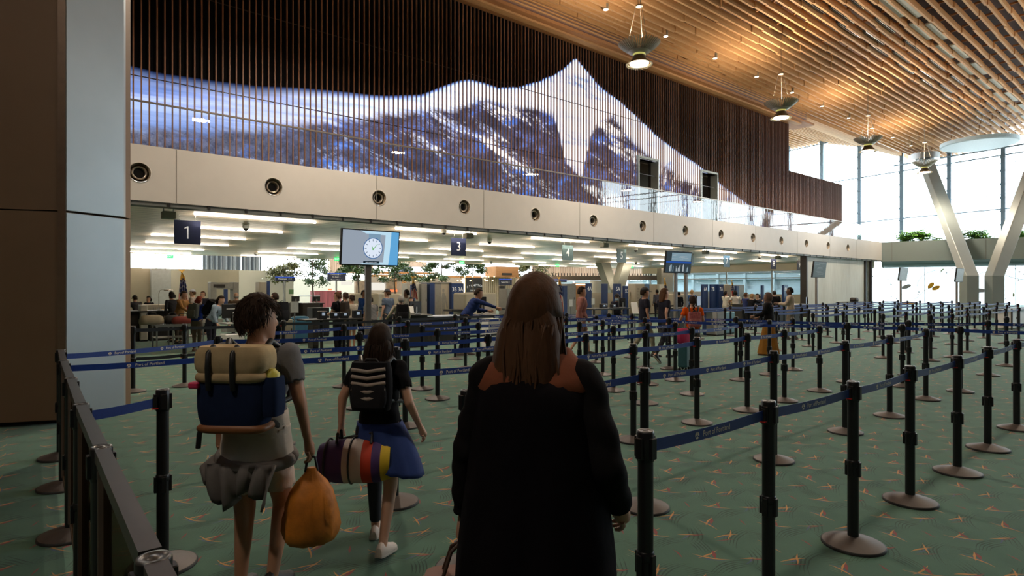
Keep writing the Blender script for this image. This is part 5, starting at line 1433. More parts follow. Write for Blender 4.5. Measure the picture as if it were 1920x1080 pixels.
# ================= trees =================
M_LEAF = mat('ficus_leaf', (.060, .105, .020), .5, var=.5, scale=3)
M_LEAF2 = mat('ficus_leaf_dry', (.13, .13, .035), .5, var=.4, scale=3)
M_BARK = mat('bark', (.09, .06, .04), .8, var=.3)
def tree(px, Y, pb, rad, ztop, zlow, n, lb, seed, mm=M_LEAF, sc=1.0):
    rg = random.Random(seed); u, v = wray(px, Y)
    r = empty('indoor_tree', (u, v, 0), 0, lb, 'tree', 'slender trees in the back hall')
    m = MB(); tips = []
    m.tube([(0, 0, .3), (.04, 0, 1.2), (-.03, .02, 2.2), (.02, 0, ztop - .5)], [.07, .06, .05, .02], 8)
    for k in range(17):
        a = rg.uniform(0, 6.28); z0 = rg.uniform(zlow - .2, ztop - .6); L = rad * rg.uniform(.6, 1.0) * (1 - .4 * (z0 - zlow) / (ztop - zlow))
        p1 = (math.cos(a) * L * .5, math.sin(a) * L * .5, z0 + .22); p2 = (math.cos(a) * L, math.sin(a) * L, z0 + rg.uniform(.15, .5))
        m.tube([(0, 0, z0), p1, p2], [.022, .014, .006], 5)
        for q in range(5): tips.append(tuple(p1[i] + (p2[i] - p1[i]) * rg.uniform(0, 1.1) for i in range(3)))
    m.build('trunk', M_BARK, r)
    m = MB(); m.lathe([(.32, 0), (.40, .05), (.42, .62), (.38, .62), (.36, .5), (0, .5)], n=20); m.build('planter', M_METALG, r)
    m = MB()
    for k in range(n):
        c = rg.choice(tips); p = Vector(c) + Vector((rg.gauss(0, .17), rg.gauss(0, .17), rg.gauss(0, .10))) * sc
        d = Vector((rg.gauss(0, 1), rg.gauss(0, 1), rg.gauss(-.3, .6))).normalized(); s_ = rg.uniform(.08, .15)
        e = d.cross(Vector((rg.gauss(0, 1), rg.gauss(0, 1), 1))).normalized() * s_ * .42
        m.quad(tuple(p), tuple(p + d * s_ * .5 + e), tuple(p + d * s_ * 1.1), tuple(p + d * s_ * .5 - e))
    m.build('foliage', mm, r)
T = [(532, 37.0, 560, 1.15, 3.4, 2.15, 2300, 'thin spreading tree before the cream partition', M_LEAF2), (586, 39.9, 560, 1.4, 4.4, 1.8, 2800, 'sparse tree against the white window left of the clock screen', M_LEAF),
     (672, 42, 560, 2.0, 4.1, 2.0, 5200, 'leafy tree directly behind the clock screen pole', M_LEAF), (740, 43.5, 560, 1.7, 3.9, 2.2, 3600, 'tree just right of the clock screen', M_LEAF),
     (829, 46.5, 560, 1.9, 4.6, 2.2, 6600, 'dense green tree between the clock screen and lane sign three', M_LEAF), (887, 48, 560, 1.3, 4.2, 2.6, 3000, 'small tree in front of the coffee shop sign', M_LEAF),
     (1000, 51.5, 560, 2.0, 4.6, 2.6, 4200, 'brownish tree behind the nearest traveller', M_LEAF2)]
for k, (px, Y, pb, rad, zt, zl, n, lb, mm) in enumerate(T): tree(px, Y, pb, rad, zt, zl, n, lb, k + 3, mm)
# shrubs in the balcony planter
M_SHRUB = mat('shrub_leaf', (.22, .50, .07), .45, var=.45, scale=4)
def shrub(s_, rad, h, n, lb, seed):
    rg = random.Random(seed); p = pl(s_, 1.12)
    r = empty('balcony_shrub', (p[0], p[1], 4.5), 0, lb, 'shrub', 'shrubs in the balcony planter')
    m = MB(); stems = []
    for k in range(9):
        a = rg.uniform(0, 6.28); q = (math.cos(a) * rad * rg.uniform(.2, .9), math.sin(a) * rad * .5 * rg.uniform(.2, .9), h * rg.uniform(.5, 1)); stems.append(q)
        m.tube([(q[0] * .2, q[1] * .2, 0), (q[0] * .6, q[1] * .6, q[2] * .6), q], [.015, .012, .006], 5)
    m.build('stems', M_BARK, r); m = MB()
    for q in stems:
        for k in range(n // 5):
            c = Vector(q) + Vector((rg.gauss(0, rad * .2), rg.gauss(0, .2), rg.gauss(-.03, .14))); c.z = max(c.z, .26)
            a0 = rg.uniform(0, 6.28)
            for j in range(6):
                a = a0 + j * 1.05; d = Vector((math.cos(a), math.sin(a) , -.3)).normalized(); e = d.cross(Vector((0, 0, 1))).normalized() * .045; L = .24
                m.quad(tuple(c), tuple(c + d * L * .6 + e), tuple(c + d * L), tuple(c + d * L * .6 - e))
    m.build('leaves', M_SHRUB, r)
def s_of(px):
    tt = (px - 960) / F; best = min((abs((lambda q: (.7725 * q[0] - .635 * q[1]) / (.635 * q[0] + .7725 * q[1]))(pl(s / 20, 1.12)) - tt), s / 20) for s in range(0, 800)); return best[1]
for px, rad, h, n, lb in ((1697, .7, .75, 120, 'bright green bushy shrub in the balcony planter, left half of the big clump'), (1725, .8, .85, 160, 'green bushy shrub in the balcony planter, right half of the big clump'), (1757, .5, .30, 60, 'low shrub just left of the forked column'),
                       (1797, .35, .75, 60, 'upright shrub seen between the column arms'), (1829, .7, .62, 110, 'medium shrub in the balcony planter between the column arms'), (1846, .6, .3, 60, 'low shrub beside the right column arm'), (1915, .7, .55, 90, 'shrub at the right edge of the photo')):
    shrub(s_of(px), rad, h, n, lb, int(px))
# ================= people =================
import numpy as np
def skinm(n, c): return mat('skin_' + n, c, .5, var=.06, scale=6)
SK = {'fair': skinm('fair', (.56, .33, .23)), 'tan': skinm('tan', (.44, .23, .14)), 'brown': skinm('brown', (.22, .11, .065)), 'dark': skinm('dark', (.10, .05, .03))}
def cloth(n, c, r=.9): return mat('cloth_' + n, c, r, var=.16, scale=14, bump=.3, spec=.12)
HAIRC = {'black': (.012, .010, .010), 'dark': (.030, .017, .011), 'brown': (.085, .040, .020), 'grey': (.30, .29, .27), 'red': (.20, .035, .018), 'blond': (.30, .18, .08)}
def hairm(n): return mat('hair_' + n, HAIRC[n], .62, var=.35, scale=30, stretch=(1, 1, .2), bump=.5, spec=.12)
M_EYEW = mat('eye_white', (.7, .68, .65), .3); M_EYED = mat('eye_dark', (.02, .015, .01), .2); M_LIP = mat('lip', (.30, .10, .08), .5)

def cap_geo(mb, a, ra, b, rb, n=14):
    a = Vector(a); b = Vector(b); d = b - a; L = d.length; d.normalize()
    up = Vector((0, 0, 1)) if abs(d.z) < .9 else Vector((0, 1, 0))
    x = d.cross(up).normalized(); y = x.cross(d).normalized(); rings = []
    for k in range(5):
        t_ = -math.pi / 2 * (1 - k / 5) * .98; rings.append((a + d * ra * math.sin(t_), ra * math.cos(t_)))
    rings += [(a, ra), (b, rb)]
    for k in range(1, 6):
        t_ = math.pi / 2 * k / 5 * .98; rings.append((b + d * rb * math.sin(t_), rb * math.cos(t_)))
    mb.loft([[tuple(c + x * r * math.cos(2 * math.pi * q / n) + y * r * math.sin(2 * math.pi * q / n)) for q in range(n)] for c, r in rings], smooth=True)

def remesh(mb, vox, smooth=4):
    o = mb.build('tmp', M_WHITE); r = o.modifiers.new('r', 'REMESH'); r.mode = 'VOXEL'; r.voxel_size = vox; r.use_smooth_shade = True
    s_ = o.modifiers.new('s', 'SMOOTH'); s_.iterations = smooth; s_.factor = .5
    bpy.context.view_layer.update()
    me = bpy.data.meshes.new_from_object(o.evaluated_get(bpy.context.evaluated_depsgraph_get()))
    od = o.data; bpy.data.objects.remove(o); bpy.data.meshes.remove(od)
    return me
def rotx(v, a): c, s_ = math.cos(a), math.sin(a); return Vector((v[0], v[1] * c - v[2] * s_, v[1] * s_ + v[2] * c))

def person(px, Y, H, face, label, skin='tan', hair='dark', style='short', top='tee', topc=(.1, .1, .1), legs='trousers', legc=(.05, .05, .06), shoec=(.03, .03, .03),
           lean=0, arms=None, stride=None, headyaw=0, headtilt=0, vox=.019, sex='m', seat=None, z0=0, mask=False, cap=None, glasses=False, build=1.0, sleeve=None, uv=None, hairlen=.30):
    s = H / 1.75; u, v = uv or wray(px, Y)
    root = empty('person', (u, v, z0), R(face) - math.atan2(.635, .7725), label, 'person')
    ln = -R(lean); hipz = .92 * s; hw = .09 * s
    P = Vector((0, 0, hipz))
    def sp(x, y, z): return P + rotx((x * s, y * s, z * s), ln)
    sh = .178 * (1 if sex == 'm' else .88) * build
    neck = sp(0, -.005, .53); hc = neck + rotx((0, .025 * s, .135 * s), ln * .45 + R(headtilt))
    J = {}
    bones = []   # name, a, b, ra, rb
    thd = stride or (((0, .02, -1), (0, -.02, -1)), ((0, .02, -1), (0, -.02, -1)))
    foot = []
    for i, sx in enumerate((-1, 1)):
        hip = P + Vector((sx * hw, 0, -.02 * s)); td = Vector(thd[i][0]).normalized(); sd = Vector(thd[i][1]).normalized()
        kn = hip + td * .42 * s; an = kn + sd * .40 * s
        fd = Vector((sx * .12, 1, -.16 if sd.y < -.25 else 0)).normalized()
        if sd.y < -.45: fd = Vector((sx * .05, .75, -.85)).normalized()
        b_ = build
        bones += [('thigh', hip, kn, .083 * s * b_, .055 * s * b_), ('shin', kn, an, .054 * s * b_, .034 * s)]
        foot.append((an, fd, sx))
    zmin = min(a.z - .075 * s + min(0, f.z * .18 * s) for a, f, q in foot)
    if seat is None:
        dz = Vector((0, 0, -zmin))
    else: dz = Vector((0, 0, seat - hipz + .1 * s))
    P = P + dz; neck += dz; hc += dz
    bones = [(n, a + dz, b + dz, ra, rb) for n, a, b, ra, rb in bones]; foot = [(a + dz, f, q) for a, f, q in foot]
    for a, f, q in foot: bones += [('foot', a + Vector((0, 0, -.045 * s)) - f * .03 * s, a + f * .155 * s + Vector((0, 0, -.052 * s)), .036 * s, .030 * s)]
    A = arms or (((-.16, -.03, -1), (-.06, .22, -1)), ((.16, -.03, -1), (.06, .22, -1)))
    hands = []
    for i, sx in enumerate((-1, 1)):
        so = P + rotx((sx * sh * s, -.01 * s, .475 * s), ln)
        ud = Vector(A[i][0]).normalized(); fdv = Vector(A[i][1]).normalized()
        el = so + ud * .275 * s; wr = el + fdv * .235 * s
        bones += [('upperarm', so, el, .050 * s * build, .038 * s), ('forearm', el, wr, .037 * s, .024 * s)]
        hands.append((wr, fdv, sx))
    mb = MB()
    for n, a, b, ra, rb in bones: cap_geo(mb, a, ra, b, rb)
    # trunk: one lofted form from crotch to neck
    wf = 1 if sex == 'm' else .93
    prof = [(-.10, .07, .07), (-.06, .135, .095), (.02, .158, .112), (.10, .150 * wf, .104), (.19, .133 * wf, .092), (.28, .145 * wf, .103), (.37, .160 * wf, .112), (.44, .165 * wf, .104), (.495, .125, .08), (.53, .062, .058)]
    rings = []
    for z, rx, ry in prof:
        ring = []
        for k in range(22):
            a = 2 * math.pi * k / 22; c, s_ = math.cos(a), math.sin(a); e = .82
            ring.append(tuple(P + rotx((math.copysign(abs(c) ** e, c) * rx * s * build, math.copysign(abs(s_) ** e, s_) * ry * s * build + (.012 if z > .25 else -.004) * s, z * s), ln)))
        rings.append(ring)
    mb.loft(rings, smooth=True)
    cap_geo(mb, neck + Vector((0, 0, -.05 * s)), .058 * s, hc + Vector((0, -.012 * s, -.04 * s)), .052 * s)
    # head in its own turned frame
    HM = Matrix.Translation(hc) @ Matrix.Rotation(R(headyaw), 4, 'Z') @ Matrix.Rotation(ln * .4 + R(headtilt), 4, 'X')
    hs = s * 1.02
    def hp(x, y, z): return tuple(HM @ Vector((x * hs, y * hs, z * hs)))
    rings = []
    for z, rx, ry, oy in ((-.125, .020, .025, .058), (-.115, .042, .048, .040), (-.085, .056, .072, .020), (-.04, .068, .090, .006), (0, .074, .097, .0), (.04, .076, .099, -.004), (.08, .068, .088, -.008), (.108, .047, .060, -.010), (.121, .020, .028, -.012)):
        rings.append([hp(rx * math.cos(2 * math.pi * k / 18), oy + ry * math.sin(2 * math.pi * k / 18), z) for k in range(18)])
    mb.loft(rings, smooth=True)
    cap_geo(mb, hp(0, .088, .012), .010 * s, hp(0, .106, -.026), .015 * s, 8)
    cap_geo(mb, hp(0, .076, -.065), .022 * s, hp(0, .070, -.092), .02 * s, 8)
    for sx in (-1, 1): cap_geo(mb, hp(sx * .074, -.006, .016), .015 * s, hp(sx * .072, -.002, -.022), .010 * s, 8)
    for wr, fd_, sx in hands:   # palm
        cap_geo(mb, wr, .026 * s, wr + fd_ * .065 * s, .032 * s, 10)
    me = remesh(mb, vox)
    me.name = 'person'
    n = len(me.vertices); co = np.empty(n * 3, dtype=np.float32); me.vertices.foreach_get('co', co); co = co.reshape(-1, 3)
    nr = np.empty(n * 3, dtype=np.float32); me.vertices.foreach_get('normal', nr); nr = nr.reshape(-1, 3)
    # fingers, five to a hand, rooted in the palm
    fb = MB()
    for wr, fd_, sx in hands:
        side = Vector((1, 0, 0)) if abs(fd_.x) < .7 else Vector((0, 1, 0))
        fwd = Vector((0, 1, 0)) if abs(fd_.y) < .8 else Vector((0, 0, -1))
        ac = (fwd - fd_ * fwd.dot(fd_)).normalized(); cur = Vector((-sx, 0, 0)); cur = (cur - fd_ * cur.dot(fd_)).normalized()
        for q, L in enumerate((.070, .078, .072, .056)):
            b0 = wr + fd_ * .070 * s + ac * (.027 - .018 * q) * s
            p1 = b0 + fd_ * L * .45 * s + cur * .006 * s; p2 = p1 + (fd_ * .7 + cur * .7).normalized() * L * .32 * s; p3 = p2 + (fd_ * .2 + cur).normalized() * L * .25 * s
            fb.tube([b0 - fd_ * .015 * s, b0 + fd_ * .01 * s, p1, p2, p3], [.0095 * s, .0095 * s, .009 * s, .0085 * s, .006 * s], 7)
        t0 = wr + fd_ * .02 * s + ac * .022 * s
        fb.tube([t0, t0 + (ac * .8 + fd_ * .6) * .032 * s, t0 + (ac * .5 + fd_ * .9) * .055 * s + cur * .01 * s, t0 + (ac * .4 + fd_) * .066 * s + cur * .018 * s], [.012 * s, .0115 * s, .010 * s, .007 * s], 7)
    # body = trunk and limbs with the fingers in one mesh
    bv = [tuple(c) for c in co.tolist()]; bf = [tuple(p.vertices) for p in me.polygons]; o0 = len(bv)
    bm_ = bpy.data.meshes.new('person'); bm_.from_pydata(bv + fb.v, [], bf + [tuple(i + o0 for i in f) for f in fb.f])
    bm_.materials.append(SK[skin]); bm_.polygons.foreach_set('use_smooth', [True] * len(bm_.polygons)); bm_.update()
    bo = link('body', bm_, root)
    # classify vertices by nearest bone
    sa = np.array(P + rotx((0, 0, -.10 * s), ln)); sb = np.array(P + rotx((0, 0, .53 * s), ln))
    seg = [('torso', sa, sb, .13 * s, .13 * s)] + [(n_, np.array(a), np.array(b), ra, rb) for n_, a, b, ra, rb in bones] + [('head', np.array(neck) + np.array([0, 0, .015 * s]), np.array(hc), .06 * s, .08 * s)]
    best = np.full(n, 1e9); bi = np.zeros(n, int); bt = np.zeros(n)
    for i, (nm, a, b, ra, rb) in enumerate(seg):
        d = b - a; L2 = d @ d; t_ = np.clip(((co - a) @ d) / L2, 0, 1); dist = np.linalg.norm(co - (a + t_[:, None] * d), axis=1) - (ra + (rb - ra) * t_)
        if nm == 'torso': dist = np.maximum(dist, -.03) * .8
        m_ = dist < best; best[m_] = dist[m_]; bi[m_] = i; bt[m_] = t_[m_]
    names_ = np.array([x[0] for x in seg])[bi]
    def garment(nm, mask, off, mm, fold=.006, stiff=0):
        F_ = [f for f in bf if all(mask[i] for i in f)]
        if not F_: return None
        used = sorted({i for f in F_ for i in f}); mp = {i: k for k, i in enumerate(used)}
        c = co[used]; nn = nr[used]
        w = np.sin(c[:, 2] * 38 / s + c[:, 0] * 21) * np.sin(c[:, 1] * 33 + c[:, 2] * 9) + .6 * np.sin(c[:, 0] * 57 + c[:, 2] * 71)
        c = c + nn * (off * s + fold * s * w[:, None] * .5)
        m2 = bpy.data.meshes.new(nm); m2.from_pydata([tuple(x) for x in c.tolist()], [], [tuple(mp[i] for i in f) for f in F_])
        m2.materials.append(mm); m2.polygons.foreach_set('use_smooth', [True] * len(m2.polygons)); m2.update()
        o = link(nm, m2, root); so_ = o.modifiers.new('thickness', 'SOLIDIFY'); so_.thickness = .006 * s; so_.offset = -1
        return o
    torso = names_ == 'torso'; up = names_ == 'upperarm'; fo = names_ == 'forearm'; th = names_ == 'thigh'; shn = names_ == 'shin'; ft = names_ == 'foot'; hd = names_ == 'head'
    tc = mat('cloth_%02d%02d%02d' % tuple(int(min(.99, x) * 99) for x in topc), topc, .92, var=.14, scale=14, bump=.35, spec=.08)
    lc = mat('cloth_%02d%02d%02d' % tuple(int(min(.99, x) * 99) for x in legc), legc, .92, var=.14, scale=14, bump=.35, spec=.08)
    scm = mat('shoe_%02d%02d%02d' % tuple(int(min(.99, x) * 99) for x in shoec), shoec, .5)
    hem = .17
    sl_ = {'tee': .62, 'jacket': 9, 'hoodie': 9, 'shirt': 9, 'tank': -1}[top] if sleeve is None else sleeve
    mtop = (torso & (bt > hem) & (bt < .985)) | (up & (bt < min(sl_, 1.01)))
    mtop |= hd & (co[:, 2] < neck.z - .004 * s)
    if sl_ > 1: mtop |= up | (fo & (bt < .93))
    garment({'tee': 't_shirt', 'jacket': 'jacket', 'hoodie': 'hoodie', 'shirt': 'shirt', 'tank': 'vest'}[top], mtop, .020 if top in ('jacket', 'hoodie') else .013, tc, .008)
    if legs in ('trousers', 'shorts', 'leggings'):
        cut = {'trousers': 9, 'shorts': .72, 'leggings': 9}[legs]
        ml = (torso & (bt < hem + .06)) | (th & (bt < cut))
        if cut > 1: ml |= th | (shn & (bt < .93))
        garment(legs, ml, .012 if legs == 'trousers' else (.004 if legs == 'leggings' else .018), lc, .008 if legs != 'leggings' else .002)
    if legs == 'skirt':
        m = MB(); rings = []; K = 8
        for i in range(K + 1):
            f_ = i / K; z = P.z + .10 * s - f_ * (P.z + .05 * s); rx = (.15 + .14 * f_) * s; ry = (.11 + .17 * f_) * s
            rings.append([(rx * (1 + .06 * f_ * math.sin(k * 2.1)) * math.cos(2 * math.pi * k / 30), ry * (1 + .06 * f_ * math.sin(k * 2.1)) * math.sin(2 * math.pi * k / 30), z) for k in range(30)])
        m.loft(rings, caps=True, smooth=True); m.build('skirt', lc, root)
    # shoes
    for a, f, q in foot:
        m = MB(); base = a + Vector((0, 0, -.072 * s)); side = Vector((f.y, -f.x, 0)).normalized(); upv = side.cross(f).normalized()
        rings = []
        for t_, wd, ht in ((-.075, .026, .05), (-.055, .036, .085), (0, .038, .090), (.06, .042, .062), (.12, .047, .046), (.17, .042, .036), (.195, .022, .020)):
            c = base + f * t_ * s; ring = []
            for k in range(12):
                an_ = 2 * math.pi * k / 12; ring.append(tuple(c + side * wd * s * math.cos(an_) + upv * (max(-.012, ht * math.sin(an_)) + .012) * s))
            rings.append(ring)
        m.loft(rings, smooth=True); sh_ = m.build('shoe', scm, root)
        m = MB(); m.loft([[tuple(base + f * t_ * s + side * wd * s * q_ + upv * (z_ - .004) * s) for q_, z_ in ((-1, 0), (1, 0), (1, .012), (-1, .012))] for t_, wd in ((-.078, .028), (-.05, .040), (0, .041), (.12, .049), (.175, .042), (.198, .02))], smooth=False)
        m.build('sole', mat('sole_pale', (.5, .48, .45), .6), sh_)
    # hair / hats
    def shell(k1, zc, cond, mm, nm, off=0.0, bump_=0.0):
        m = MB(); N, K = 26, 16; vs = []; ok = []
        rg_ = random.Random(int(px))
        for i in range(K + 1):
            a = math.pi * i / K
            for j in range(N):
                b = 2 * math.pi * j / N; x, y, z = math.sin(a) * math.cos(b), math.sin(a) * math.sin(b), math.cos(a)
                kk = k1 + bump_ * (math.sin(j * 2.3 + i) * .5 + math.sin(i * 3.1 + j * 1.7) * .5)
                vs.append(hp(x * .077 * kk, -.006 + y * .101 * kk, .002 + z * .122 * kk + off)); ok.append(cond(x, y, z))
        fs = []
        for i in range(K):
            for j in range(N):
                q = (i * N + j, i * N + (j + 1) % N, (i + 1) * N + (j + 1) % N, (i + 1) * N + j)
                if all(ok[t_] for t_ in q): fs.append(q)
        m.add(vs, fs, True); o = m.build(nm, mm, root); so_ = o.modifiers.new('t', 'SOLIDIFY'); so_.thickness = .006; return o
    hm = hairm(hair)
    hairline = lambda x, y, z: (y < .15 and z > -.45 and not (abs(x) > .9 and z < -.1)) or z > .42
    if style == 'short': shell(1.10, 0, hairline, hm, 'hair', bump_=.02)
    elif style == 'bushy': shell(1.15, 0, lambda x, y, z: (y < .2 and z > -.5 and not (y > -.15 and z < -.15)) or z > .38 + .08 * math.sin(x * 9), hm, 'hair', .006, .035)
    elif style == 'crop': shell(1.05, 0, hairline, hm, 'hair')
    elif style == 'bald': shell(1.02, 0, lambda x, y, z: y < .1 and -.5 < z < .15, hm, 'hair')
    elif style in ('afro', 'curly'): shell(1.32 if style == 'afro' else 1.20, 0, lambda x, y, z: (y < .25 and z > -.5) or z > .3, hm, 'hair', .01, .05)
    elif style in ('bun', 'tail', 'braid', 'long', 'bob'):
        shell(1.12, 0, hairline, hm, 'hair', bump_=.015)
        m = MB()
        if style == 'bun': m.ell(hp(0, -.09, .09), (.042 * s, .042 * s, .04 * s)); m.build('bun', hm, root)
        if style == 'tail': m.tube([hp(0, -.10, .05), hp(0, -.135, .0), hp(0, -.13, -.1), hp(0, -.11, -.2)], [.02, .03, .026, .008], 10); m.build('ponytail', hm, root)
        if style == 'braid':
            for k in range(10): m.ell(hp(.008 * (-1) ** k, -.125 - .006 * k, -.06 - .038 * k), (.024 * s, .022 * s, .028 * s), 10, 7)
            m.build('braid', hm, root)
        if style in ('long', 'bob'):
            L = hairlen if style == 'long' else .13; rings = []; K = 10
            for i in range(K + 1):
                f_ = i / K; z = .045 - f_ * L; w = .071 + .015 * min(1, f_ * 5) + .030 * math.sin(f_ * math.pi * .8); d = (.058 + .02 * min(1, f_ * 5)) * (1 - .45 * f_)
                yc = -.045 - (.045 if L < .4 else .10) * f_
                rings.append([hp((w * (1 - .25 * f_ ** 3)) * (1 + .025 * math.sin(k * 1.9 + i * .2)) * math.cos(2 * math.pi * k / 26), yc + d * (1 + .03 * math.sin(k * 2.7 + i * .2)) * math.sin(2 * math.pi * k / 26) * (1 if math.sin(2 * math.pi * k / 26) < 0 else .55), z) for k in range(26)])
            m.loft(rings, smooth=True); m.build('long_hair', hm, root)
    if style == 'scarf':
        hm = mat('cloth_headscarf', topc if cap is None else cap, .8); shell(1.14, 0, lambda x, y, z: y < .45 or z > .6, hm, 'headscarf')
        m = MB(); m.loft([[hp(w * math.cos(2 * math.pi * k / 20), -.01 + w * .95 * math.sin(2 * math.pi * k / 20), z) for k in range(20)] for z, w in ((-.04, .078), (-.10, .082), (-.16, .10), (-.21, .14), (-.24, .15))], smooth=True); m.build('scarf_drape', hm, root)
    if cap is not None and style != 'scarf':
        cm_ = mat('cap_%02d%02d%02d' % tuple(int(x * 99) for x in cap), cap, .8)
        c_ = shell(1.14, 0, lambda x, y, z: z > .22, cm_, 'cap')
        m = MB(); m.loft([[hp(x, y, z) for x, y, z in ((-w, .09, .035), (w, .09, .035), (w * .95, .09 + d, .022), (-w * .95, .09 + d, .022))] for w, d, q in ((.06, .07, 0),)] + [[hp(x, y, z + .006) for x, y, z in ((-.06, .09, .035), (.06, .09, .035), (.057, .16, .022), (-.057, .16, .022))]], smooth=False); m.build('peak', cm_, c_)
    if vox < .012:   # loose locks that break up the hair outline, only on the nearest people
        rs_ = random.Random(int(px) + 5); m = MB(); nS = 1100 if style == 'bushy' else 420; L = hairlen if style == 'long' else 0
        for q_ in range(nS):
            az = rs_.uniform(0, 2 * math.pi); po = math.acos(rs_.uniform(-.35, 1)); x, y, z = math.sin(po) * math.cos(az), math.sin(po) * math.sin(az), math.cos(po)
            if not hairline(x, y, z): continue
            if style == 'bushy':
                k0 = 1.14; P0_ = Vector((x * .077 * k0, -.006 + y * .101 * k0, .002 + z * .122 * k0)); nn_ = Vector((x, y, z)); tg = (Vector((rs_.gauss(0, .5) - .2 * y, rs_.gauss(-.2, .5), -1)) - nn_ * 0); tg = (tg - nn_ * tg.dot(nn_)).normalized(); ln_ = rs_.uniform(.03, .07)
                pts = [P0_, P0_ + tg * ln_ * .5 + nn_ * .005, P0_ + tg * ln_ + nn_ * rs_.uniform(-.006, .007)]
                m.tube([hp(*p) for p in pts], [.0025, .0022, .0006], 4)
            else:
                if y > .1: continue
                k0 = 1.135; P0_ = Vector((x * .077 * k0, -.006 + y * .101 * k0, .002 + z * .122 * k0)); wv = rs_.uniform(-.02, .02); ph = rs_.uniform(0, 6)
                E = Vector((x * rs_.uniform(.085, .125) / max(.5, math.hypot(x, y)), min(-.02, -.045 - (.045 if L < .4 else .10) * .8 + y * .055), .03 - L * rs_.uniform(.75, 1.06)))
                M1 = Vector((x * .098, y * .108 - .012, -.02)); pts = [P0_]
                if z > 0: pts.append(Vector((x * .090 + .0, y * .112 - .004, z * .06)))
                for t_ in (.0, .25, .5, .75, 1.0): 
                    p = M1.lerp(E, t_); pts.append(p + Vector((wv * math.sin(t_ * 5 + ph), .006 * math.cos(t_ * 6 + ph) - .006, 0)))
                m.tube([hp(*p) for p in pts], [.003] + [.0042] * (len(pts) - 2) + [.001], 4)
        m.build('locks', hm, root)
    # face
    for sx in (-1, 1):
        m = MB(); m.ell(hp(sx * .031, .082, .014), (.013 * s, .010 * s, .008 * s), 10, 7); m.cur = 1; m.ell(hp(sx * .031, .0905, .014), (.0055 * s, .004 * s, .0055 * s), 8, 6); m.build('eye', [M_EYEW, M_EYED], root)
        m = MB(); m.tube([hp(sx * .016, .092, .033), hp(sx * .032, .092, .038), hp(sx * .048, .082, .033)], .003 * s, 5); m.build('eyebrow', hairm(hair), root)
    m = MB(); m.tube([hp(-.024, .084, -.058), hp(-.008, .094, -.055), hp(.008, .094, -.055), hp(.024, .084, -.058)], [.002 * s, .005 * s, .005 * s, .002 * s], 6); m.build('mouth', M_LIP, root)
    if mask:
        m = MB(); m.loft([[hp(w * math.cos(a), .02 + d * math.sin(a), z) for a in [R(15 + 15 * k) for k in range(11)]] for z, w, d in ((-.005, .076, .085), (-.03, .075, .098), (-.07, .070, .095), (-.105, .055, .065))], caps=False, closed=False, smooth=True); o = m.build('face_mask', mat('mask_blue', (.35, .5, .6), .8), root); o.modifiers.new('t', 'SOLIDIFY').thickness = .003
    if glasses:
        m = MB()
        for sx in (-1, 1): m.tube([hp(sx * .032 + .02 * math.cos(2 * math.pi * k / 12), .098, .013 + .015 * math.sin(2 * math.pi * k / 12)) for k in range(13)], .002, 5); m.tube([hp(sx * .052, .098, .016), hp(sx * .078, .0, .016)], .002, 5)
        m.build('glasses', M_BLACK, root)
    root['_x'] = 0; del root['_x']
    return root, {'P': P, 'neck': neck, 'hc': hc, 'hands': hands, 's': s, 'ln': ln, 'root': root, 'foot': foot}

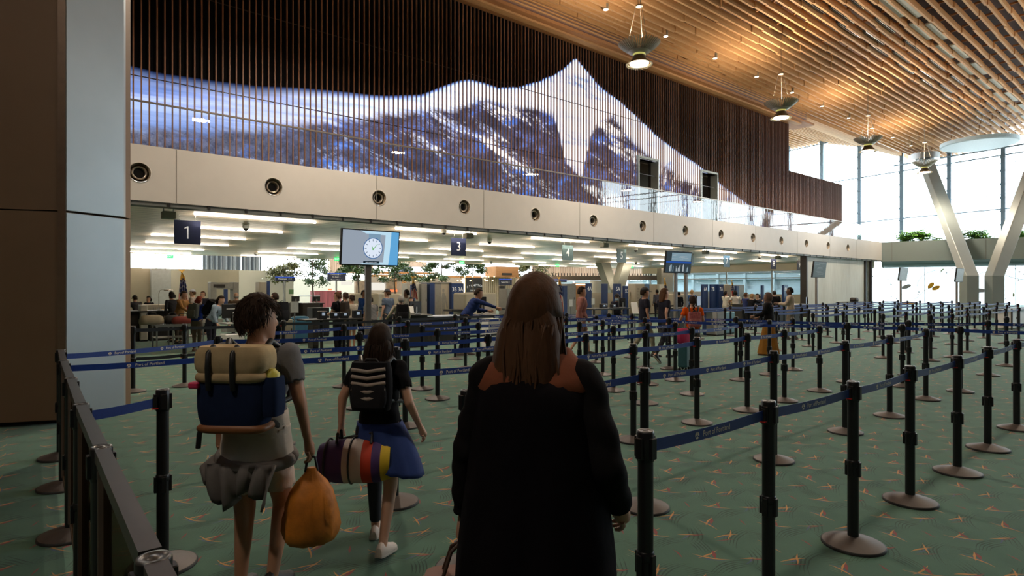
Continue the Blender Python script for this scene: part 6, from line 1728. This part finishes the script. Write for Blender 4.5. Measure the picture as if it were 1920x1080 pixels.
def worn_pack(info, w, h, d, z, lb, mats, kind='plain', name='backpack'):
    root = info['root']; s = info['s']
    c = info['P'] + rotx((0, -(.115 * s + d / 2 + .012), z * s), info['ln'])
    M = Matrix.Translation(root.location) @ Matrix.Rotation(root.rotation_euler.z, 4, 'Z')
    wp = M @ c
    r = empty(name, tuple(wp), root.rotation_euler.z, lb, 'backpack'); r.rotation_euler = (info['ln'], 0, root.rotation_euler.z)
    def body(z0, z1, k, mm, nm, bulge=0.0, yo=0.0, par=None, ww=w, dd=d):
        m = MB(); rings = []
        for i in range(7):
            f_ = i / 6; q = (1 - .12 * abs(2 * f_ - 1) ** 3) * k; ring = []
            for j in range(24):
                a = 2 * math.pi * j / 24; cc, ss = math.cos(a), math.sin(a); e = .5
                ring.append((math.copysign(abs(cc) ** e, cc) * ww / 2 * q, yo + math.copysign(abs(ss) ** e, ss) * dd / 2 * q * (1 + bulge), z0 + (z1 - z0) * f_))
            rings.append(ring)
        m.loft(rings, smooth=True); return m.build(nm, mm, par or r)
    if kind == 'roll':
        body(-h * .48, h * .22, 1.0, mats[0], 'main_body'); body(-h * .56, -h * .46, 1.01, mats[2], 'leather_bottom')
        fl = body(h * .16, h * .50, 1.05, mats[1], 'top_flap', .08)
        body(h * .06, h * .19, 1.03, mats[1], 'flap_lip', .10, par=fl)
        for x in (-.24, .10):
            m = MB(); m.tube([(x * w, -d * .30, h * .50), (x * w, -d * .56, h * .42), (x * w, -d * .60, h * .25), (x * w, -d * .57, h * .06), (x * w, -d * .53, -h * .02)], .014, 6); m.build('strap', M_BLACK, r)
        m = MB(); m.cbox(-w * .47, -d * .3, h * .03, .05, d * .5, .03, .01); m.build('red_tag', mat('tag_pink', (.65, .03, .12), .6), r)
        sp_ = body(-h * .36, h * .12, .9, mats[0], 'side_pocket', ww=.10, dd=d * .8, par=r); sp_.location = (w * .53, 0, 0)
        m = MB(); m.lathe([(.034, h * .02), (.036, h * .16), (.02, h * .20), (.015, h * .22)], n=14); b_ = m.build('bottle', mat('bottle_yellow', (.55, .50, .08), .4), r, (w * .53, -.01, 0))
        m = MB(); m.tube([(-w * .45, 0, -h * .4), (-w * .50, -.02, -h * .6), (-w * .52, -.02, -h * .78)], .012, 6); m.build('loose_strap', M_BLACK, r)
    else:
        body(-h * .5, h * .5, 1.0, mats[0], 'main_body'); body(-h * .42, h * .06, .86, mats[1] if len(mats) > 1 else mats[0], 'front_pocket', yo=-d * .28)
        m = MB(); m.tube([(-.04, 0, h * .49), (-.03, 0, h * .56), (.03, 0, h * .56), (.04, 0, h * .49)], .008, 6); m.build('handle', M_BLACK, r)
        if kind == 'stripes':
            for k in range(5):
                m = MB(); m.tube([(-w * .40, -d * .46, h * (.36 - .14 * k)), (0, -d * .56 - .012, h * (.33 - .14 * k)), (w * .40, -d * .46, h * (.38 - .14 * k))], .011, 6); m.build('stripe', mats[2], r)
    for sx in (-1, 1):   # shoulder straps reach round the shoulders
        m = MB(); t_ = d / 2; ss = info['s']
        m.tube([(sx * w * .26, t_ - .01, h * .38), (sx * .12 * ss, t_ + .05 * ss, (.53 - z) * ss + .02), (sx * .125 * ss, t_ + .15 * ss, (.50 - z) * ss), (sx * .13 * ss, t_ + .26 * ss, (.36 - z) * ss), (sx * .15 * ss, t_ + .22 * ss, (.2 - z) * ss), (sx * w * .30, t_ + .01, -h * .34)], .017, 8); m.build('shoulder_strap', M_BLACK, r)
    return r
WALK = (((0, .42, -1), (0, .10, -1)), ((0, -.22, -1), (0, -.62, -1)))
WALK2 = (((0, -.22, -1), (0, -.62, -1)), ((0, .42, -1), (0, .10, -1)))
GENT = (((0, .18, -1), (0, .0, -1)), ((0, -.12, -1), (0, -.25, -1)))

# --- nearest three travellers ---
p1, i1 = person(482, 3.05, 1.575, -4, 'person in grey top with navy and tan backpack, walking away, holding an orange bag', 'tan', 'dark', 'bushy', 'tee', (.17, .17, .18), 'shorts', (.62, .56, .50), (.02, .02, .02),
                arms=(((-.22, .05, -1), (-.05, .30, -1)), ((.30, -.12, -1), (.16, .10, -1))), stride=(((0, .08, -1), (0, -.12, -1)), ((0, .34, -1), (0, -.35, -1))), headyaw=-38, vox=.0105, sex='m', build=1.08)
s1 = i1['s']
m = MB(); rings = []
for i in range(8):
    f_ = i / 7; z = i1['P'].z + .15 * s1 - f_ * .30 * s1
    rings.append([((.160 + .035 * f_) * s1 * 1.05 * math.cos(2 * math.pi * k / 30) * (1 + .02 * math.sin(k * 3)), (.120 + .035 * f_) * s1 * 1.08 * math.sin(2 * math.pi * k / 30) * (1 + .02 * math.sin(k * 2.2)), z) for k in range(30)])
m.loft(rings, caps=False, smooth=True); o = m.build('shirt_hem', mat('cloth_offwhite', (.60, .54, .47), .85, bump=.2), p1); o.modifiers.new('t', 'SOLIDIFY').thickness = .006
m = MB(); zz = i1['P'].z - .115 * s1; grm = mat('cloth_grey_knit', (.17, .155, .145), .9, bump=.3)
m.tube([(.195 * s1 * math.cos(2 * math.pi * k / 24), .152 * s1 * math.sin(2 * math.pi * k / 24), zz - .02 * math.cos(2 * math.pi * k / 24 + 1)) for k in range(25)], .026, 8)
rings = []
for i in range(8):   # hanging folds at the back
    f_ = i / 7; rings.append([((k / 15 - .5) * (.36 - .10 * f_) * s1 * 1.1, -.165 * s1 - .035 * math.sin(k * 1.7 + f_) * (.4 + f_) - .02 * math.sin(f_ * 3), zz - f_ * (.19 + .05 * math.sin(k * .5)) * s1) for k in range(16)])
m.loft(rings, caps=False, closed=False, smooth=True)
m.tube([(-.19 * s1, -.02, zz), (-.24 * s1, -.06, zz - .06), (-.20 * s1, -.12, zz - .10)], [.03, .045, .02], 8)
o = m.build('tied_sweater', grm, p1); o.modifiers.new('t', 'SOLIDIFY').thickness = .01
worn_pack(i1, .345, .385, .17, .325, 'large navy roll-top backpack with tan flap and brown leather bottom', [cloth('pack_navy', (.012, .022, .060)), cloth('pack_tan', (.50, .38, .22)), mat('leather_brown', (.26, .10, .035), .5)], 'roll')
def held(info, k): 
    wr, fd_, sx = info['hands'][k]; root = info['root']
    M = Matrix.Translation(root.location) @ Matrix.Rotation(root.rotation_euler.z, 4, 'Z'); return M @ (wr + fd_ * .10 * info['s'])
hp1 = held(i1, 1)
r = empty('orange_bag', (hp1.x, hp1.y, hp1.z), p1.rotation_euler.z + .5, 'crumpled orange and amber bag hanging from the right hand', 'bag')
m = MB(); rings = []
for i in range(10):
    f_ = i / 9; rx = (.022, .035, .07, .105, .125, .132, .135, .130, .11, .06)[i]; z = -.05 - (0, .03, .07, .12, .18, .24, .30, .345, .375, .39)[i]
    rings.append([(rx * math.cos(2 * math.pi * k / 28) * (1 + .10 * math.sin(k * 2.4 + i)), rx * .72 * math.sin(2 * math.pi * k / 28) * (1 + .12 * math.sin(k * 3.1 - i * .8)), z) for k in range(28)])
m.loft(rings, smooth=True); m.build('sack', mat('cloth_orange', (.60, .20, .018), .6, var=.45, scale=9, bump=.5), r)
m = MB()
for x in (-.03, .03): m.tube([(x, 0, -.07), (x * .6, 0, .0), (0, 0, .012), (-x * .4, .01, .0)], .007, 6)
m.build('handles', M_BLACK, r)

p2, i2 = person(712, 3.62, 1.40, -6, 'person with long brown hair and black top, blue jacket at the waist, carrying a duffel', 'fair', 'dark', 'long', 'tee', (.012, .012, .014), 'shorts', (.02, .02, .03), (.62, .56, .52),
                arms=(((-.55, -.02, -1), (-.10, .12, -1)), ((.35, -.2, -1), (.25, .35, -.8))), stride=(((0, .36, -1), (0, .05, -1)), ((0, -.05, -1), (0, -.50, -1))), vox=.0105, sex='f', hairlen=.34)
s2 = i2['s']
m = MB()
b_ = [x for x in (1,)]
wr = i2['foot'][0][0]
kn = i2['P'] + Vector((-.09 * s2, 0, -.02 * s2)) + Vector((0, .36, -1)).normalized() * .42 * s2
cap_geo(m, i2['P'] + Vector((-.09 * s2, 0, -.05)), .090 * s2, kn, .062 * s2); cap_geo(m, kn, .061 * s2, kn.lerp(wr, .82), .044 * s2)
m.build('legging', mat('cloth_legging', (.015, .018, .028), .8), p2)
m = MB(); zz = i2['P'].z + .06 * s2
rings = []
for i in range(12):
    f_ = i / 11; ctr = .10 * f_ * s2; rx = (.165 + .10 * f_ - .05 * f_ ** 3) * s2; ry = (.125 + .06 * f_) * s2
    rings.append([(ctr * 1.2 + rx * math.cos(2 * math.pi * k / 32) * (1 + .05 * f_ * math.sin(k * 1.9)), -.03 * f_ + ry * math.sin(2 * math.pi * k / 32) * (1 + .10 * f_ * math.sin(k * 2.6)), zz - f_ * (.34 + .06 * math.cos(2 * math.pi * k / 32)) * s2) for k in range(32)])
m.loft(rings, caps=False, smooth=True); o = m.build('waist_jacket', mat('cloth_royal_blue', (.010, .035, .17), .85, bump=.3), p2); o.modifiers.new('t', 'SOLIDIFY').thickness = .008
worn_pack(i2, .25, .28, .10, .36, 'small dark backpack with pale stripes on the long-haired walker', [cloth('pack_dark', (.012, .012, .015)), cloth('pack_dark2', (.02, .02, .024)), cloth('pale_stripe', (.42, .36, .32))], 'stripes')
h2 = held(i2, 0)
uD, vD = wray(668, 3.52); r = empty('duffel_bag', (uD, vD, .555), p2.rotation_euler.z + R(8), 'round duffel bag in purple, white, red and yellow panels', 'bag')
m = MB(); Ld = .42
cols = [(0, .36, 0), (.36, .62, 1), (.62, .76, 2), (.76, .88, 0), (.88, 1, 3)]
pm = [mat('duffel_purple', (.055, .025, .13), .7), mat('duffel_white', (.55, .48, .45), .7), mat('duffel_red', (.48, .04, .015), .7), mat('duffel_yellow', (.60, .42, .02), .7)]
for a_, b_, c_ in cols:
    m.cur = c_; rings = []
    for q in range(4):
        t_ = a_ + (b_ - a_) * q / 3; rr = .128 * (1 - .22 * abs(2 * t_ - 1) ** 4) * (1 + .01 * math.sin(t_ * 40)); x = (t_ - .5) * Ld
        rings.append([(x, rr * math.cos(2 * math.pi * k / 30), rr * math.sin(2 * math.pi * k / 30)) for k in range(30)])
    m.loft(rings, caps=True, smooth=True)
bd = m.build('body', pm, r)
m = MB(); hl = Matrix.Rotation(-r.rotation_euler.z, 4, 'Z') @ (h2 - Vector((uD, vD, .555)))
for y in (-.04, .04): m.tube([(-.10, y * 1.6, .118), (-.06 + hl.x * .3, y, .17), (hl.x, hl.y, hl.z), (.10, y * .6, .17), (.10, y * 1.6, .118)], .009, 6)
m.build('handles', M_BLACK, r)
m = MB()
for x in (-.16, -.02): m.tube([(x, .131 * math.cos(2 * math.pi * k / 24), .131 * math.sin(2 * math.pi * k / 24)) for k in range(25)], .006, 5)
m.build('strap_bands', M_BLACK, r)

p3, i3 = person(1004, 1.80, 1.66, -14, 'person with very long brown hair and loose black coat, nearest to the viewer', 'fair', 'brown', 'long', 'jacket', (.010, .009, .010), 'trousers', (.06, .025, .015), (.02, .02, .02),
                arms=(((-.30, .05, -1), (-.12, .2, -1)), ((.34, -.20, -1), (.10, .65, -.7))), stride=GENT, vox=.0105, sex='f', build=.94, hairlen=.46, headyaw=-12)
s3 = i3['s']; m = MB(); rings = []
for i in range(14):
    f_ = i / 13; z = i3['P'].z + .50 * s3 - f_ * .86 * s3
    rx = (.165 + .055 * min(1, f_ * 1.5) + .03 * f_) * s3; ry = (.160 + .09 * f_) * s3
    if i == 0: rx, ry = .13 * s3, .10 * s3
    rings.append([(rx * math.cos(2 * math.pi * k / 36) * (1 + .03 * f_ * math.sin(k * 2.3)), ry * math.sin(2 * math.pi * k / 36) * (1 + .10 * f_ * math.sin(k * 1.7 + i * .25) + .03 * math.sin(i * 1.9 + k)), z) for k in range(36)])
m.loft(rings, caps=False, smooth=True); o = m.build('coat', mat('cloth_black_coat', (.007, .006, .008), .95, bump=.5, spec=.06), p3); o.modifiers.new('t', 'SOLIDIFY').thickness = .012
m = MB(); nz_ = i3['neck']
rings = []
for i, (r_, z_) in enumerate(((.070, .045), (.095, .03), (.125, -.01), (.150, -.05), (.165, -.085), (.150, -.10))):
    rings.append([(r_ * s3 * (1.18 + .02 * math.sin(k * .83 + i)) * math.cos(2 * math.pi * k / 30), r_ * s3 * (.85 + .025 * math.sin(k * 1.3 + i * 2)) * math.sin(2 * math.pi * k / 30) - .01, nz_.z + (z_ + .008 * math.sin(k * .62 + i * 1.1)) * s3) for k in range(30)])
m.loft(rings, caps=False, smooth=True)
m.build('scarf', mat('cloth_rust', (.20, .055, .022), .9, bump=.4), p3)
h3 = held(i3, 0)
r = empty('tote_bag', (h3.x, h3.y, h3.z), p3.rotation_euler.z + .3, 'rust brown tote bag beside the black coat', 'bag')
m = MB(); m.loft([[(x * q, y * q * 1.1, z) for x, y in [(math.copysign(abs(math.cos(a)) ** .6, math.cos(a)) * .13, math.copysign(abs(math.sin(a)) ** .6, math.sin(a)) * .06) for a in [2 * math.pi * k / 24 for k in range(24)]]] for z, q in ((-.40, .92), (-.38, 1), (-.22, 1.02), (-.10, .97))], smooth=True); m.build('body', mat('leather_rust', (.14, .05, .028), .6), r)
m = MB()
for y in (-.04, .04): m.tube([(-.07, y, -.11), (-.04, y * .6, -.02), (0, 0, .01), (.04, y * .6, -.02), (.07, y, -.11)], .007, 6)
m.build('handles', mat('leather_dark', (.05, .025, .015), .6), r)

# --- middle distance ---
FA = ((.12, .55, -1), (.0, 1, -.15))
def fwd(sx, a=.6, b=-.1): return ((sx * .15, a, -1), (-sx * .10, 1, b))
def pp(*a, **k): return person(*a, **k)
_, q = pp(872, 13.9, 1.72, -75, 'officer in dark blue shirt leaning right over the desk by the tall monitor', 'tan', 'dark', 'crop', 'shirt', (.020, .035, .12), 'trousers', (.01, .01, .014), (.08, .06, .05), lean=32, arms=(fwd(-1), ((.3, 1.0, -.35), (.1, 1, -.35))), stride=GENT, build=1.1)
pp(1090, 13.3, 1.60, -85, 'person in dusty pink hooded top and shorts walking right past lane four', 'tan', 'dark', 'short', 'hoodie', (.30, .13, .11), 'shorts', (.22, .12, .10), (.03, .03, .03), stride=WALK, arms=(((-.1, .3, -1), (0, .6, -1)), ((.1, -.3, -1), (0, .2, -1))))
pp(1208, 12.9, 1.58, -80, 'person in black shirt and khaki trousers wearing a dark cap, walking behind another', 'tan', 'dark', 'short', 'tee', (.02, .02, .022), 'trousers', (.26, .24, .17), (.02, .02, .02), cap=(.03, .03, .035), stride=WALK2)
pp(1245, 12.6, 1.56, -70, 'person with long light brown hair in black shirt and dark trousers, walking right', 'fair', 'brown', 'long', 'tee', (.02, .02, .026), 'trousers', (.035, .037, .045), (.02, .02, .02), stride=WALK, hairlen=.24, arms=(((-.1, .35, -1), (0, .7, -1)), ((.2, -.35, -1), (.1, .0, -1))))
_, q5 = pp(1299, 11.9, 1.47, -6, 'person in bright orange shirt with a long braid, back to the viewer', 'tan', 'dark', 'braid', 'tee', (.72, .10, .008), 'trousers', (.10, .10, .095), (.05, .05, .05), stride=GENT, arms=(((-.45, -.05, -1), (-.1, .5, -.6)), ((.25, .05, -1), (0, .9, -.4))))
rr_ = worn_pack(q5, .26, .30, .13, .24, 'dusty pink patterned backpack on the orange shirt', [mat('pack_pink', (.38, .11, .11), .85, var=.5, scale=40), mat('pack_pink2', (.42, .15, .13), .85, var=.5, scale=40)])
u, v = wray(1283, 11.4); r = empty('suitcase', (u, v, 0), R(20), 'teal and magenta suitcase standing left of the orange shirt', 'suitcase')
m = MB(); m.cbox(0, 0, .30, .30, .18, .46, .03); m.build('shell', mat('case_teal', (.03, .10, .12), .4), r)
m = MB(); m.tube([(-.06, .05, .5), (-.06, .05, .82), (.06, .05, .82), (.06, .05, .5)], .008, 6); m.build('handle', M_METALG, r)
for x in (-.11, .11):
    for y in (-.06, .06):
        m = MB(); m.ell((x, y, .035), (.02, .03, .035), 10, 6); m.build('wheel', M_BLACK, r)
bag('magenta_jacket', u - .02, v + .03, .53, .30, .22, .28, mat('cloth_magenta', (.42, .02, .09), .85), 'magenta jacket bundled on top of the teal suitcase', handle=False, cat='jacket')
pp(1441, 14.0, 1.52, 60, 'person in black jacket and brown headscarf with a long mustard skirt', 'brown', 'dark', 'scarf', 'jacket', (.012, .012, .014), 'skirt', (.22, .10, .018), (.10, .06, .03), cap=(.09, .05, .035), stride=GENT, arms=(fwd(-1, .5, -.3), fwd(1, .3, -.5)))
pp(1482, 18.2, 1.66, 60, 'tall person in cream sweatshirt standing in the far queue', 'dark', 'black', 'crop', 'hoodie', (.42, .34, .26), 'trousers', (.30, .24, .19), (.05, .05, .05), stride=GENT, arms=(fwd(-1, .6, .1), fwd(1, .6, .1)))
pp(1360.5, 26, 1.50, -60, 'person with long dark hair in white shirt beside the blue glassy cabinet', 'tan', 'black', 'tail', 'tee', (.60, .57, .50), 'trousers', (.50, .46, .38), (.03, .03, .03), arms=(fwd(-1), fwd(1)))
pp(1379, 25.5, 1.50, 0, 'person in white shirt and black trousers, back turned, hands at the hips', 'brown', 'black', 'curly', 'tee', (.60, .57, .52), 'trousers', (.012, .012, .016), (.03, .03, .03), arms=(((-.7, .0, -1), (.5, .4, -.6)), ((.7, .0, -1), (-.5, .4, -.6))))
pp(1398, 23, 1.45, -70, 'person in dark blue shirt at the desk near the right flag', 'tan', 'brown', 'short', 'shirt', (.03, .04, .12), 'trousers', (.02, .02, .02), arms=(fwd(-1), fwd(1)))
pp(1406, 22.4, 1.42, -60, 'blond officer in black uniform reaching over the desk', 'fair', 'blond', 'bun', 'shirt', (.014, .014, .018), 'trousers', (.012, .012, .015), lean=14, arms=(((-.1, 1, -.3), (0, 1, .2)), ((.1, 1, -.3), (0, 1, .3))))
pp(1425, 24, 1.42, 120, 'dark-haired officer at the desk facing the viewer, near the black jacket', 'fair', 'black', 'bob', 'shirt', (.03, .035, .06), 'trousers', (.02, .02, .02), lean=18, arms=(fwd(-1), fwd(1)))
_, qb = pp(1452, 24.5, 1.52, -5, 'person in black jacket and dark cap, back to the viewer, at the far counter', 'fair', 'dark', 'crop', 'jacket', (.016, .018, .020), 'trousers', (.02, .02, .02), cap=(.03, .03, .035), build=1.15)
pp(1157, 18.75, 1.42, 172, 'officer with a face mask and black jacket behind the high desk of lane five', 'brown', 'black', 'afro', 'jacket', (.018, .018, .024), 'trousers', (.02, .02, .03), mask=True, arms=(fwd(-1, .5, .1), fwd(1, .5, .1)), headtilt=-8)
pp(1207, 29, 1.50, 90, 'person with short hair in blue standing beside the cream vented cabinet', 'fair', 'brown', 'short', 'shirt', (.05, .07, .16), 'trousers', (.02, .02, .03))
pp(1232, 30, 1.56, 20, 'person with short black hair behind the striped flag pole', 'brown', 'black', 'crop', 'shirt', (.10, .10, .14), 'trousers', (.02, .02, .03))
pp(1273, 27, 1.46, 10, 'slim person all in black standing right of the two poles', 'fair', 'black', 'short', 'shirt', (.014, .014, .016), 'trousers', (.014, .014, .016))
pp(1297, 26.5, 1.56, -20, 'fair-haired person in blue shirt standing behind the orange shirt', 'fair', 'blond', 'short', 'shirt', (.03, .08, .22), 'trousers', (.03, .03, .05), lean=8)
# lane one group
pp(335, 16.9, 1.56, -95, 'person in ochre shirt bending over the roller table', 'tan', 'dark', 'short', 'shirt', (.33, .17, .06), 'trousers', (.06, .05, .04), lean=16, arms=(fwd(-1, .7, -.6), fwd(1, .7, -.6)))
pp(326, 17.4, 1.53, 60, 'person in dark clothes behind the ochre shirt', 'fair', 'black', 'bob', 'shirt', (.03, .03, .035), 'trousers', (.02, .02, .02), lean=12)
_, qr = pp(369, 14.9, 1.42, -8, 'person with short red hair in blue jacket with a grey backpack', 'fair', 'red', 'bob', 'jacket', (.015, .035, .20), 'trousers', (.16, .12, .10), (.12, .06, .04), lean=10, arms=(((-.4, .5, -1), (0, 1, -.2)), ((.4, .5, -1), (0, 1, -.2))))
worn_pack(qr, .26, .36, .15, .30, 'slate grey soft backpack on the blue jacket', [cloth('pack_slate', (.10, .105, .10)), cloth('pack_slate2', (.13, .13, .12))])
pp(362, 19.5, 1.58, 100, 'person in a white and blue cap behind the red-haired traveller', 'fair', 'brown', 'crop', 'tee', (.45, .38, .34), 'trousers', (.05, .05, .06), cap=(.55, .58, .7))
pp(381, 20, 1.52, 170, 'person with glasses and dark top, facing the viewer between two travellers', 'fair', 'brown', 'short', 'shirt', (.02, .02, .025), 'trousers', (.02, .02, .02), glasses=True)
_, qd = pp(396, 14.6, 1.50, -100, 'person in denim jacket bending forward beside the kiosk monitor', 'fair', 'dark', 'bob', 'jacket', (.22, .28, .34), 'trousers', (.014, .016, .026), (.02, .02, .02), lean=30, arms=(((-.1, .2, -1), (0, .5, -1)), ((.1, .1, -1), (0, .4, -1))))
worn_pack(qd, .30, .38, .17, .32, 'black backpack on the bending denim jacket', [cloth('pack_black', (.010, .010, .012)), cloth('pack_black2', (.014, .014, .017))])
pp(443, 17.5, 1.50, 10, 'bald person in brown shirt, seen over the kiosk monitor', 'fair', 'grey', 'bald', 'shirt', (.10, .07, .05), 'trousers', (.03, .03, .03), build=1.1)
_, qs = pp(516, 13.5, 1.52, 70, 'person with cropped hair in slate shirt behind the nearest left traveller', 'fair', 'dark', 'crop', 'tee', (.09, .11, .14), 'trousers', (.012, .012, .015), build=1.1)
worn_pack(qs, .30, .44, .18, .30, 'black backpack on the slate shirt, seen side-on', [cloth('pack_black', (.010, .010, .012)), cloth('pack_black2', (.014, .014, .017))])
pp(259, 19.2, 1.42, 60, 'officer in cap and dark shirt at the extreme left desk', 'fair', 'dark', 'crop', 'shirt', (.05, .05, .055), 'trousers', (.02, .02, .02), cap=(.02, .02, .025), lean=22, arms=(fwd(-1), fwd(1)))
pp(279, 20.4, 1.34, 175, 'officer with black bob hair facing the viewer behind the conveyor housing', 'tan', 'black', 'bob', 'shirt', (.02, .02, .03), 'trousers', (.02, .02, .02))
# lane two and three group
_, qg = pp(634, 14.4, 1.53, 75, 'person with glasses and hair bun in black shirt at the kiosk table', 'fair', 'brown', 'bun', 'tee', (.014, .014, .016), 'trousers', (.014, .014, .016), (.25, .2, .15), glasses=True, arms=(fwd(-1, .3, -.25), fwd(1, .4, -.2)), build=1.1)
worn_pack(qg, .28, .36, .15, .30, 'dark brown backpack of the glasses wearer at the kiosk table', [cloth('pack_umber', (.03, .022, .018)), cloth('pack_umber2', (.04, .03, .022))])
pp(648, 16.0, 1.50, 60, 'person with dark tied hair standing behind the glasses wearer', 'tan', 'dark', 'bun', 'tee', (.04, .035, .03), 'trousers', (.10, .09, .07))
pp(660, 15.5, 1.44, 60, 'person in striped black and cream sweater at the kiosk table', 'tan', 'dark', 'bun', 'shirt', (.40, .35, .28), 'shorts', (.05, .05, .05), arms=(fwd(-1, .4, -.3), fwd(1, .4, -.3)))
pp(677, 17.6, 1.58, -110, 'officer in bright blue shirt and pale gloves left of the screen pole', 'brown', 'black', 'crop', 'shirt', (.02, .06, .22), 'trousers', (.012, .014, .02), lean=10, arms=(fwd(-1, .4, -.3), fwd(1, .4, -.3)))
pp(698, 15.2, 1.42, 50, 'person with dark hair and grey shirt right behind the screen pole', 'fair', 'dark', 'short', 'tee', (.14, .14, .14), 'trousers', (.20, .17, .13), lean=10, build=1.12)
pp(727, 16.2, 1.60, 60, 'person in slate blue shirt and dark cap right of the screen pole', 'fair', 'brown', 'crop', 'tee', (.09, .12, .17), 'trousers', (.04, .04, .05), cap=(.04, .045, .055))
_, qh = pp(752, 14.4, 1.44, 20, 'grey-haired person with a big black backpack near the black monitor', 'fair', 'grey', 'short', 'shirt', (.40, .36, .28), 'trousers', (.03, .03, .035), arms=(((-.6, .2, -1), (-.3, .8, -.5)), ((.3, .2, -1), (0, .5, -1))))
worn_pack(qh, .30, .40, .20, .30, 'big black backpack with an orange tag on the grey-haired person', [cloth('pack_black', (.010, .010, .012)), cloth('pack_black2', (.014, .014, .017))])
pp(763, 18.0, 1.58, 70, 'bearded person in pale camouflage shirt behind the grey-haired person', 'brown', 'black', 'short', 'shirt', (.30, .29, .24), 'trousers', (.05, .05, .05))
pp(771, 16.9, 1.36, 170, 'officer with long dark hair and dark shirt beside the big black monitor', 'fair', 'black', 'bob', 'shirt', (.014, .016, .03), 'trousers', (.02, .02, .02))
